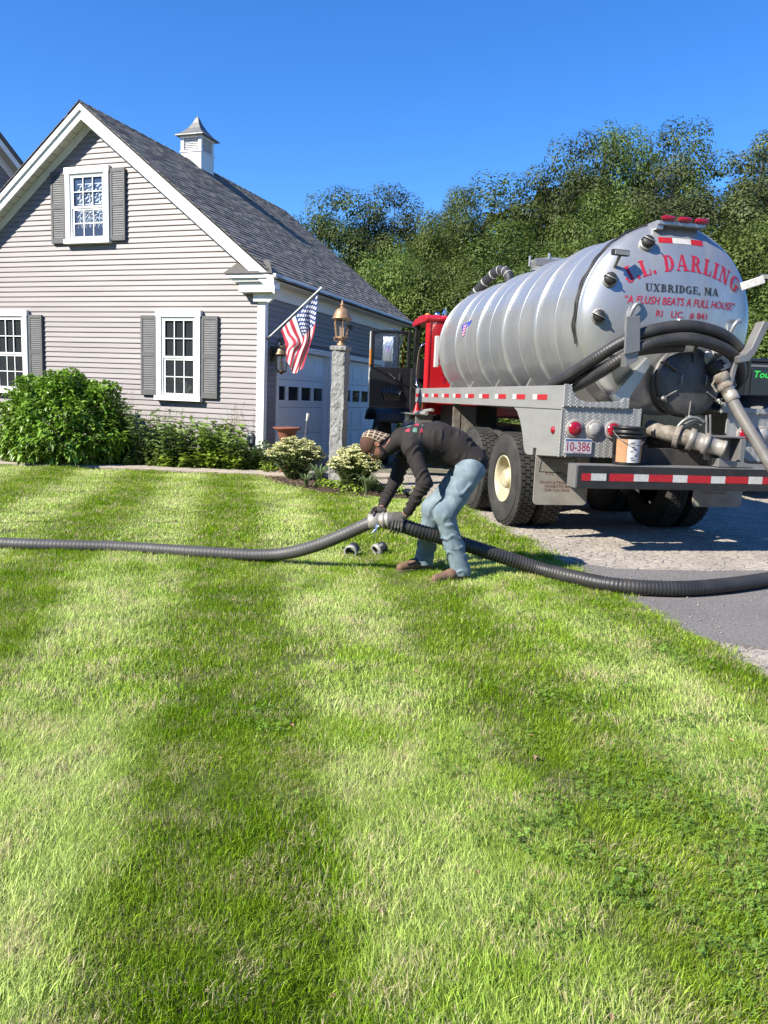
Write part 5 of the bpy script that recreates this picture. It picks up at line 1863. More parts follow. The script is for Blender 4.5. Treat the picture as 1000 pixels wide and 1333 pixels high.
# ---- rear hatch
HC = (TX + 0.12, 0.0, TZ - 0.64)
h = MB().use(M_hatch)
h.lathe([(0.34, 0.40), (0.34, 0.03), (0.365, 0.03), (0.365, -0.005), (0.33, -0.03), (0.20, -0.05), (0.0, -0.055)], HC, (0, 1, 0), 40)
h.lathe([(0.372, 0.10), (0.372, 0.06), (0.34, 0.06)], HC, (0, 1, 0), 40)
hatch = h.build("hatch", truck)
for k in range(6):
    an = R(90 + 60 * k)
    e = Vector((math.cos(an), 0, math.sin(an)))
    c = Vector(HC)
    cl = MB().use(M_hatch if k in (0, 1, 5) else M_steel)
    p0, p1 = c + e * 0.20 + Vector((0, -0.065, 0)), c + e * 0.37 + Vector((0, -0.05, 0))
    w = 0.022 if k in (0, 1, 5) else 0.009
    cl.tube([p0, p1], w, 6)
    cl.tube([p1 + Vector((0, 0.09, 0)), p1 + Vector((0, -0.06, 0))], 0.013, 6)
    cl.lathe([(0, -0.02), (0.025, -0.02), (0.025, 0.02), (0, 0.02)], p1 + Vector((0, -0.02, 0)), (0, 1, 0), 8)
    if k not in (0, 1, 5):
        t_ = Vector((-e.z, 0, e.x))
        cl.tube([p1 - t_ * 0.035 + Vector((0, -0.05, 0)), p1 + t_ * 0.035 + Vector((0, -0.05, 0))], 0.007, 5)
    cl.build("clamp", hatch)
for sx in (-0.14, 0.14):
    cl = MB().use(M_steel)
    c = Vector(HC) + Vector((sx, -0.055, 0.02))
    cl.tube(spline([c + Vector((0, 0.01, -0.05)), c + Vector((0, -0.03, -0.04)), c + Vector((0, -0.03, 0.04)), c + Vector((0, 0.01, 0.05))], 4), 0.008, 6)
    cl.build("handle", hatch)
tr_ = MB().use(M_tank)
tr_.prism([(0.60, 1.62), (0.95, 2.03), (1.0, 1.98), (0.72, 1.50)], 0.10, 0.20, 'y')
tr_.build("dome_gusset", truck)

# ---- valves
v = MB().use(M_tapeW)
v.tube(spline([(1.52, 0.22, 2.10), (1.54, 0.05, 2.08), (1.585, -0.06, 2.02)], 5), 0.062, 12)
valve = v.build("upper_valve", truck)
v = MB().use(M_black)
v.lathe([(0.0, -0.05), (0.09, -0.05), (0.09, 0.05), (0.0, 0.05)], (1.62, -0.08, 1.96), (0.45, -0.2, -0.8), 14, smooth=False)
v.obox((1.72, -0.05, 1.94), 0.16, 0.12, 0.10, (0, 0.5, 0))
v.build("valve_body", valve, bevel=0.01)
v = MB().use(M_tapeW)
v.obox((1.69, -0.15, 1.965), 0.13, 0.03, 0.05, (0, -0.4, 0))
v.obox((1.66, -0.02, 2.13), 0.10, 0.03, 0.16, (0, -0.5, 0))
v.build("valve_handle", valve, bevel=0.006)
v = MB().use(M_dirtysteel)
d = Vector((0.26, -0.30, -0.75)).normalized()
c = Vector((1.655, -0.14, 1.86))
v.lathe([(0.0, -0.03), (0.075, -0.03), (0.085, 0.0), (0.085, 0.05), (0.07, 0.06), (0.07, 0.10), (0.082, 0.105), (0.082, 0.14), (0.062, 0.15), (0.062, 0.22)], c, d, 18)
for s in (-1, 1):
    e = d.cross(Vector((0, 1, 0))).normalized()
    v.tube([c + e * s * 0.08 + d * 0.02, c + e * s * 0.125 + d * 0.05, c + e * s * 0.11 + d * 0.14], 0.012, 6)
v.build("coupling", valve)
# lower outlet: flange, valve body with a lever arch, capped pipe
v = MB().use(M_dirtysteel)
v.tube(spline([(1.16, 0.30, 1.30), (1.22, 0.06, 1.26), (1.31, -0.08, 1.235), (1.40, -0.17, 1.205)], 5), 0.085, 14)
v.lathe([(0, -0.025), (0.135, -0.025), (0.135, 0.025), (0, 0.025)], (1.29, -0.06, 1.24), (0.7, -0.65, -0.22), 20, smooth=False)
low = v.build("lower_outlet", truck)
v = MB().use(mat("bare_pipe", (0.31, 0.285, 0.25), 0.5, 0.3, var=0.4, scale=9))
d = Vector((0.75, -0.45, -0.22)).normalized()
v.lathe([(0, 0), (0.115, 0), (0.115, 0.05), (0.092, 0.06), (0.092, 0.15), (0.112, 0.155), (0.112, 0.20), (0.08, 0.205), (0.08, 0.34), (0.088, 0.34), (0.088, 0.37), (0.0, 0.372)], (1.36, -0.13, 1.215), d, 22)
v.build("pipe_cap", low)
v = MB().use(M_steel)
v.tube(spline([(1.22, -0.10, 1.22), (1.24, -0.12, 1.34), (1.32, -0.14, 1.42), (1.42, -0.15, 1.43), (1.50, -0.16, 1.39)], 6), 0.016, 8)
v.tube(spline([(1.28, -0.06, 1.20), (1.32, -0.08, 1.33), (1.42, -0.10, 1.39), (1.50, -0.12, 1.36)], 6), 0.022, 8)
v.tube([(1.52, -0.16, 1.46), (1.55, -0.16, 1.20)], 0.012, 6)
v.tube([(1.57, -0.15, 1.47), (1.60, -0.15, 1.20)], 0.012, 6)
v.build("lever", low)
# steel bracket box to the right of the outlet
v = MB().use(M_steel)
v.box(1.58, 1.98, -0.20, 0.05, 1.235, 1.255)
v.box(1.92, 1.98, -0.21, -0.02, 0.96, 1.23)
v.box(1.66, 1.92, -0.06, -0.04, 1.0, 1.23)
v.box(1.56, 1.66, -0.14, -0.02, 1.0, 1.15)
v.prism([(1.62, 0.94), (2.02, 0.94), (2.02, 0.975), (1.62, 1.03)], -0.30, -0.02, 'y')
v.build("bracket", truck, bevel=0.006)

# ---- body: side rails with conspicuity tape, skirts, rear tread plates
def mirror(poly):
    return [(2.5 - a, b) for a, b in poly]
for sx in (0, 1):
    X0, X1 = (0.0, 0.03) if sx == 0 else (2.47, 2.50)
    xo = -0.004 if sx == 0 else 2.504
    b = MB().use(M_body)
    b.box(X0, X1, 0.0, 6.43, 1.472, 1.705)
    inn = (0.03, 0.09) if sx == 0 else (2.41, 2.47)
    b.box(inn[0], inn[1], 0.0, 6.43, 1.69, 1.705)
    b.box(min(X0, X0 - .008 + sx * .016), max(X1, X1 + sx * .008), 0.0, 6.43, 1.464, 1.4725)
    rail = b.build("side_rail", truck, bevel=0.006)
    t_ = MB().use(M_tapeR)
    for k in range(10):
        y = 0.40 + k * 0.635
        for (ya, yb, m) in ((y, y + 0.27, M_tapeR), (y + 0.272, y + 0.40, M_tapeW)):
            if yb > 6.42:
                continue
            q = MB().use(m)
            q.box(min(X0, xo) if sx == 0 else X1 + 0.001, X0 - 0.001 if sx == 0 else xo, ya, yb, 1.555, 1.612)
            q.build("reflective_tape", rail)
    sk = [(0.0, 0.985), (0.86, 0.935), (0.95, 0.955), (1.0, 1.02), (1.06, 1.16), (1.15, 1.30), (1.27, 1.41), (1.40, 1.462), (0.0, 1.462)]
    s = MB().use(M_body)
    s.prism(sk, X0 + 0.004, X1 - 0.004, 'x')
    skirt = s.build("side_skirt", truck, bevel=0.005)
    s = MB().use(M_body)
    for (ya, yb, za, zb) in ((0.0, 0.86, 0.0, 0),):
        s.prism([(0.012, 1.0), (0.03, 1.0), (0.03, 1.45), (0.012, 1.45)], X0 - 0.002 if sx == 0 else X1 - 0.001, X0 + 0.003 if sx == 0 else X1 + 0.004, 'x')
    s.build("skirt_edge", skirt)
    lm = MB().use(M_rlens)
    lm.lathe([(0.0, 0.028), (0.03, 0.022), (0.042, 0.005), (0.042, 0.0)], (X0 + 0.004 if sx == 0 else X1 - 0.004, 0.19, 1.245), (-1 if sx == 0 else 1, 0, 0), 14)
    lm.build("side_marker", truck)
    # rear plate
    pl = [(0.0, 0.99), (0.88, 0.99), (0.88, 1.495), (0.0, 1.495)]
    up = [(0.0, 1.497), (0.72, 1.497), (0.72, 1.605), (0.66, 1.605), (0.62, 1.565), (0.26, 1.545), (0.18, 1.56), (0.12, 1.60), (0.085, 1.66), (0.075, 1.715), (0.0, 1.715)]
    if sx:
        pl = [(1.88, 1.495), (1.88, 1.28), (2.17, 0.99), (2.5, 0.99), (2.5, 1.495)]
        up = mirror(up)[::-1]
    p = MB().use(M_body)
    p.prism(pl, 0.0, 0.02, 'y') if not sx else p.prism(pl, 0.0, 0.02, 'y')
    plate = p.build("rear_plate", truck)
    p = MB().use(M_body)
    tread_plate(p, pl, -0.0005)
    p.build("tread_pattern", plate, kind='stuff')
    p = MB().use(M_body)
    p.prism(up, -0.03, 0.0, 'y')
    top = p.build("rear_step_plate", truck, bevel=0.004)
    p = MB().use(M_body)
    tread_plate(p, up, -0.0305)
    p.build("tread_pattern", top, kind='stuff')
    # tray behind the step plate and the deck
    p = MB().use(M_body)
    p.box(0.09 if not sx else 1.78, 0.72 if not sx else 2.41, 0.02, 0.40, 1.50, 1.52)
    p.box(0.03 if not sx else 1.78, 0.72 if not sx else 2.47, 0.40, 6.40, 1.50, 1.52)
    p.build("deck", truck)
    lamps = ((0.15, M_rlens), (0.366, M_clens), (0.575, M_rlens)) if not sx else ((2.10, M_rlens), (2.31, M_clens))
    for x, m in lamps:
        g = MB().use(mat("lamp_grommet", (0.30, 0.27, 0.25), 0.6, var=0.3, scale=20))
        g.lathe([(0.072, -0.02), (0.094, -0.02), (0.098, -0.01), (0.098, 0.0)], (x, 0, 1.272), (0, 1, 0), 24)
        tl = g.build("tail_lamp", truck)
        g = MB().use(m)
        g.lathe([(0.0, -0.046), (0.03, -0.044), (0.06, -0.036), (0.073, -0.018)], (x, 0, 1.272), (0, 1, 0), 24)
        g.build("lens", tl)
# number plate
p = MB().use(mat("plate_white", (0.50, 0.48, 0.50), 0.45, var=0.2, scale=20))
p.box(0.045, 0.345, -0.022, -0.014, 1.02, 1.172)
plate = p.build("licence_plate", truck, bevel=0.004)
p = MB().use(mat("plate_blue", (0.05, 0.10, 0.22), 0.4))
p.box(0.055, 0.335, -0.0235, -0.0222, 1.148, 1.166)
p.build("sticker", plate)
vs, fs = text_polys("10-386", 1, 0, 1.0, 0.004)
w = text_width(vs); mn = min(v[0] for v in vs)
p = MB().use(mat("plate_red_digits", (0.30, 0.02, 0.05), 0.5))
p.add([(0.072 + (a - mn) / w * 0.252, -0.0238, 1.048 + b * 0.132) for a, b in vs], fs)
p.build("lettering", plate)
vs, fs = text_polys("Massachusetts", 1, 0, 1.0, 0.0)
w = text_width(vs); mn = min(v[0] for v in vs)
p = MB().use(MATS["plate_red_digits"])
p.add([(0.14 + (a - mn) / w * 0.12, -0.0238, 1.027 + b * 0.016) for a, b in vs], fs)
p.build("lettering", plate)

# ---- bumper
b = MB().use(M_black)
b.box(0.06, 2.44, -0.35, -0.335, 0.70, 0.925)
b.box(0.06, 2.44, -0.335, -0.20, 0.70, 0.715)
b.box(0.06, 2.44, -0.335, 0.0, 0.910, 0.925)
bumper = b.build("rear_bumper", truck, bevel=0.004)
b = MB().use(M_steel)
for x in (0.035, 2.442):
    b = MB().use(M_steel)
    b.box(x, x + 0.023, -0.345, -0.16, 0.705, 0.928)
    b.build("end_plate", bumper, bevel=0.003)
b = MB().use(M_steel)
b.box(0.06, 2.44, -0.352, -0.12, 0.9255, 0.9335)
b.build("top_lip", bumper)
x = 0.10
k = 0
while x < 2.40:
    w_ = (0.10 if x < 0.11 else 0.265) if k % 2 == 0 else 0.165
    xe = min(2.42, x + w_)
    t_ = MB().use(M_tapeR if k % 2 == 0 else M_tapeW)
    t_.box(x, xe - 0.004, -0.3525, -0.3503, 0.778 + random.uniform(-.003, .003), 0.852 + random.uniform(-.003, .003))
    t_.build("reflective_tape", bumper)
    x = xe + (0.03 if k == 1 else 0.0)
    k += 1

# ---- mud flaps with their print
def flap(x0, x1, z0, z1, y):
    r_ = 0.05
    pl = [(x0, z1), (x0, z0 + r_)] + [(x0 + r_ - r_ * math.cos(a), z0 + r_ - r_ * math.sin(a)) for a in (0.4, 0.8, 1.2)] + [(x0 + r_, z0), (x1 - r_, z0)] + \
         [(x1 - r_ + r_ * math.sin(a), z0 + r_ - r_ * math.cos(a)) for a in (0.4, 0.8, 1.2)] + [(x1, z0 + r_), (x1, z1)]
    f_ = MB().use(M_flap)
    f_.prism(pl, y, y + 0.012, 'y')
    fl = f_.build("mud_flap", truck, bevel=0.003)
    M_print = mat("flap_print", (0.14, 0.045, 0.03), 0.8)
    W_ = x1 - x0
    for s, zc, hh, a, bb in (("RTE. 44", 0.56, 0.036, 0.20, 0.48), ("TRUCK & TRAILER INC.", 0.395, 0.036, 0.10, 0.82), ("REHOBOTH, MA", 0.325, 0.036, 0.2, 0.66), ("508-336-5600", 0.255, 0.036, 0.2, 0.66)):
        vs, fs = text_polys(s, 1, 0, 1.1, 0.006)
        w = text_width(vs); mn = min(q[0] for q in vs)
        m_ = MB().use(M_print)
        m_.add([(x0 + W_ * (a + (q[0] - mn) / w * (bb - a)), y - 0.0015, z0 + (z1 - z0) * zc + q[1] * hh * 1.2) for q in vs], fs)
        m_.build("lettering", fl)
    line = [(0.08, 0.62), (0.52, 0.60), (0.55, 0.53), (0.58, 0.57), (0.62, 0.46), (0.66, 0.50), (0.70, 0.55), (0.66, 0.60), (0.70, 0.62)]
    line2 = [(0.12, 0.88), (0.62, 0.86), (0.70, 0.90), (0.74, 0.86), (0.76, 0.82), (0.68, 0.78), (0.66, 0.74), (0.72, 0.68), (0.76, 0.60), (0.82, 0.56), (0.88, 0.58), (0.92, 0.66), (0.86, 0.67)]
    line3 = [(0.08, 0.62), (0.12, 0.88)]
    m_ = MB().use(M_letK)
    for ln in (line, line2, line3):
        for (a, b_), (c, d_) in zip(ln, ln[1:]):
            p0 = Vector((x0 + W_ * a, 0, z0 + (z1 - z0) * b_)); p1 = Vector((x0 + W_ * c, 0, z0 + (z1 - z0) * d_))
            n_ = (p1 - p0).normalized().cross(Vector((0, 1, 0))) * 0.004
            m_.add([(q.x, y - 0.0017, q.z) for q in (p0 - n_, p1 - n_, p1 + n_, p0 + n_)], [(0, 1, 2, 3)])
    m_.build("map_outline", fl)
    h_ = MB().use(M_frame)
    h_.box(x0 - 0.02, x1 + 0.02, y + 0.012, y + 0.05, z1 - 0.05, z1 + 0.03)
    h_.build("hanger", fl)
flap(0.0, 0.64, 0.40, 1.0, 0.60)
flap(1.96, 2.60, 0.40, 1.0, 0.60)

# ---- wheels
def tyre_mesh(rad, wid):
    t_ = MB().use(M_rubber)
    s = rad / 0.585
    pr = [(0.285, 0.05), (0.288, 0.018), (0.31, 0.004), (0.37, -0.012), (0.44, -0.016), (0.50, -0.006), (0.54, 0.012), (0.565, 0.03), (0.571, 0.05),
          (0.571, wid - 0.05), (0.565, wid - 0.03), (0.54, wid - 0.012), (0.46, wid + 0.012), (0.37, wid + 0.01), (0.30, wid - 0.004), (0.285, wid - 0.05)]
    t_.lathe([(r * s, x) for r, x in pr], (0, 0, 0), (1, 0, 0), 64)
    t_.lathe([(0.50 * s, -0.0085), (0.512 * s, -0.012), (0.52 * s, -0.003)], (0, 0, 0), (1, 0, 0), 64)
    t_.lathe([(0.325 * s, -0.003), (0.335 * s, -0.012), (0.345 * s, -0.006)], (0, 0, 0), (1, 0, 0), 64)
    n = 46
    rows = [(0.022, 0.075, 0), (0.085, 0.135, 0.5), (0.145, 0.195, 0), (0.205, wid - 0.022, 0.5)]
    for (a, b, ph) in rows:
        for k in range(n):
            t0 = 2 * PI * (k + ph + 0.10) / n; t1 = 2 * PI * (k + ph + 0.86) / n
            sk = 0.02
            vs = []
            for rr in (0.566 * s, rad):
                for (x, t) in ((a, t0), (b, t0 + sk), (b, t1 + sk), (a, t1)):
                    q = 0.004 if rr == rad else 0
                    vs.append((x, rr * math.cos(t), rr * math.sin(t)))
            t_.add(vs, [(4, 5, 6, 7), (0, 1, 5, 4), (1, 2, 6, 5), (2, 3, 7, 6), (3, 0, 4, 7)])
    me = t_.mesh("tyre")
    bm = bmesh.new(); bm.from_mesh(me); bmesh.ops.recalc_face_normals(bm, faces=bm.faces); bm.to_mesh(me); bm.free()
    return me
def rim_mesh():
    r = MB().use(M_cream)
    pr = [(0.286, 0.05), (0.292, 0.012), (0.288, 0.0), (0.278, 0.004), (0.268, 0.03), (0.256, 0.10), (0.250, 0.15), (0.235, 0.168), (0.19, 0.160), (0.165, 0.135), (0.14, 0.128), (0.12, 0.128), (0.118, 0.05), (0.10, 0.02), (0.06, 0.012), (0.0, 0.010)]
    r.lathe(pr, (0, 0, 0), (1, 0, 0), 48)
    for k in range(10):
        a = 2 * PI * k / 10
        r.lathe([(0.0, -0.035), (0.014, -0.035), (0.018, -0.03), (0.018, 0.0)], (0.128, 0.145 * math.cos(a), 0.145 * math.sin(a)), (1, 0, 0), 6, smooth=False)
    r.use(M_frame)
    for k in range(5):
        a = 2 * PI * (k + .5) / 5
        r.lathe([(0.026, 0.0), (0.0, -0.002)], (0.1615, 0.212 * math.cos(a), 0.212 * math.sin(a)), (1, 0, 0), 12)
    return r.mesh("rim")
TY, RM = tyre_mesh(0.585, 0.27), rim_mesh()
def wheel(x, y, flip, rim=True, steer=0.0):
    w_ = bpy.data.objects.new("wheel", None)
    COL.objects.link(w_); w_.parent = truck
    w_.location = (x, y, 0.572); w_.rotation_euler = (random.uniform(0, 6), 0, (PI if flip else 0) + steer)
    link("tyre", TY, w_)
    if rim:
        link("rim", RM, w_)
for y in (1.70, 3.06):
    wheel(0.03, y, False); wheel(0.37, y, False, False)
    wheel(2.60, y, True); wheel(2.26, y, True, False)
wheel(0.0, 10.2, False); wheel(2.5, 10.2, True)

# ---- chassis
c = MB().use(M_frame)
for x in (0.80, 1.62):
    c.box(x, x + 0.08, -0.18, 11.0, 0.86, 1.14)
for y in (-0.1, 1.0, 2.38, 3.9, 5.6, 7.4, 9.9):
    c.box(0.88, 1.62, y, y + 0.1, 0.88, 1.10)
c.build("chassis_frame", truck)
for y in (1.70, 3.06, 10.2):
    c = MB().use(M_frame)
    c.tube([(0.35, y, 0.572), (2.15, y, 0.572)], 0.075, 12)
    if y < 5:
        c.sphere((1.25, y, 0.60), 0.24, 14, 10, (0.9, 1.0, 1.0))
        c.tube([(1.25, y + 0.2, 0.62), (1.25, y + 0.7, 0.72)], 0.05, 8)
    c.build("axle", truck)
for x in (0.70, 1.72):
    c = MB().use(M_frame)
    c.prism([(1.5, 0.62), (2.38, 0.98), (3.26, 0.62), (3.26, 0.70), (2.38, 1.10), (1.5, 0.70)], x, x + 0.09, 'x')
    c.build("leaf_spring", truck)
c = MB().use(M_dirtysteel)
c.prism([(4.05, 1.46), (4.13, 1.46), (4.13, 0.80), (4.05, 0.80)], 0.05, 0.15, 'x')
c.prism([(0.05, 0.80), (0.75, 0.80), (0.75, 0.90), (0.20, 1.35), (0.05, 1.35)], 4.06, 4.12, 'y')
c.build("fender_bracket", truck)
c = MB().use(M_black)
c.prism([(4.2, 0.62), (6.3, 0.62), (6.3, 1.44), (4.2, 1.44)], 0.45, 0.80, 'x')
c.build("tool_box", truck, bevel=0.02)

# ---- things on top of the tank
c = MB().use(M_tank)
c.lathe([(0.30, 0.0), (0.30, 0.10), (0.33, 0.10), (0.33, 0.13), (0.25, 0.16), (0.0, 0.17)], (TX - 0.05, 3.45, TZ + TR - 0.04), (0, 0, 1), 28)
for k in range(6):
    a = k * PI / 3
    c.tube([(TX - 0.05 + 0.34 * math.cos(a), 3.45 + 0.34 * math.sin(a), TZ + TR + 0.02), (TX - 0.05 + 0.34 * math.cos(a), 3.45 + 0.34 * math.sin(a), TZ + TR + 0.16)], 0.018, 6)
c.build("top_hatch", truck)
c = MB().use(M_steel)
c.box(TX - 0.48, TX + 0.4, 2.98, 3.06, TZ + TR - 0.04, TZ + TR + 0.05)
c.build("walk_rail", truck)
vh = MB().use(mat("black_vent_hose", (0.028, 0.028, 0.03), 0.6))
path = spline([(TX, 5.30, TZ + 0.96), (TX - 0.02, 5.36, TZ + 1.20), (TX - 0.10, 5.62, TZ + 1.30), (TX - 0.24, 6.0, TZ + 1.12), (TX - 0.40, 6.3, TZ + 0.80), (TX - 0.48, 6.45, TZ + 0.30)], 8)
vh.tube(path, 0.078, 14)
hose_t = vh.build("vent_hose", truck)
for k in (8, 11, 15, 19, 23, 27, 30):
    q = MB().use(M_tapeW)
    q.tube([path[k], path[k].lerp(path[k + 1], .35)], 0.083, 14)
    q.build("band", hose_t)
# gauge tube at the tank's front left
c = MB().use(M_tapeW)
c.box(0.20, 0.27, 5.93, 6.02, 2.08, 2.62)
c.box(0.27, 0.33, 5.95, 6.0, 2.12, 2.16); c.box(0.27, 0.33, 5.95, 6.0, 2.54, 2.58)
c.build("level_gauge", truck, bevel=0.01)
c = MB().use(M_rlens)
c.box(0.38, 0.44, 5.98, 6.06, 1.80, 1.98)
c.build("warning_label", truck)
# blue triangle badge on the tank side
def side_pt(y, z, off):
    dz = z - TZ
    return (TX - math.sqrt((TR + off) ** 2 - dz * dz), y, z)
bd = MB().use(mat("badge_blue", (0.02, 0.05, 0.36), 0.4))
bd.add([side_pt(4.73, 2.70, 0.006), side_pt(4.22, 2.74, 0.006), side_pt(4.52, 2.50, 0.006)], [(0, 1, 2)])
badge = bd.build("badge", tank)
bd = MB().use(mat("badge_pink", (0.70, 0.30, 0.38), 0.5))
for k in range(4):
    y0, z0 = 4.60 - k * 0.015, 2.685 - k * 0.045
    bd.add([side_pt(y0, z0, 0.009), side_pt(y0 - 0.16 + k * 0.015, z0 + 0.012, 0.009), side_pt(y0 - 0.15 + k * 0.015, z0 - 0.018, 0.009), side_pt(y0 - 0.01, z0 - 0.03, 0.009)], [(0, 1, 2, 3)])
bd.build("badge_print", badge)

# ---- cab
c = MB().use(M_red)
c.prism([(6.50, 1.30), (7.42, 1.30), (7.52, 2.25), (7.36, 2.90), (6.50, 2.94)], 2.27, 2.33, 'x')
c.box(0.17, 2.33, 6.44, 6.50, 1.25, 2.94)
c.tube([(0.215, 6.49, 1.26), (0.215, 6.49, 2.92)], 0.062, 14)
c.tube([(2.285, 6.49, 1.26), (2.285, 6.49, 2.92)], 0.062, 14)
c.prism([(6.42, 2.90), (7.45, 2.88), (7.50, 2.94), (7.35, 3.01), (6.9, 3.05), (6.5, 3.03), (6.40, 2.98)], 0.12, 2.38, 'x')
cab = c.build("cab", truck, bevel=0.025, seg=3)
c = MB().use(M_black)
c.prism([(7.49, 1.10), (11.0, 1.10), (11.1, 1.8), (10.9, 2.05), (7.56, 2.28), (7.49, 2.27)], 0.50, 2.0, 'x')
c.build("hood", truck, bevel=0.05, seg=3)
c = MB().use(M_black)
for x0, x1 in ((-0.13, 0.50), (2.0, 2.63)):
    c.prism([(y + 1.5, z) for y, z in ((7.85, 1.0), (7.95, 1.16), (8.15, 1.26), (8.45, 1.30), (9.0, 1.30), (9.4, 1.22), (9.6, 1.02), (9.55, 0.98), (9.3, 1.14), (8.95, 1.24), (8.5, 1.24), (8.15, 1.18), (7.95, 0.96))], x0, x1, 'x')
c.build("fender", truck, bevel=0.02)
c = MB().use(M_black)
c.prism([(7.40, 2.25), (7.54, 2.25), (7.38, 2.90), (7.26, 2.90)], 0.16, 0.24, 'x')
c.prism([(7.40, 2.25), (7.54, 2.25), (7.38, 2.90), (7.26, 2.90)], 2.26, 2.332, 'x')
c.box(0.16, 2.33, 6.5, 7.45, 1.22, 1.30)
c.box(0.16, 2.33, 7.41, 7.47, 1.30, 2.25)
c.build("cab_pillars", cab)
c = MB().use(M_glass)
c.add([(0.2, 7.50, 2.26), (2.3, 7.50, 2.26), (2.3, 7.34, 2.89), (0.2, 7.34, 2.89)], [(0, 1, 2, 3)])
c.build("windshield", cab)
M_vinylk_ = None
M_vinylk = mat("black_cab_vinyl", (0.012, 0.012, 0.013), 0.45, var=0.3, scale=8, bump=0.2, bscale=50)
c = MB().use(M_vinylk)
c.box(0.42, 0.98, 6.58, 6.72, 1.75, 2.55); c.box(0.42, 0.98, 6.62, 7.12, 1.55, 1.76)
c.build("seat", cab, bevel=0.04)
c = MB().use(M_vinylk)
c.box(0.24, 2.26, 7.20, 7.40, 1.9, 2.28)
c.lathe([(0.20, 0.0), (0.215, 0.015), (0.20, 0.03), (0.185, 0.015), (0.20, 0.0)], (0.7, 7.05, 2.15), (0, -0.6, 0.8), 24)
c.build("dashboard", cab)
c = MB().use(M_alens)
c.sphere((0.26, 6.86, 3.06), 0.05, 10, 6, (1, 1.4, 0.8))
c.build("marker_lamp", cab)
c = MB().use(M_chrome)
c.lathe([(0.05, 0.0), (0.05, 0.06), (0.03, 0.10), (0.03, 0.16)], (0.52, 6.62, 3.03), (0, -0.2, 1), 12)
c.box(0.72, 0.86, 6.52, 6.64, 3.03, 3.16)
c.sphere((0.40, 6.70, 3.06), 0.055, 10, 6)
c.build("roof_fitting", cab, kind='stuff')
c = MB().use(M_chrome)
c.tube(spline([(0.17, 6.60, 2.52), (0.10, 6.62, 2.46), (0.08, 6.68, 2.30), (0.07, 6.72, 1.90), (0.09, 6.66, 1.74), (0.17, 6.62, 1.68)], 6), 0.017, 8)
c.build("grab_handle", cab)
# open door: plane across the truck at y = 7.43, hinged at x = 0.13
dr = MB().use(M_vinylk)
Y0, Y1 = 7.40, 7.47
def dbox(x0, x1, z0, z1, y0=Y0, y1=Y1):
    dr.box(x0, x1, y0, y1, z0, z1)
dbox(-0.68, 0.11, 1.33, 2.10)
dbox(-0.68, -0.615, 2.10, 2.80); dbox(0.035, 0.11, 2.10, 2.80); dbox(-0.615, 0.035, 2.74, 2.80); dbox(-0.16, -0.13, 2.10, 2.74, 7.42, 7.45)
door = dr.build("cab_door", truck, bevel=0.025, seg=3)
d = MB().use(M_red); d.box(-0.67, 0.10, 7.471, 7.486, 1.34, 2.10); d.build("outer_skin", door)
d = MB().use(M_glass); d.add([(-0.615, 7.436, 2.10), (0.035, 7.436, 2.10), (0.035, 7.436, 2.74), (-0.615, 7.436, 2.74)], [(0, 1, 2, 3)]); d.build("window_glass", door)
d = MB().use(M_tapeW); d.box(-0.703, -0.681, 7.405, 7.465, 1.36, 2.76); d.build("edge_trim", door, bevel=0.006)
d = MB().use(M_alens); d.box(-0.708, -0.678, 7.396, 7.404, 2.10, 2.42); d.build("edge_reflector", door)
d = MB().use(M_chrome); d.tube([(-0.30, 7.39, 1.98), (-0.20, 7.385, 1.88)], 0.012, 6); d.tube([(-0.10, 7.39, 1.99), (-0.10, 7.385, 1.86)], 0.014, 6); d.obox((-0.695, 7.41, 1.95), 0.012, 0.05, 0.12); d.build("door_handle", door)
d = MB().use(mat("glossy_black_pocket", (0.02, 0.02, 0.021), 0.2, coat=0.6))
rng = np.random.default_rng(9)
for k in range(9):
    x = -0.44 + k * 0.048
    d.tube(spline([(x, 7.395, 1.74 - 0.02 * abs(k - 4)), (x + 0.02 * (4 - k) * .4, 7.35, 1.60), (x + 0.03 * (4 - k) * .6, 7.39, 1.47)], 4), 0.022, 6)
d.build("door_pocket", door, kind='stuff')
# west-coast mirror seen through the window (fixed to the outside of the door)
d = MB().use(M_chrome)
d.box(-0.42, -0.21, 7.60, 7.66, 2.22, 2.70)
d.tube([(-0.30, 7.63, 2.74), (-0.30, 7.48, 2.84), (-0.14, 7.47, 2.80)], 0.012, 6)
d.tube([(-0.30, 7.63, 2.18), (-0.30, 7.50, 2.09)], 0.012, 6)
d.tube([(0.0, 7.49, 2.76), (-0.24, 7.60, 2.14)], 0.009, 6)
mir = d.build("side_mirror", door, bevel=0.01)
d = MB().use(mat("mirror_glass", (0.85, 0.87, 0.88), 0.04, 1.0)); d.box(-0.41, -0.22, 7.592, 7.599, 2.24, 2.68); d.build("mirror_glass", mir)
# step, fuel tank and clutter below the door
c = MB().use(M_chrome)
c.tube([(0.33, 6.55, 0.95), (0.33, 7.75, 0.95)], 0.27, 24)
ft = c.build("fuel_tank", truck)
c = MB().use(M_steel)
c.box(0.04, 0.36, 6.50, 6.56, 0.70, 1.24); c.box(0.04, 0.36, 7.40, 7.46, 0.70, 1.24)
c.box(0.0, 0.42, 6.45, 7.7, 1.225, 1.25)
c.build("cab_step", truck, bevel=0.01)
c = MB().use(M_red)
c.tube([(0.08, 6.62, 1.25), (0.08, 6.62, 1.45)], 0.05, 12, radii=[0.07, 0.015])
c.sphere((0.20, 6.50, 1.30), 0.08, 12, 8, (1.3, 1, .6))
c.build("deck_light", truck)
c = MB().use(M_alens); c.lathe([(0.05, 0), (0.05, 0.1), (0, 0.13)], (0.20, 6.50, 1.33), (0, 0, 1), 12); c.build("beacon", truck)
c = MB().use(M_glass.copy() if False else M_clens)
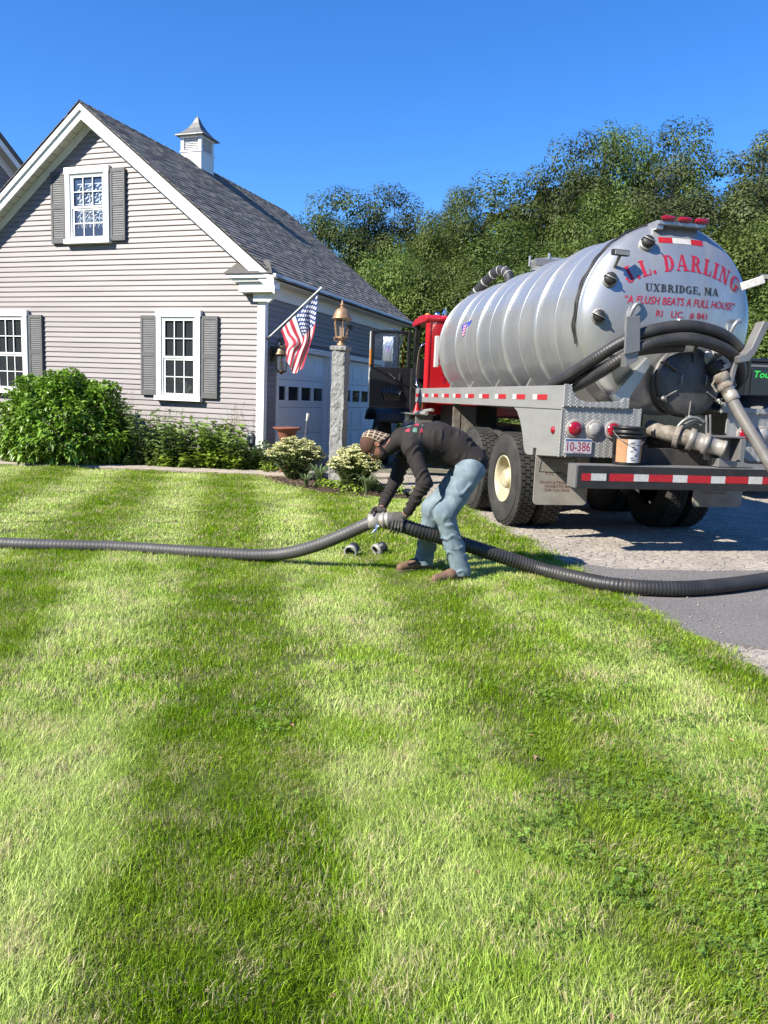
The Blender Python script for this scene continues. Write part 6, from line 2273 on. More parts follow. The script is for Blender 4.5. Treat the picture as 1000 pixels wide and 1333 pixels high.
c.tube([(-0.02, 6.3, 1.27), (0.05, 5.75, 1.27)], 0.035, 8); c.tube([(0.05, 6.2, 1.30), (0.12, 5.6, 1.34)], 0.03, 8)
c.build("pipe_fittings", truck, kind='stuff')
# ------------------------------------------------------------------ hoses
M_hose = mat("black_hose_rubber", (0.020, 0.020, 0.021), 0.5, col2=(0.04, 0.037, 0.034), scale=4, spec=0.5)
M_ghose = mat("grey_hose_pvc", (0.075, 0.072, 0.07), 0.55, col2=(0.05, 0.048, 0.046), scale=5, spec=0.5)
M_ghose2 = mat("pale_grey_hose", (0.17, 0.16, 0.14), 0.5, col2=(0.11, 0.10, 0.09), scale=6)
def hose(name, pts, r, label, material, parent=None, pitch=0.030, depth=0.07, n=14, ends=None):
    P = resample(spline(pts, 10), pitch / 3)
    rr = [r * (1 + depth * (0.5 if k % 3 == 0 else (0.5 if k % 3 == 1 else -1.0))) for k in range(len(P))]
    mb = MB().use(material)
    mb.tube(P, r, n, radii=rr)
    o = mb.build(name, parent)
    tag(o, label, "hose")
    return o
HR = 0.062
hose("suction_hose", [(0.03, 6.43, 0.47), (0.16, 6.41, 0.445), (0.30, 6.42, 0.40), (0.50, 6.47, 0.345), (0.70, 6.52, 0.285), (1.0, 6.58, 0.19), (1.25, 6.62, 0.112), (1.42, 6.58, 0.072), (1.62, 6.36, 0.068),
     (1.92, 6.13, 0.066), (2.38, 6.10, 0.066), (2.82, 6.26, 0.066), (3.36, 6.58, 0.066), (3.95, 7.0, 0.066), (4.3, 7.35, 0.07)], HR,
     "black corrugated suction hose running from the man's gloves over the lawn edge onto the asphalt", M_hose)
GY = 0.055
hose("suction_hose", [(-7.5, 7.3, 0.056), (-5.5, 6.95, 0.056), (-3.46, 6.86, 0.056), (-2.43, 6.90, 0.056), (-1.7, 6.82, 0.058), (-1.15, 6.76, 0.064), (-0.85, 6.70, 0.105), (-0.58, 6.60, 0.205), (-0.34, 6.52, 0.325), (-0.16, 6.46, 0.425), (-0.055, 6.44, 0.475)], GY,
     "grey corrugated hose lying across the lawn to the left edge", M_ghose, pitch=0.034, depth=0.03)
# cuff and cam-lock coupling where the two meet: belongs to the grey hose
grey = COL.objects[-1] if False else [o for o in scene.objects if o.get("label", "").startswith("grey corrugated hose")][0]
d = Vector((0.145, -0.025, 0.02)).normalized()
c0 = Vector((-0.075, 6.445, 0.468))
cf = MB().use(mat("worn_aluminium_coupling", (0.40, 0.37, 0.32), 0.5, 0.35, var=0.35, scale=14))
cf.lathe([(0.056, -0.05), (0.066, -0.05), (0.07, -0.03), (0.07, 0.035), (0.064, 0.04), (0.064, 0.065), (0.072, 0.07), (0.072, 0.085), (0.064, 0.09), (0.064, 0.105), (0.072, 0.11), (0.072, 0.125), (0.062, 0.13), (0.062, 0.17), (0.0, 0.17)], c0, d, 22)
cf.build("coupling", grey)
lv = MB().use(M_chrome)
lv.tube(spline([c0 + d * 0.02 + Vector((0, -0.07, -0.02)), c0 + d * 0.01 + Vector((0, -0.09, -0.08)), c0 + d * -0.0 + Vector((0.0, -0.085, -0.17))], 4), 0.008, 6)
lv.tube(spline([c0 + d * 0.04 + Vector((0, -0.07, -0.03)), c0 + d * -0.02 + Vector((0, -0.085, -0.09))], 4), 0.009, 6)
lv.build("cam_lever", grey)

# hoses racked across the back of the truck
def tl(x, y, z):
    return truck_m @ Vector((x, y, z))
truck_m = Matrix.Translation(truck.location) @ Euler(truck.rotation_euler).to_matrix().to_4x4()
def rack(pts, r, label):
    o = hose("racked_hose", [tl(*p) for p in pts], r, label, M_hose, pitch=0.03, depth=0.035, n=16)
    o["group"] = "black hoses racked over the back of the truck"
    return o
rack([(0.20, 4.2, 1.60), (0.17, 2.6, 1.60), (0.16, 1.3, 1.64), (0.19, 0.55, 1.76), (0.32, 0.10, 1.96), (0.55, -0.12, 2.16), (0.85, -0.20, 2.285), (1.20, -0.22, 2.335), (1.55, -0.20, 2.285), (1.82, -0.12, 2.165), (2.05, 0.05, 2.02), (2.24, 0.4, 1.84), (2.32, 1.2, 1.64), (2.33, 2.6, 1.60)], 0.062,
     "uppermost of the black hoses arched across the tank's rear")
rack([(0.34, 4.0, 1.59), (0.32, 2.4, 1.59), (0.30, 1.2, 1.62), (0.32, 0.5, 1.70), (0.42, 0.05, 1.86), (0.60, -0.16, 2.04), (0.86, -0.23, 2.165), (1.20, -0.25, 2.205), (1.52, -0.23, 2.16), (1.78, -0.16, 2.06), (1.98, 0.0, 1.90), (2.12, 0.4, 1.74), (2.18, 1.2, 1.62), (2.19, 2.4, 1.59)], 0.060,
     "lower black hose arched across the tank's rear below the other")
rack([(0.46, 3.8, 1.58), (0.45, 2.3, 1.58), (0.42, 1.2, 1.60), (0.36, 0.75, 1.66), (0.30, 0.42, 1.74), (0.36, 0.22, 1.83), (0.52, 0.06, 1.95), (0.66, -0.06, 2.05), (0.86, -0.11, 2.10), (1.2, -0.13, 2.14)], 0.052,
     "short black hose end tucked behind the other two on the left rack")
# the grey hose from the upper valve down to the ground
hose("drain_hose", [tl(1.715, -0.20, 1.71), tl(1.79, -0.33, 1.48), tl(1.90, -0.52, 1.18), tl(2.03, -0.72, 0.85), tl(2.2, -0.92, 0.46), tl(2.42, -0.95, 0.16), tl(2.62, -0.75, 0.075), Vector((4.3, 7.38, 0.07))], 0.058,
     "smooth pale grey hose hanging from the upper valve past the bumper's right end", M_ghose2, pitch=0.03, depth=0.012)
hc = [o for o in scene.objects if o.get("label", "").startswith("smooth pale grey")][0]
cf = MB().use(MATS["worn_aluminium_coupling"])
a, b = tl(1.70, -0.18, 1.76), tl(1.76, -0.28, 1.58)
dv = (b - a).normalized()
cf.lathe([(0.058, 0.0), (0.072, 0.0), (0.072, 0.05), (0.062, 0.055), (0.062, 0.075), (0.07, 0.08), (0.07, 0.16), (0.058, 0.17)], a, dv, 20)
cf.build("cuff", hc)

# ------------------------------------------------------------------ two hose fittings on the grass
M_fit = mat("black_pvc_fitting", (0.022, 0.022, 0.024), 0.45)
def fitting(x, y, rz, tilt, label):
    t = thing("hose_fitting", label, "pipe fitting", (x, y, 0.062), rz, "hose fittings lying on the grass")
    m = MB().use(M_fit)
    dx = Vector((math.cos(tilt), 0, math.sin(tilt)))
    m.lathe([(0.044, -0.05), (0.052, -0.05), (0.056, -0.045), (0.056, -0.02), (0.052, -0.015), (0.052, 0.05), (0.044, 0.05), (0.044, -0.05)], (0, 0, 0), dx, 22)
    m.build("pipe_body", t)
    m = MB().use(mat("grey_collar", (0.36, 0.35, 0.33), 0.5, var=0.3, scale=15))
    m.lathe([(0.053, 0.02), (0.066, 0.022), (0.066, 0.06), (0.05, 0.062), (0.046, 0.03)], (0, 0, 0), dx, 22)
    m.build("collar", t)
    m = MB().use(M_fit)
    for s in (-1, 1):
        m.tube([(0.0, s * 0.055, 0.0), (0.0, s * 0.085, 0.008), (0.035, s * 0.09, 0.012)], 0.007, 6)
    m.build("cam_ear", t)
fitting(-0.285, 7.20, R(250), R(-18), "black pipe fitting lying on the grass nearer the grey hose, open end to the camera")
fitting(-0.02, 7.32, R(215), R(-24), "black pipe fitting with a pale collar lying on the grass behind the man's gloves")

# ------------------------------------------------------------------ bucket on the bumper
bk = thing("bucket", "black pail with an orange and white label standing on the truck's bumper", "bucket", tl(0.645, -0.19, 0.934), truck.rotation_euler.z)
m = MB().use(mat("black_pail_plastic", (0.016, 0.016, 0.017), 0.4, var=0.3, scale=9))
m.lathe([(0.0, 0.004), (0.128, 0.0), (0.134, 0.006), (0.139, 0.20), (0.143, 0.285), (0.156, 0.288), (0.157, 0.298), (0.145, 0.302), (0.145, 0.318), (0.158, 0.322), (0.158, 0.334), (0.147, 0.338), (0.148, 0.362), (0.162, 0.366), (0.163, 0.382), (0.156, 0.386), (0.148, 0.380), (0.138, 0.10), (0.0, 0.09)], (0, 0, 0), (0, 0, 1), 40)
m.build("pail", bk)
def label_band(a0, a1, z0, z1, m_, name, off=0.0012, wob=0.0):
    mb = MB().use(m_)
    n = 10
    for i in range(n):
        qa, qb = R(a0 + (a1 - a0) * i / n), R(a0 + (a1 - a0) * (i + 1) / n)
        def pt(a, z):
            r = 0.134 + 0.031 * z / 1.0 + off + 0.003
            return (r * math.cos(a), r * math.sin(a), z + wob * math.sin(a * 9))
        mb.add([pt(qa, z0), pt(qb, z0), pt(qb, z1), pt(qa, z1)], [(0, 1, 2, 3)])
    return mb
M_lo = mat("label_orange", (0.30, 0.165, 0.085), 0.6, col2=(0.45, 0.22, 0.10), scale=16)
M_lw = mat("label_white", (0.66, 0.66, 0.64), 0.6, col2=(0.5, 0.48, 0.45), scale=18)
M_ld = mat("label_print", (0.10, 0.11, 0.15), 0.6)
label_band(196, 244, 0.03, 0.262, M_lo, "").build("label", bk)
label_band(244, 300, 0.03, 0.262, M_lw, "").build("label", bk)
label_band(300, 344, 0.03, 0.262, M_lo, "").build("label", bk)
m = MB().use(M_ld)
rng = np.random.default_rng(12)
for k in range(9):
    a = 252 + rng.uniform(0, 36); z = 0.05 + 0.021 * k
    l_ = label_band(a, a + rng.uniform(8, 20), z, z + rng.uniform(0.008, 0.016), M_ld, "", 0.0022)
    m.add(l_.v, l_.f)
m.build("label_print", bk, kind='stuff')
m = MB().use(M_steel)
pts = [(0.163 * math.cos(R(a)), 0.163 * math.sin(R(a)) * 1.02, 0.335 - 0.13 * math.sin(R((a - 180) * 1.0)) ** 1.0 if 180 <= a <= 360 else 0.335) for a in range(180, 361, 10)]
m.tube([(x, y * 1.02, z) for x, y, z in pts], 0.0035, 5)
m.build("wire_handle", bk)

# ------------------------------------------------------------------ granite lamp post
lp = thing("lamp_post", "rough granite post carrying a brass lantern beside the garage doors", "lamp post", (-0.815, 12.9, 0), R(-18))
M_gran = mat("split_granite", (0.31, 0.305, 0.295), 0.85, col2=(0.15, 0.15, 0.148), scale=28, bump=0.6, bscale=60, detail=8)
rng = np.random.default_rng(8)
bm = bmesh.new()
nz, nx = 60, 7
HW = 0.112
vs, fs = [], []
ring = []
for k in range(4):
    for i in range(nx):
        t = -1 + 2 * i / nx
        ring.append({0: (t, -1), 1: (1, t), 2: (-t, 1), 3: (-1, -t)}[k])
for j in range(nz + 1):
    z = -0.1 + 2.42 * j / nz
    for (a, b) in ring:
        nn = mnoise.noise(Vector((a * 1.6, b * 1.6, z * 7.0))) * 0.020 + mnoise.noise(Vector((a * 5, b * 5, z * 21.0))) * 0.011
        if a <= -0.99:
            nn *= 0.25            # sawn face
        k_ = 1 + nn / HW
        vs.append((a * HW * k_, b * HW * k_, z))
m_ = len(ring)
for j in range(nz):
    for i in range(m_):
        fs.append((j * m_ + i, j * m_ + (i + 1) % m_, (j + 1) * m_ + (i + 1) % m_, (j + 1) * m_ + i))
pm = MB().use(M_gran)
pm.add(vs, fs)
pm.add(vs[-m_:], [tuple(range(m_))])
pm.build("post", lp)
cp = MB().use(M_gran)
cvs = []
for z, w in ((2.245, 0.118), (2.255, 0.136), (2.295, 0.14), (2.318, 0.134), (2.324, 0.11)):
    for (a, b) in ring:
        nn = mnoise.noise(Vector((a * 4, b * 4, z * 9.0))) * 0.012
        cvs.append((a * (w + nn), b * (w + nn), z))
cp.add(cvs, [(j * m_ + i, j * m_ + (i + 1) % m_, (j + 1) * m_ + (i + 1) % m_, (j + 1) * m_ + i) for j in range(4) for i in range(m_)] + [tuple(range(4 * m_, 5 * m_))])
cp.build("cap_stone", lp)
M_brass = mat("antique_brass", (0.40, 0.255, 0.145), 0.5, 0.45, col2=(0.26, 0.155, 0.085), scale=9)
M_oldbrass = mat("dark_bronze", (0.12, 0.09, 0.055), 0.45, 0.6, col2=(0.2, 0.14, 0.08), scale=9)
M_lglass = glass_mat("lantern_glass", (0.96, 0.95, 0.92), 1.2)
M_candle = mat("candle_sleeve", (0.72, 0.52, 0.40), 0.5, var=0.3, scale=20)
def lantern(parent, z0, s, m, hang=False, ns=6):
    """six-sided lantern; z0 is the bottom of its body, s the scale"""
    b = MB().use(m)
    if not hang:
        b.lathe([(0.075, -0.14), (0.075, -0.10), (0.045, -0.085), (0.045, -0.03), (0.10, -0.01), (0.105, 0.0), (0.0, 0.001)], (0, 0, z0), (0, 0, 1), 16)
    else:
        b.lathe([(0.0, -0.07), (0.02, -0.06), (0.025, -0.04), (0.09, -0.01), (0.105, 0.0), (0.0, 0.001)], (0, 0, z0), (0, 0, 1), 12)
    if not hang:
        for k in range(4):
            a = k * PI / 2 + .4
            b.tube(spline([(0.05 * math.cos(a), 0.05 * math.sin(a), z0 - .07), (0.12 * math.cos(a), 0.12 * math.sin(a), z0 - .05), (0.125 * math.cos(a), 0.125 * math.sin(a), z0 + .02)], 4), 0.010, 6)
    body = b.build("lantern", parent)
    b = MB().use(m)
    r0, r1, h = 0.105 * s, 0.145 * s, 0.33 * s
    for k in range(ns):
        a = 2 * PI * k / ns
        b.tube([(r0 * math.cos(a), r0 * math.sin(a), z0), (r1 * math.cos(a), r1 * math.sin(a), z0 + h)], 0.0085, 6)
    b.lathe([(r0 - .01, 0), (r0 + .012, 0), (r0 + .012, .02), (r0 - .01, .02)], (0, 0, z0), (0, 0, 1), ns, smooth=False)
    b.lathe([(r1 - .015, h - .02), (r1 + .012, h - .02), (r1 + .012, h), (r1 - .015, h)], (0, 0, z0), (0, 0, 1), ns, smooth=False)
    b.build("cage", body)
    for k in range(ns):
        a, c = 2 * PI * k / ns, 2 * PI * (k + 1) / ns
        g = MB().use(M_lglass)
        g.add([(r0 * math.cos(a), r0 * math.sin(a), z0 + .01), (r0 * math.cos(c), r0 * math.sin(c), z0 + .01), (r1 * math.cos(c), r1 * math.sin(c), z0 + h), (r1 * math.cos(a), r1 * math.sin(a), z0 + h)], [(0, 1, 2, 3)])
        g.build("pane", body)
    b = MB().use(M_candle)
    for k in range(3):
        a = k * 2.1
        x, y = 0.035 * math.cos(a), 0.035 * math.sin(a)
        b.tube([(x, y, z0 + .01), (x, y, z0 + .14 * s)], 0.011, 8)
        b.lathe([(0.006, 0), (0.015, 0.02), (0.010, 0.05), (0.0, 0.075)], (x, y, z0 + .14 * s), (0, 0, 1), 8)
    b.build("candle", body, kind='stuff')
    b = MB().use(m)
    b.lathe([(r1 - .02, h), (r1 + .035, h), (r1 + .035, h + .018), (r1 + .01, h + .045), (r1 - .01, h + .11), (r1 * .72, h + .17), (r1 * .36, h + .20), (0.03, h + .215), (0.028, h + .24), (0.045, h + .25), (0.03, h + .275), (0.014, h + .29), (0.022, h + .31), (0.0, h + .345)], (0, 0, z0), (0, 0, 1), 20)
    b.build("roof", body)
    return body
lb_ = lantern(lp, 2.47, 1.0, M_brass)
lb_.scale = (0.92, 0.92, 0.90)
lb_.location.z = 2.33 * 0.10
# small black floodlight/sensor on the post's right
m = MB().use(M_black)
m.tube([(0.13, 0.0, 2.64), (0.19, 0.02, 2.62)], 0.03, 10)
m.tube([(0.06, 0, 2.45), (0.15, 0.01, 2.62)], 0.008, 5)
m.build("light_sensor", lp)

# ------------------------------------------------------------------ wall lantern, flag, bowl
hm = Matrix.Translation(house.location) @ Euler(house.rotation_euler).to_matrix().to_4x4()
wl = thing("wall_lantern", "dark bronze carriage lantern on the wall between the corner and the first garage door", "lantern", hm @ Vector((0.22, 0.33, 0)), house.rotation_euler.z)
lantern(wl, 1.95, 0.95, M_oldbrass, True)
m = MB().use(M_oldbrass)
m.box(-0.21, -0.185, -0.06, 0.06, 2.14, 2.44)
m.tube(spline([(-0.19, 0, 2.30), (-0.12, 0, 2.46), (-0.04, 0, 2.60), (0.0, 0, 2.58), (0, 0, 2.54)], 5), 0.011, 6)
m.build("wall_bracket", wl)

def ray_pt(p):
    return Vector(p)
flag = thing("flag", "american flag hanging in folds from a white pole on the house corner", "flag", hm @ Vector((0.03, 0.05, 2.56)), 0)
fl_m = flag.location
base = hm @ Vector((0.05, 0.05, 2.56))
tip = Vector((-1.262, 13.9, 3.371))
m = MB().use(M_white)
m.tube([base - fl_m, tip - fl_m], 0.014, 8)
m.sphere(tip - fl_m, 0.024, 10, 6)
m.build("pole", flag)
m = MB().use(M_steel)
m.tube([base - fl_m - (tip - base).normalized() * 0.03, base - fl_m + (tip - base).normalized() * 0.10], 0.022, 8)
m.build("bracket", flag)
def flag_material():
    m = bpy.data.materials.new("flag_cloth")
    m.use_nodes = True
    N, L = m.node_tree.nodes, m.node_tree.links
    b = N["Principled BSDF"]
    b.inputs["Roughness"].default_value = 0.8
    uv = N.new("ShaderNodeUVMap")
    sp = N.new("ShaderNodeSeparateXYZ")
    L.new(uv.outputs[0], sp.inputs[0])
    def math_(op, a, b_=None, c=None):
        n = N.new("ShaderNodeMath"); n.operation = op
        for i, q in enumerate((a, b_, c)):
            if q is None:
                continue
            if hasattr(q, "is_linked") or hasattr(q, "node"):
                L.new(q, n.inputs[i])
            else:
                n.inputs[i].default_value = q
        return n.outputs[0]
    s = math_('MULTIPLY', sp.outputs[1], 13.0)
    par = math_('MODULO', math_('FLOOR', s), 2.0)             # 0 red, 1 white
    red = math_('LESS_THAN', par, 0.5)
    can = math_('MULTIPLY', math_('LESS_THAN', sp.outputs[0], 0.4), math_('GREATER_THAN', sp.outputs[1], 6 / 13))
    # staggered stars
    cu = math_('MULTIPLY', sp.outputs[0], 12 / 0.4)
    cv = math_('MULTIPLY', math_('SUBTRACT', sp.outputs[1], 6 / 13), 10 / (7 / 13))
    iu = math_('ROUND', cu); iv = math_('ROUND', cv)
    ev = math_('LESS_THAN', math_('MODULO', math_('ADD', iu, iv), 2.0), 0.5)
    inn = math_('MULTIPLY', math_('MULTIPLY', math_('GREATER_THAN', iu, 0.5), math_('LESS_THAN', iu, 11.5)), math_('MULTIPLY', math_('GREATER_THAN', iv, 0.5), math_('LESS_THAN', iv, 9.5)))
    du = math_('SUBTRACT', cu, iu); dv = math_('SUBTRACT', cv, iv)
    dd = math_('ADD', math_('MULTIPLY', du, du), math_('MULTIPLY', dv, dv))
    star = math_('MULTIPLY', math_('MULTIPLY', math_('LESS_THAN', dd, 0.24), ev), inn)
    m1 = N.new("ShaderNodeMix"); m1.data_type = 'RGBA'
    m1.inputs[6].default_value = (0.72, 0.70, 0.68, 1); m1.inputs[7].default_value = (0.50, 0.035, 0.06, 1)
    L.new(red, m1.inputs[0])
    m2 = N.new("ShaderNodeMix"); m2.data_type = 'RGBA'
    m2.inputs[6].default_value = (0.02, 0.05, 0.17, 1); m2.inputs[7].default_value = (0.74, 0.74, 0.74, 1)
    L.new(star, m2.inputs[0])
    m3 = N.new("ShaderNodeMix"); m3.data_type = 'RGBA'
    L.new(can, m3.inputs[0]); L.new(m1.outputs[2], m3.inputs[6]); L.new(m2.outputs[2], m3.inputs[7])
    L.new(m3.outputs[2], b.inputs["Base Color"])
    t = N.new("ShaderNodeBsdfTranslucent"); L.new(m3.outputs[2], t.inputs[0])
    s_ = N.new("ShaderNodeMixShader"); s_.inputs[0].default_value = 0.3
    L.new(b.outputs[0], s_.inputs[1]); L.new(t.outputs[0], s_.inputs[2]); L.new(s_.outputs[0], N["Material Output"].inputs[0])
    return m
FLAG_CTRL = [[(-1.31, 14.0, 3.304), (-1.336, 13.95, 2.94), (-1.364, 13.9, 2.642), (-1.457, 13.95, 2.349), (-1.563, 14.0, 1.969)], [(-1.46, 14.05, 3.159), (-1.46, 14.12, 2.859), (-1.453, 14.0, 2.54), (-1.527, 14.1, 2.301), (-1.65, 14.05, 1.913)], [(-1.629, 14.12, 3.013), (-1.554, 14.0, 2.723), (-1.516, 13.95, 2.507), (-1.597, 14.0, 2.239), (-1.725, 14.1, 1.885)], [(-1.787, 14.2, 2.868), (-1.684, 14.2, 2.628), (-1.618, 14.15, 2.437), (-1.713, 14.05, 2.237), (-1.799, 14.12, 1.965)], [(-1.922, 14.3, 2.75), (-1.853, 14.22, 2.596), (-1.711, 14.0, 2.423), (-1.817, 14.1, 2.29), (-1.861, 14.15, 2.1)], [(-2.015, 14.38, 2.658), (-1.945, 14.3, 2.503), (-1.902, 14.2, 2.388), (-1.906, 14.25, 2.296), (-1.912, 14.2, 2.21)]]
nu, nv = len(FLAG_CTRL[0]), len(FLAG_CTRL)
def cr(a, t):
    a = [a[0] * 2 - a[1]] + list(a) + [a[-1] * 2 - a[-2]]
    n = len(a) - 3
    s = min(t * n, n - 1e-6); i = int(s); f = s - i
    p0, p1, p2, p3 = a[i:i + 4]
    return 0.5 * ((2 * p1) + (p2 - p0) * f + (2 * p0 - 5 * p1 + 4 * p2 - p3) * f * f + (3 * p1 - p0 - 3 * p2 + p3) * f ** 3)
NU, NV = 60, 40
V, UV = [], []
rows = [[Vector(p) for p in r_] for r_ in FLAG_CTRL]
for j in range(NV + 1):
    v = j / NV
    for i in range(NU + 1):
        u = i / NU
        p = cr([cr(r_, u) for r_ in rows], v)
        p = p + Vector((0.012, -0.03, 0)) * math.sin(v * 17 + u * 3) * (0.25 + u) + Vector((0, 0.018, 0)) * math.sin(u * 11 + v * 5)
        V.append(tuple(p - fl_m)); UV.append((u, 1 - v))
F = [(j * (NU + 1) + i, j * (NU + 1) + i + 1, (j + 1) * (NU + 1) + i + 1, (j + 1) * (NU + 1) + i) for j in range(NV) for i in range(NU)]
me = quads_mesh("cloth", V, F, flag_material(), smooth=True)
uvl = me.uv_layers.new(name="UVMap")
li = np.zeros(len(me.loops), np.int32); me.loops.foreach_get("vertex_index", li)
uvl.data.foreach_set("uv", np.array(UV, np.float32)[li].ravel())
link("cloth", me, flag)

tb = thing("terracotta_bowl", "terracotta bowl on a stem behind the wide sedum clump", "planter", (-1.90, 14.62, 0.0))
m = MB().use(mat("terracotta", (0.24, 0.085, 0.05), 0.8, var=0.25, scale=9, bump=0.2))
m.lathe([(0.0, 0.05), (0.14, 0.05), (0.13, 0.10), (0.08, 0.14), (0.07, 0.55), (0.10, 0.60), (0.14, 0.66), (0.17, 0.76), (0.20, 0.83), (0.26, 0.86), (0.265, 0.885), (0.23, 0.89), (0.16, 0.80), (0.0, 0.78)], (0, 0, 0), (0, 0, 1), 28)
m.build("bowl", tb)
m = MB().use(mat("dry_potting_soil", (0.14, 0.10, 0.07), 0.95, bump=1.0))
m.lathe([(0.20, 0.848), (0.12, 0.862), (0.0, 0.866)], (0, 0, 0), (0, 0, 1), 24)
m.build("soil", tb)
ps = thing("path_light", "thin stake with a small pale head behind the wide sedum clump", "garden light", (-1.56, 14.35, 0))
m = MB().use(M_steel); m.tube([(0, 0, 0), (0.01, 0, 0.5), (0.06, 0, 1.05)], 0.007, 5); m.build("stake", ps)
m = MB().use(M_tapeW); m.tube([(0.06, 0, 1.03), (0.085, 0, 1.17)], 0.026, 8, radii=[0.02, 0.034]); m.build("head", ps)

# ------------------------------------------------------------------ black trailer parked beyond the truck
tr = thing("black_trailer", "black enclosed trailer with bright green lettering at the right edge", "trailer", (6.0, 13.2, 0), R(4))
M_tblack = mat("glossy_black_panel", (0.012, 0.012, 0.014), 0.25, coat=0.4, var=0.3, scale=3)
m = MB().use(M_tblack)
m.box(0.0, 2.1, 0.0, 4.2, 0.55, 2.36)
m.box(-0.01, 2.11, -0.02, 4.22, 2.36, 2.42)
bod = m.build("body", tr, bevel=0.02)
m = MB().use(M_steel)
m.box(0.0, 2.1, -0.012, -0.002, 2.28, 2.31); m.box(0.0, 2.1, -0.012, -0.002, 0.56, 0.64)
m.build("trim_rail", bod, kind='stuff')
m = MB().use(M_tblack)
m.box(0.10, 1.04, -0.02, -0.002, 0.70, 2.24); m.box(1.06, 2.0, -0.02, -0.002, 0.70, 2.24)
m.build("rear_door", tr, bevel=0.01)
m = MB().use(M_chrome)
m.tube([(0.98, -0.03, 0.75), (0.98, -0.03, 2.2)], 0.012, 6); m.tube([(0.06, -0.02, 1.2), (0.06, -0.02, 1.35)], 0.014, 6)
m.build("latch_bar", tr)
vs, fs = text_polys("Tou", 1, 0.15, 1.0, 0.02)
M_green = mat("green_lettering", (0.03, 0.55, 0.06), 0.5)
m = MB().use(M_green)
m.add([(0.13 + a * 0.17, -0.022, 2.10 + b * 0.16) for a, b in vs], fs)
m.build("lettering", tr)
m = MB().use(M_rlens); m.box(0.03, 0.09, -0.014, -0.002, 0.75, 0.9); m.box(2.01, 2.07, -0.014, -0.002, 0.75, 0.9); m.build("tail_lamp", tr, kind='stuff')
for x, fl in ((-0.02, False), (2.12, True)):
    for y in (1.9, 2.7):
        w_ = bpy.data.objects.new("wheel", None); COL.objects.link(w_); w_.parent = tr
        w_.location = (x, y, 0.36); w_.scale = (0.7, 0.62, 0.62); w_.rotation_euler = (0, 0, PI if fl else 0)
        link("tyre", TY, w_); link("rim", RM, w_)
m = MB().use(M_frame)
m.tube([(1.05, 4.2, 0.5), (1.05, 5.4, 0.5)], 0.05, 8); m.tube([(0.3, 4.2, 0.5), (1.05, 5.3, 0.5)], 0.04, 8); m.tube([(1.8, 4.2, 0.5), (1.05, 5.3, 0.5)], 0.04, 8); m.tube([(1.05, 5.2, 0.5), (1.05, 5.2, 0.02)], 0.04, 8)
m.build("drawbar", tr)
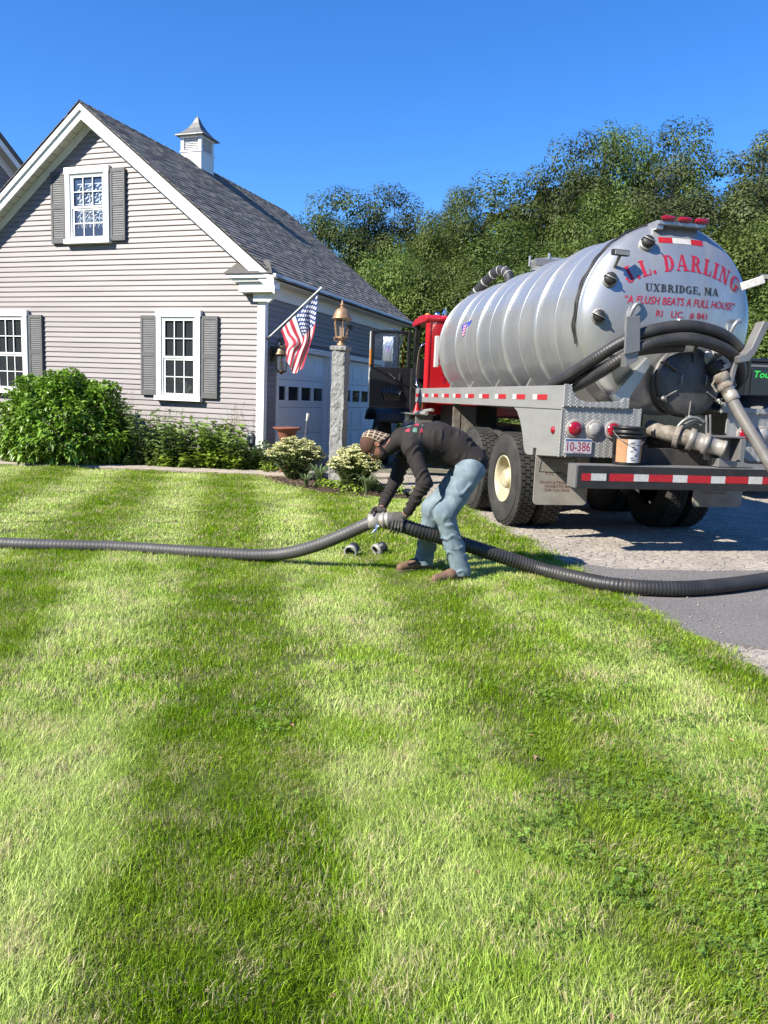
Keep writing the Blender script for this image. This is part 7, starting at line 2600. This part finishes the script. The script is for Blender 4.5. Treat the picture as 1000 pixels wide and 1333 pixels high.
# ------------------------------------------------------------------ the man: signed-distance limbs blended and meshed as continuous surfaces
class SDF:
    def __init__(self, lo, hi, h):
        self.h = h
        self.lo = np.array(lo, np.float32)
        n = np.ceil((np.array(hi) - self.lo) / h).astype(int) + 1
        self.D = np.full(n, 0.3, np.float32)
        self.ax = [self.lo[i] + h * np.arange(n[i], dtype=np.float32) for i in range(3)]
    def box(self, lo, hi, pad):
        s = []
        for i in range(3):
            a = int(max(0, (lo[i] - pad - self.lo[i]) / self.h)); b = int(min(self.D.shape[i], (hi[i] + pad - self.lo[i]) / self.h + 2))
            if b <= a:
                return None
            s.append(slice(a, b))
        X, Y, Z = np.meshgrid(self.ax[0][s[0]], self.ax[1][s[1]], self.ax[2][s[2]], indexing='ij')
        return tuple(s), np.stack([X, Y, Z], -1)
    def put(self, s, d, k):
        A = self.D[s]
        h = np.clip(0.5 + 0.5 * (A - d) / k, 0, 1)
        self.D[s] = A * (1 - h) + d * h - k * h * (1 - h)
    def cap(self, a, b, ra, rb, k=0.03, rip=None):
        a, b = np.array(a, np.float32), np.array(b, np.float32)
        q = self.box(np.minimum(a, b), np.maximum(a, b), max(ra, rb) + 0.09)
        if q is None:
            return self
        s, P = q
        ab = b - a
        L2 = float(ab @ ab) + 1e-9
        t = np.clip(((P - a) @ ab) / L2, 0, 1)
        d = np.linalg.norm(P - a - t[..., None] * ab, axis=-1) - (ra + (rb - ra) * t)
        if rip:
            amp, wl, ph = rip
            L = math.sqrt(L2)
            x_, y_, z_ = P[..., 0], P[..., 1], P[..., 2]
            warp = 2.6 * np.sin(x_ * 19 + z_ * 7 + ph) + 2.2 * np.sin(y_ * 27 - z_ * 11 + ph * 2) + 1.1 * np.sin(x_ * 47 - y_ * 39 + ph * 3)
            keep = np.clip(0.25 + 0.8 * np.sin(z_ * 17 + y_ * 33 + ph) + 0.6 * np.sin(x_ * 29 - z_ * 23 + ph * 1.7), 0, 1.2)
            s_ = np.sin(t * L * 2 * PI / wl + warp)
            d = d - amp * (np.clip(s_, 0, 1) ** 1.6 - 0.25) * 1.7 * keep
        self.put(s, d.astype(np.float32), k)
        return self
    def ell(self, c, r, axes=None, k=0.02, sub=False):
        c = np.array(c, np.float32)
        m = max(r)
        q = self.box(c - m, c + m, 0.05)
        s, P = q
        M = np.array(axes if axes is not None else np.eye(3), np.float32)
        q = (P - c) @ M.T / np.array(r, np.float32)
        n = np.linalg.norm(q, axis=-1)
        n2 = np.linalg.norm(q / np.array(r, np.float32), axis=-1) + 1e-6
        d = (n * (n - 1) / n2).astype(np.float32)
        if sub:
            A = self.D[s]
            h = np.clip(0.5 - 0.5 * (A + d) / k, 0, 1)
            self.D[s] = A * (1 - h) - d * h + k * h * (1 - h)
        else:
            self.put(s, d, k)
        return self
    def cut(self, p, n):
        """remove everything on the side n points to"""
        X, Y, Z = np.meshgrid(*self.ax, indexing='ij')
        d = (X - p[0]) * n[0] + (Y - p[1]) * n[1] + (Z - p[2]) * n[2]
        self.D = np.maximum(self.D, d.astype(np.float32))
        return self
    def mesh(self, name, mats, mi_fn=None):
        D = self.D
        ins = D < 0
        nx, ny, nz = (np.array(D.shape) - 1)
        cnt = np.zeros((nx, ny, nz), np.float32)
        pos = np.zeros((nx, ny, nz, 3), np.float32)
        cor = [(i, j, k) for i in (0, 1) for j in (0, 1) for k in (0, 1)]
        sl = lambda c: D[c[0]:c[0] + nx, c[1]:c[1] + ny, c[2]:c[2] + nz]
        for a in cor:
            for ax in range(3):
                if a[ax]:
                    continue
                b = list(a); b[ax] = 1
                da, db = sl(a), sl(b)
                x = (da < 0) != (db < 0)
                t = np.where(x, da / np.where(x, da - db, 1), 0)
                for i in range(3):
                    pos[..., i] += np.where(x, a[i] + (t if i == ax else 0), 0)
                cnt += x
        act = cnt > 0
        idx = np.full(act.shape, -1, np.int64)
        idx[act] = np.arange(act.sum())
        ijk = np.argwhere(act)
        V = (pos[act] / cnt[act][:, None] + ijk) * self.h + self.lo
        F = []
        for ax in range(3):
            b = [slice(None)] * 3; c = [slice(None)] * 3
            b[ax] = slice(0, -1); c[ax] = slice(1, None)
            A, B = ins[tuple(b)], ins[tuple(c)]
            e = np.argwhere(A != B)
            o1, o2 = (ax + 1) % 3, (ax + 2) % 3
            e = e[(e[:, o1] > 0) & (e[:, o2] > 0) & (e[:, o1] < D.shape[o1] - 1) & (e[:, o2] < D.shape[o2] - 1)]
            q = []
            for (u, v) in ((1, 1), (0, 1), (0, 0), (1, 0)):
                w = e.copy(); w[:, o1] -= u; w[:, o2] -= v
                q.append(idx[w[:, 0], w[:, 1], w[:, 2]])
            q = np.stack(q, 1)
            fl = ~ins[e[:, 0], e[:, 1], e[:, 2]]
            q[fl] = q[fl][:, ::-1]
            F.append(q)
        F = np.concatenate(F)
        F = F[(F >= 0).all(1)]
        mi = mi_fn(V[F].mean(1)) if mi_fn else None
        return quads_mesh(name, V, F, mats, smooth=True, mi=mi)

M_skin = mat("skin", (0.36, 0.17, 0.115), 0.5, col2=(0.29, 0.125, 0.085), scale=14, spec=0.35)
M_shirt = mat("charcoal_jersey", (0.019, 0.0135, 0.0122), 0.85, var=0.25, scale=9, bump=0.25, bscale=160)
M_printR = mat("shirt_print_red", (0.40, 0.03, 0.06), 0.8, var=0.3, scale=30)
M_printG = mat("shirt_print_green", (0.10, 0.22, 0.17), 0.8, var=0.3, scale=30)
M_jean = mat("faded_denim", (0.205, 0.262, 0.290), 0.85, col2=(0.10, 0.145, 0.175), scale=7, bump=0.4, bscale=240, detail=7)
M_glove = mat("dark_work_glove", (0.032, 0.029, 0.027), 0.8, col2=(0.09, 0.085, 0.075), scale=26, bump=0.4, bscale=120)
M_boot = mat("tan_boot_leather", (0.20, 0.115, 0.07), 0.75, col2=(0.13, 0.075, 0.048), scale=12, bump=0.3, bscale=80)
M_sole = mat("boot_sole", (0.11, 0.085, 0.065), 0.85)
M_cap = mat("brown_cap_cloth", (0.085, 0.038, 0.022), 0.85, var=0.25, scale=18, bump=0.3, bscale=200)
M_beard = mat("dark_beard", (0.03, 0.022, 0.018), 0.9, bump=0.8, bscale=160)

J = dict(h1=(.70, 6.44, .93), k1=(.505, 6.34, .565), a1=(.655, 6.34, .11), h2=(.69, 6.68, .93), k2=(.425, 6.67, .55), a2=(.365, 6.70, .10),
         pel=(.70, 6.56, .985), wst=(.555, 6.56, 1.135), mid=(.42, 6.56, 1.185), chs=(.27, 6.555, 1.165), nb=(.13, 6.55, 1.165),
         s1=(.205, 6.385, 1.11), e1=(.325, 6.275, .83), w1=(.195, 6.335, .565), s2=(.175, 6.73, 1.115), e2=(.095, 6.76, .80), w2=(-.02, 6.61, .565),
         hc=(-.105, 6.535, 1.10))
HUP = np.array([-.94, -.02, .34]); HUP /= np.linalg.norm(HUP)
HF = np.array([-.33, -.10, -.94]); HF -= HUP * (HF @ HUP); HF /= np.linalg.norm(HF)
HS = np.cross(HF, HUP)          # towards one ear
HM = np.stack([HS, HF, HUP])
def hp(s, f, u):
    return np.array(J['hc']) + HS * s + HF * f + HUP * u
hose_ax = np.array([0.995, -0.02, -0.12]); hose_ax /= np.linalg.norm(hose_ax)
def around(c, th, s, r):
    th = R(th)
    up = np.array([0.12, 0, 0.993])
    return np.array(c) + hose_ax * s + (up * math.cos(th) + np.array([0, -1.0, 0]) * math.sin(th)) * r
C1, C2 = (.115, 6.415, .452), (-.035, 6.437, .478)
def hand(sd, wrist, c, th0, dirn, r0, fat=1.0, s0=0.0, body=False):
    """palm over the hose and five fingers closing around it; dirn +1: fingers come down on the near side"""
    palm_a, palm_b = around(c, th0, s0 - 0.032, r0 + .018), around(c, th0, s0 + 0.034, r0 + .018)
    knk = [around(c, th0 + dirn * 38, s0 + q, r0 + .016) for q in (-0.038, -0.013, 0.012, 0.036)]
    wr = np.array(wrist)
    sd.cap(wr, (palm_a + palm_b) / 2, .030 * fat, .030 * fat, .02)
    sd.cap(palm_a, palm_b, .024 * fat, .024 * fat, .02)
    for q in knk:
        sd.cap((palm_a + palm_b) / 2, q, .022 * fat, .015 * fat, .014)
    lens = (46, 54, 50, 38)
    for i, q in enumerate((-0.038, -0.013, 0.012, 0.036)):
        a = th0 + dirn * 38
        p = knk[i]
        for j, fr in enumerate((.42, .33, .25)):
            a2 = a + dirn * lens[i] * fr * 2.0
            p2 = around(c, a2, s0 + q * (1 + .06 * (j + 1)), r0 + (.014, .012, .011)[j])
            sd.cap(p, p2, (.0115, .0105, .0095)[j] * fat, (.0105, .0095, .0085)[j] * fat, .004)
            p, a = p2, a2
    p = palm_a if dirn * 1 > 0 else palm_b
    b0 = around(c, th0 - dirn * 12, s0 - 0.045, r0 + .016)
    b1 = around(c, th0 - dirn * 42, s0 - 0.066, r0 + .014)
    b2 = around(c, th0 - dirn * 72, s0 - 0.072, r0 + .011)
    sd.cap(palm_a, b0, .019 * fat, .014 * fat, .012)
    sd.cap(b0, b1, .0135 * fat, .012 * fat, .006)
    sd.cap(b1, b2, .012 * fat, .0095 * fat, .004)

# body: one continuous mesh from cap to toes (clothing lies over it)
B = SDF((-.30, 6.05, 0.0), (.95, 6.95, 1.40), 0.0085)
for a, b in (('h1', 'k1'), ('h2', 'k2')):
    B.cap(J[a], J[b], .075, .052, .03)
for a, b in (('k1', 'a1'), ('k2', 'a2')):
    B.cap(J[a], J[b], .050, .036, .03)
B.cap((.655, 6.34, .10), (.70, 6.35, .05), .034, .034).cap((.69, 6.35, .05), (.47, 6.23, .045), .034, .026)
B.cap((.365, 6.70, .10), (.40, 6.715, .05), .034, .034).cap((.39, 6.71, .05), (.18, 6.60, .045), .034, .026)
B.cap(J['h1'], J['pel'], .085, .10, .05).cap(J['h2'], J['pel'], .085, .10, .05)
B.cap(J['pel'], J['wst'], .115, .10, .05).cap(J['wst'], J['mid'], .10, .105, .05).cap(J['mid'], J['chs'], .105, .105, .05)
for s in ('s1', 's2'):
    B.cap(J['chs'], J[s], .085, .058, .05)
for s, e, w in (('s1', 'e1', 'w1'), ('s2', 'e2', 'w2')):
    B.cap(J[s], J[e], .046, .036, .03).cap(J[e], J[w], .036, .026, .02)
hand(B, J['w1'], C1, 18, 1, .062, 0.8, body=True)
hand(B, J['w2'], C2, -26, -1, .068, 0.8, body=True)
B.cap(J['chs'], J['nb'], .10, .062, .05).cap(J['nb'], hp(0, -.025, -.06), .060, .056, .03)
B.ell(hp(0, -.015, .03), (.074, .093, .085), HM, .02)          # cranium
B.ell(hp(0, .02, -.04), (.060, .070, .085), HM, .03)           # face
B.ell(hp(0, .045, -.098), (.036, .036, .026), HM, .025)        # chin
B.cap(hp(0, .082, -.005), hp(0, .112, -.042), .009, .0135, .012)   # nose
B.cap(hp(-.04, .078, .012), hp(.04, .078, .012), .012, .012, .014)  # brow
for s in (-1, 1):
    B.ell(hp(s * .03, .088, -.010), (.014, .010, .010), HM, .008, sub=True)
    B.ell(hp(s * .074, -.018, -.015), (.012, .020, .032), HM, .008)     # ear
    B.ell(hp(s * .080, -.012, -.012), (.006, .010, .016), HM, .005, sub=True)
B.cap(hp(-.022, .078, -.068), hp(.022, .078, -.068), .009, .009, .008)     # lips
person = link("person", B.mesh("person", M_skin))
tag(person, "man in a dark shirt, faded jeans and backward brown cap bending over the hose coupling", "person")
e_ = MB().use(mat("eye_white", (0.7, 0.68, 0.65), 0.3))
for s in (-1, 1):
    e_ = MB().use(MATS["eye_white"])
    e_.sphere(tuple(hp(s * .03, .076, -.010)), .0115, 10, 8)
    e_.use(mat("iris_brown", (0.06, 0.03, 0.02), 0.3))
    e_.sphere(tuple(hp(s * .03, .0835, -.012)), .0055, 8, 6)
    e_.build("eye", person)
b_ = SDF((-.25, 6.38, .88), (.12, 6.70, 1.25), 0.006)
b_.ell(hp(0, .036, -.085), (.058, .052, .045), HM, .02)
b_.cap(hp(-.060, -.005, -.05), hp(-.045, .03, -.09), .016, .02, .015).cap(hp(.060, -.005, -.05), hp(.045, .03, -.09), .016, .02, .015)
b_.ell(hp(0, .080, -.052), (.030, .012, .010), HM, .01)
b_.ell(hp(0, .09, -.069), (.016, .02, .006), HM, .006, sub=True)
link("beard", b_.mesh("beard", M_beard), person)
b_ = SDF((-.25, 6.38, .95), (.15, 6.72, 1.30), 0.007)
b_.ell(hp(0, -.045, -.02), (.076, .062, .062), HM, .02)
b_.cut(hp(0, -.018, -.02), HF)
link("hair", b_.mesh("hair", M_beard), person)

# shirt
S = SDF((-.15, 6.10, .48), (.95, 6.92, 1.42), 0.0085)
S.cap((.735, 6.505, .995), (.58, 6.52, 1.125), .132, .122, .06, (.011, .07, 1.0)).cap((.735, 6.615, .995), (.58, 6.61, 1.125), .132, .122, .06, (.011, .08, 2.0))
S.cap((.58, 6.52, 1.125), (.42, 6.52, 1.178), .122, .128, .06, (.009, .09, 0.4)).cap((.58, 6.61, 1.125), (.42, 6.61, 1.178), .122, .128, .06, (.009, .08, 1.2))
S.cap((.42, 6.505, 1.178), (.26, 6.50, 1.165), .128, .125, .06, (.009, .10, 2.4)).cap((.42, 6.615, 1.178), (.26, 6.61, 1.165), .128, .125, .06, (.003, .09, 0.2))
S.cap((.27, 6.555, 1.165), (.13, 6.55, 1.175), .12, .082, .05).cap((.13, 6.55, 1.178), hp(0, -.035, -.125), .082, .068, .03)
for s, e, w, ph in (('s1', 'e1', 'w1', 0.7), ('s2', 'e2', 'w2', 2.2)):
    S.cap((.27, 6.555, 1.15), J[s], .10, .075, .05)
    S.cap(J[s], J[e], .076, .060, .035, (.009, .06, ph))
    wr = np.array(J[e]) * .07 + np.array(J[w]) * .93
    S.cap(J[e], wr, .060, .042, .02, (.009, .05, ph + 1))
    n_ = np.array(J[w]) - np.array(J[e]); n_ /= np.linalg.norm(n_)
# hanging belly of the loose shirt
S.cap((.60, 6.56, 1.04), (.36, 6.555, 1.06), .10, .10, .06, (.006, .07, 3.1))
def shirt_mi(c):
    x, y, z = c[:, 0], c[:, 1], c[:, 2]
    m = np.zeros(len(c), np.int32)
    top = z > 1.235
    a = (x - .225) / .075; b = (y - 6.50) / .13
    em = top & (np.abs(a) < 1) & (np.abs(b) < 1)
    wv = np.sin(x * 62 + y * 24) + np.sin(y * 41 - x * 30)
    m[em & (wv > 0.9)] = 1
    m[em & (wv < -1.2)] = 2
    return m
link("shirt", S.mesh("shirt", [M_shirt, M_printR, M_printG], shirt_mi), person)

# jeans
K = SDF((.20, 6.10, .03), (.98, 6.95, 1.16), 0.0085)
K.cap((.73, 6.505, .955), (.675, 6.52, 1.03), .120, .118, .05).cap((.73, 6.615, .955), (.675, 6.60, 1.03), .120, .118, .05)
for h, k, a, ph, ex in (('h1', 'k1', 'a1', 0.3, (.672, 6.345, .085)), ('h2', 'k2', 'a2', 1.9, (.372, 6.705, .075))):
    K.cap(np.array(J[h]) + [.01, 0, .0], np.array(J[k]) + [.01, 0, 0], .115, .088, .05, (.008, .11, ph))
    K.cap(J[k], np.array(J[k]) * .45 + np.array(ex) * .55, .083, .079, .03, (.009, .085, ph + 1))
    K.cap(np.array(J[k]) * .45 + np.array(ex) * .55, ex, .079, .082, .03, (.0115, .07, ph + 2))
    K.ell(np.array(J[k]) + [-.012, 0, .02], (.082, .08, .095), None, .04)
K.cut((.5, 6.5, .052), (0, 0, -1))
n_ = np.array([-.78, 0, .62])
K.cut((.59, 6.56, 1.10), n_)
jean = link("jeans", K.mesh("jeans", M_jean), person)
# boots
for ex, heel, toe in (((.66, 6.342, .11), (.70, 6.355, .05), (.455, 6.225, .042)), ((.368, 6.702, .11), (.405, 6.72, .05), (.165, 6.595, .042))):
    b_ = SDF((toe[0] - .12, toe[1] - .12, 0.0), (heel[0] + .12, heel[1] + .12, .22), 0.006)
    heel, toe, ex = np.array(heel), np.array(toe), np.array(ex)
    mid = heel * .5 + toe * .5 + np.array([0, 0, .018])
    b_.cap(ex + [0, 0, .03], heel * .85 + toe * .15 + [0, 0, .01], .052, .045, .03).cap(heel, mid, .042, .044, .03).cap(mid, toe, .044, .037, .03)
    b_.cut((0, 0, .022), (0, 0, -1))
    bt = link("boot", b_.mesh("boot", M_boot), person)
    b_ = SDF((toe[0] - .12, toe[1] - .12, -.02), (heel[0] + .12, heel[1] + .12, .08), 0.006)
    b_.cap(heel * [1, 1, 0] + [0, 0, .02], mid * [1, 1, 0] + [0, 0, .02], .046, .044, .02).cap(mid * [1, 1, 0] + [0, 0, .02], toe * [1, 1, 0] + [0, 0, .02], .044, .042, .02)
    b_.cut((0, 0, .024), (0, 0, 1)).cut((0, 0, 0.0), (0, 0, -1))
    link("sole", b_.mesh("sole", M_sole), bt)

# gloves
for w, c, th, dr, r0, s0 in ((J['w1'], C1, 18, 1, .064, 0.0), (J['w2'], C2, -26, -1, .072, -0.01)):
    g_ = SDF((c[0] - .16, c[1] - .22, c[2] - .16), (c[0] + .18, c[1] + .26, c[2] + .18), 0.004)
    hand(g_, np.array(w) * .80 + np.array(c) * .20, c, th, dr, r0, 1.06, s0)
    gl = link("glove", g_.mesh("glove", M_glove), person)

# cap worn backwards: brown crown, plaid peak over the nape
c_ = SDF((-.32, 6.36, .90), (.10, 6.72, 1.30), 0.006)
c_.ell(hp(0, -.012, .035), (.087, .106, .096), HM, .01)
c_.cut(hp(0, .02, .012), -HUP * .98 + HF * .0)
cap_ = link("cap", c_.mesh("cap", M_cap), person)
def plaid():
    m = bpy.data.materials.new("plaid_cloth")
    m.use_nodes = True
    N, L = m.node_tree.nodes, m.node_tree.links
    b = N["Principled BSDF"]; b.inputs["Roughness"].default_value = 0.9
    uv = N.new("ShaderNodeUVMap"); sp = N.new("ShaderNodeSeparateXYZ"); L.new(uv.outputs[0], sp.inputs[0])
    def band(o, n, w):
        a = N.new("ShaderNodeMath"); a.operation = 'MULTIPLY'; a.inputs[1].default_value = n; L.new(o, a.inputs[0])
        f = N.new("ShaderNodeMath"); f.operation = 'FRACT'; L.new(a.outputs[0], f.inputs[0])
        l = N.new("ShaderNodeMath"); l.operation = 'LESS_THAN'; l.inputs[1].default_value = w; L.new(f.outputs[0], l.inputs[0])
        return l.outputs[0]
    s1, s2 = band(sp.outputs[0], 8, .26), band(sp.outputs[1], 5, .24)
    ad = N.new("ShaderNodeMath"); ad.operation = 'ADD'; L.new(s1, ad.inputs[0]); L.new(s2, ad.inputs[1])
    dv = N.new("ShaderNodeMath"); dv.operation = 'MULTIPLY'; dv.inputs[1].default_value = .5; L.new(ad.outputs[0], dv.inputs[0])
    rp = N.new("ShaderNodeValToRGB")
    rp.color_ramp.interpolation = 'CONSTANT'
    rp.color_ramp.elements[0].color = (0.06, 0.033, 0.022, 1)
    rp.color_ramp.elements[1].position = 0.4; rp.color_ramp.elements[1].color = (0.40, 0.32, 0.22, 1)
    e = rp.color_ramp.elements.new(0.9); e.color = (0.50, 0.42, 0.31, 1)
    L.new(dv.outputs[0], rp.inputs[0]); L.new(rp.outputs[0], b.inputs["Base Color"])
    return m
M_plaid = plaid()
V, UVs, F = [], [], []
nu, nv = 16, 14
# shell over the back of the head running on into the peak
for j in range(nv + 1):
    v = j / nv
    for i in range(nu + 1):
        a = R(-72 + 144 * i / nu)
        if v < 0.45:
            q = v / 0.45
            el = R(62 - 62 * q)
            rs, rf, ru = .091, .110, .100
            p = hp(rs * math.sin(a) * math.cos(el), -.012 - rf * math.cos(a) * math.cos(el), .035 + ru * math.sin(el))
        else:
            q = (v - .45) / .55
            w = math.cos(a)
            p = hp(.091 * math.sin(a) * (1 - .10 * q), -.012 - .110 * w - .030 * q * w + .016 * q, .035 - .135 * q * max(0.0, w) ** .6)
        V.append(tuple(p)); UVs.append((i / nu, v))
F = [(j * (nu + 1) + i, j * (nu + 1) + i + 1, (j + 1) * (nu + 1) + i + 1, (j + 1) * (nu + 1) + i) for j in range(nv) for i in range(nu)]
me = quads_mesh("peak", V, F, M_plaid, smooth=True)
uvl = me.uv_layers.new(name="UVMap")
li = np.zeros(len(me.loops), np.int32); me.loops.foreach_get("vertex_index", li)
uvl.data.foreach_set("uv", np.array(UVs, np.float32)[li].ravel())
pkk = link("peak", me, cap_)
md = pkk.modifiers.new("thick", 'SOLIDIFY'); md.thickness = 0.004
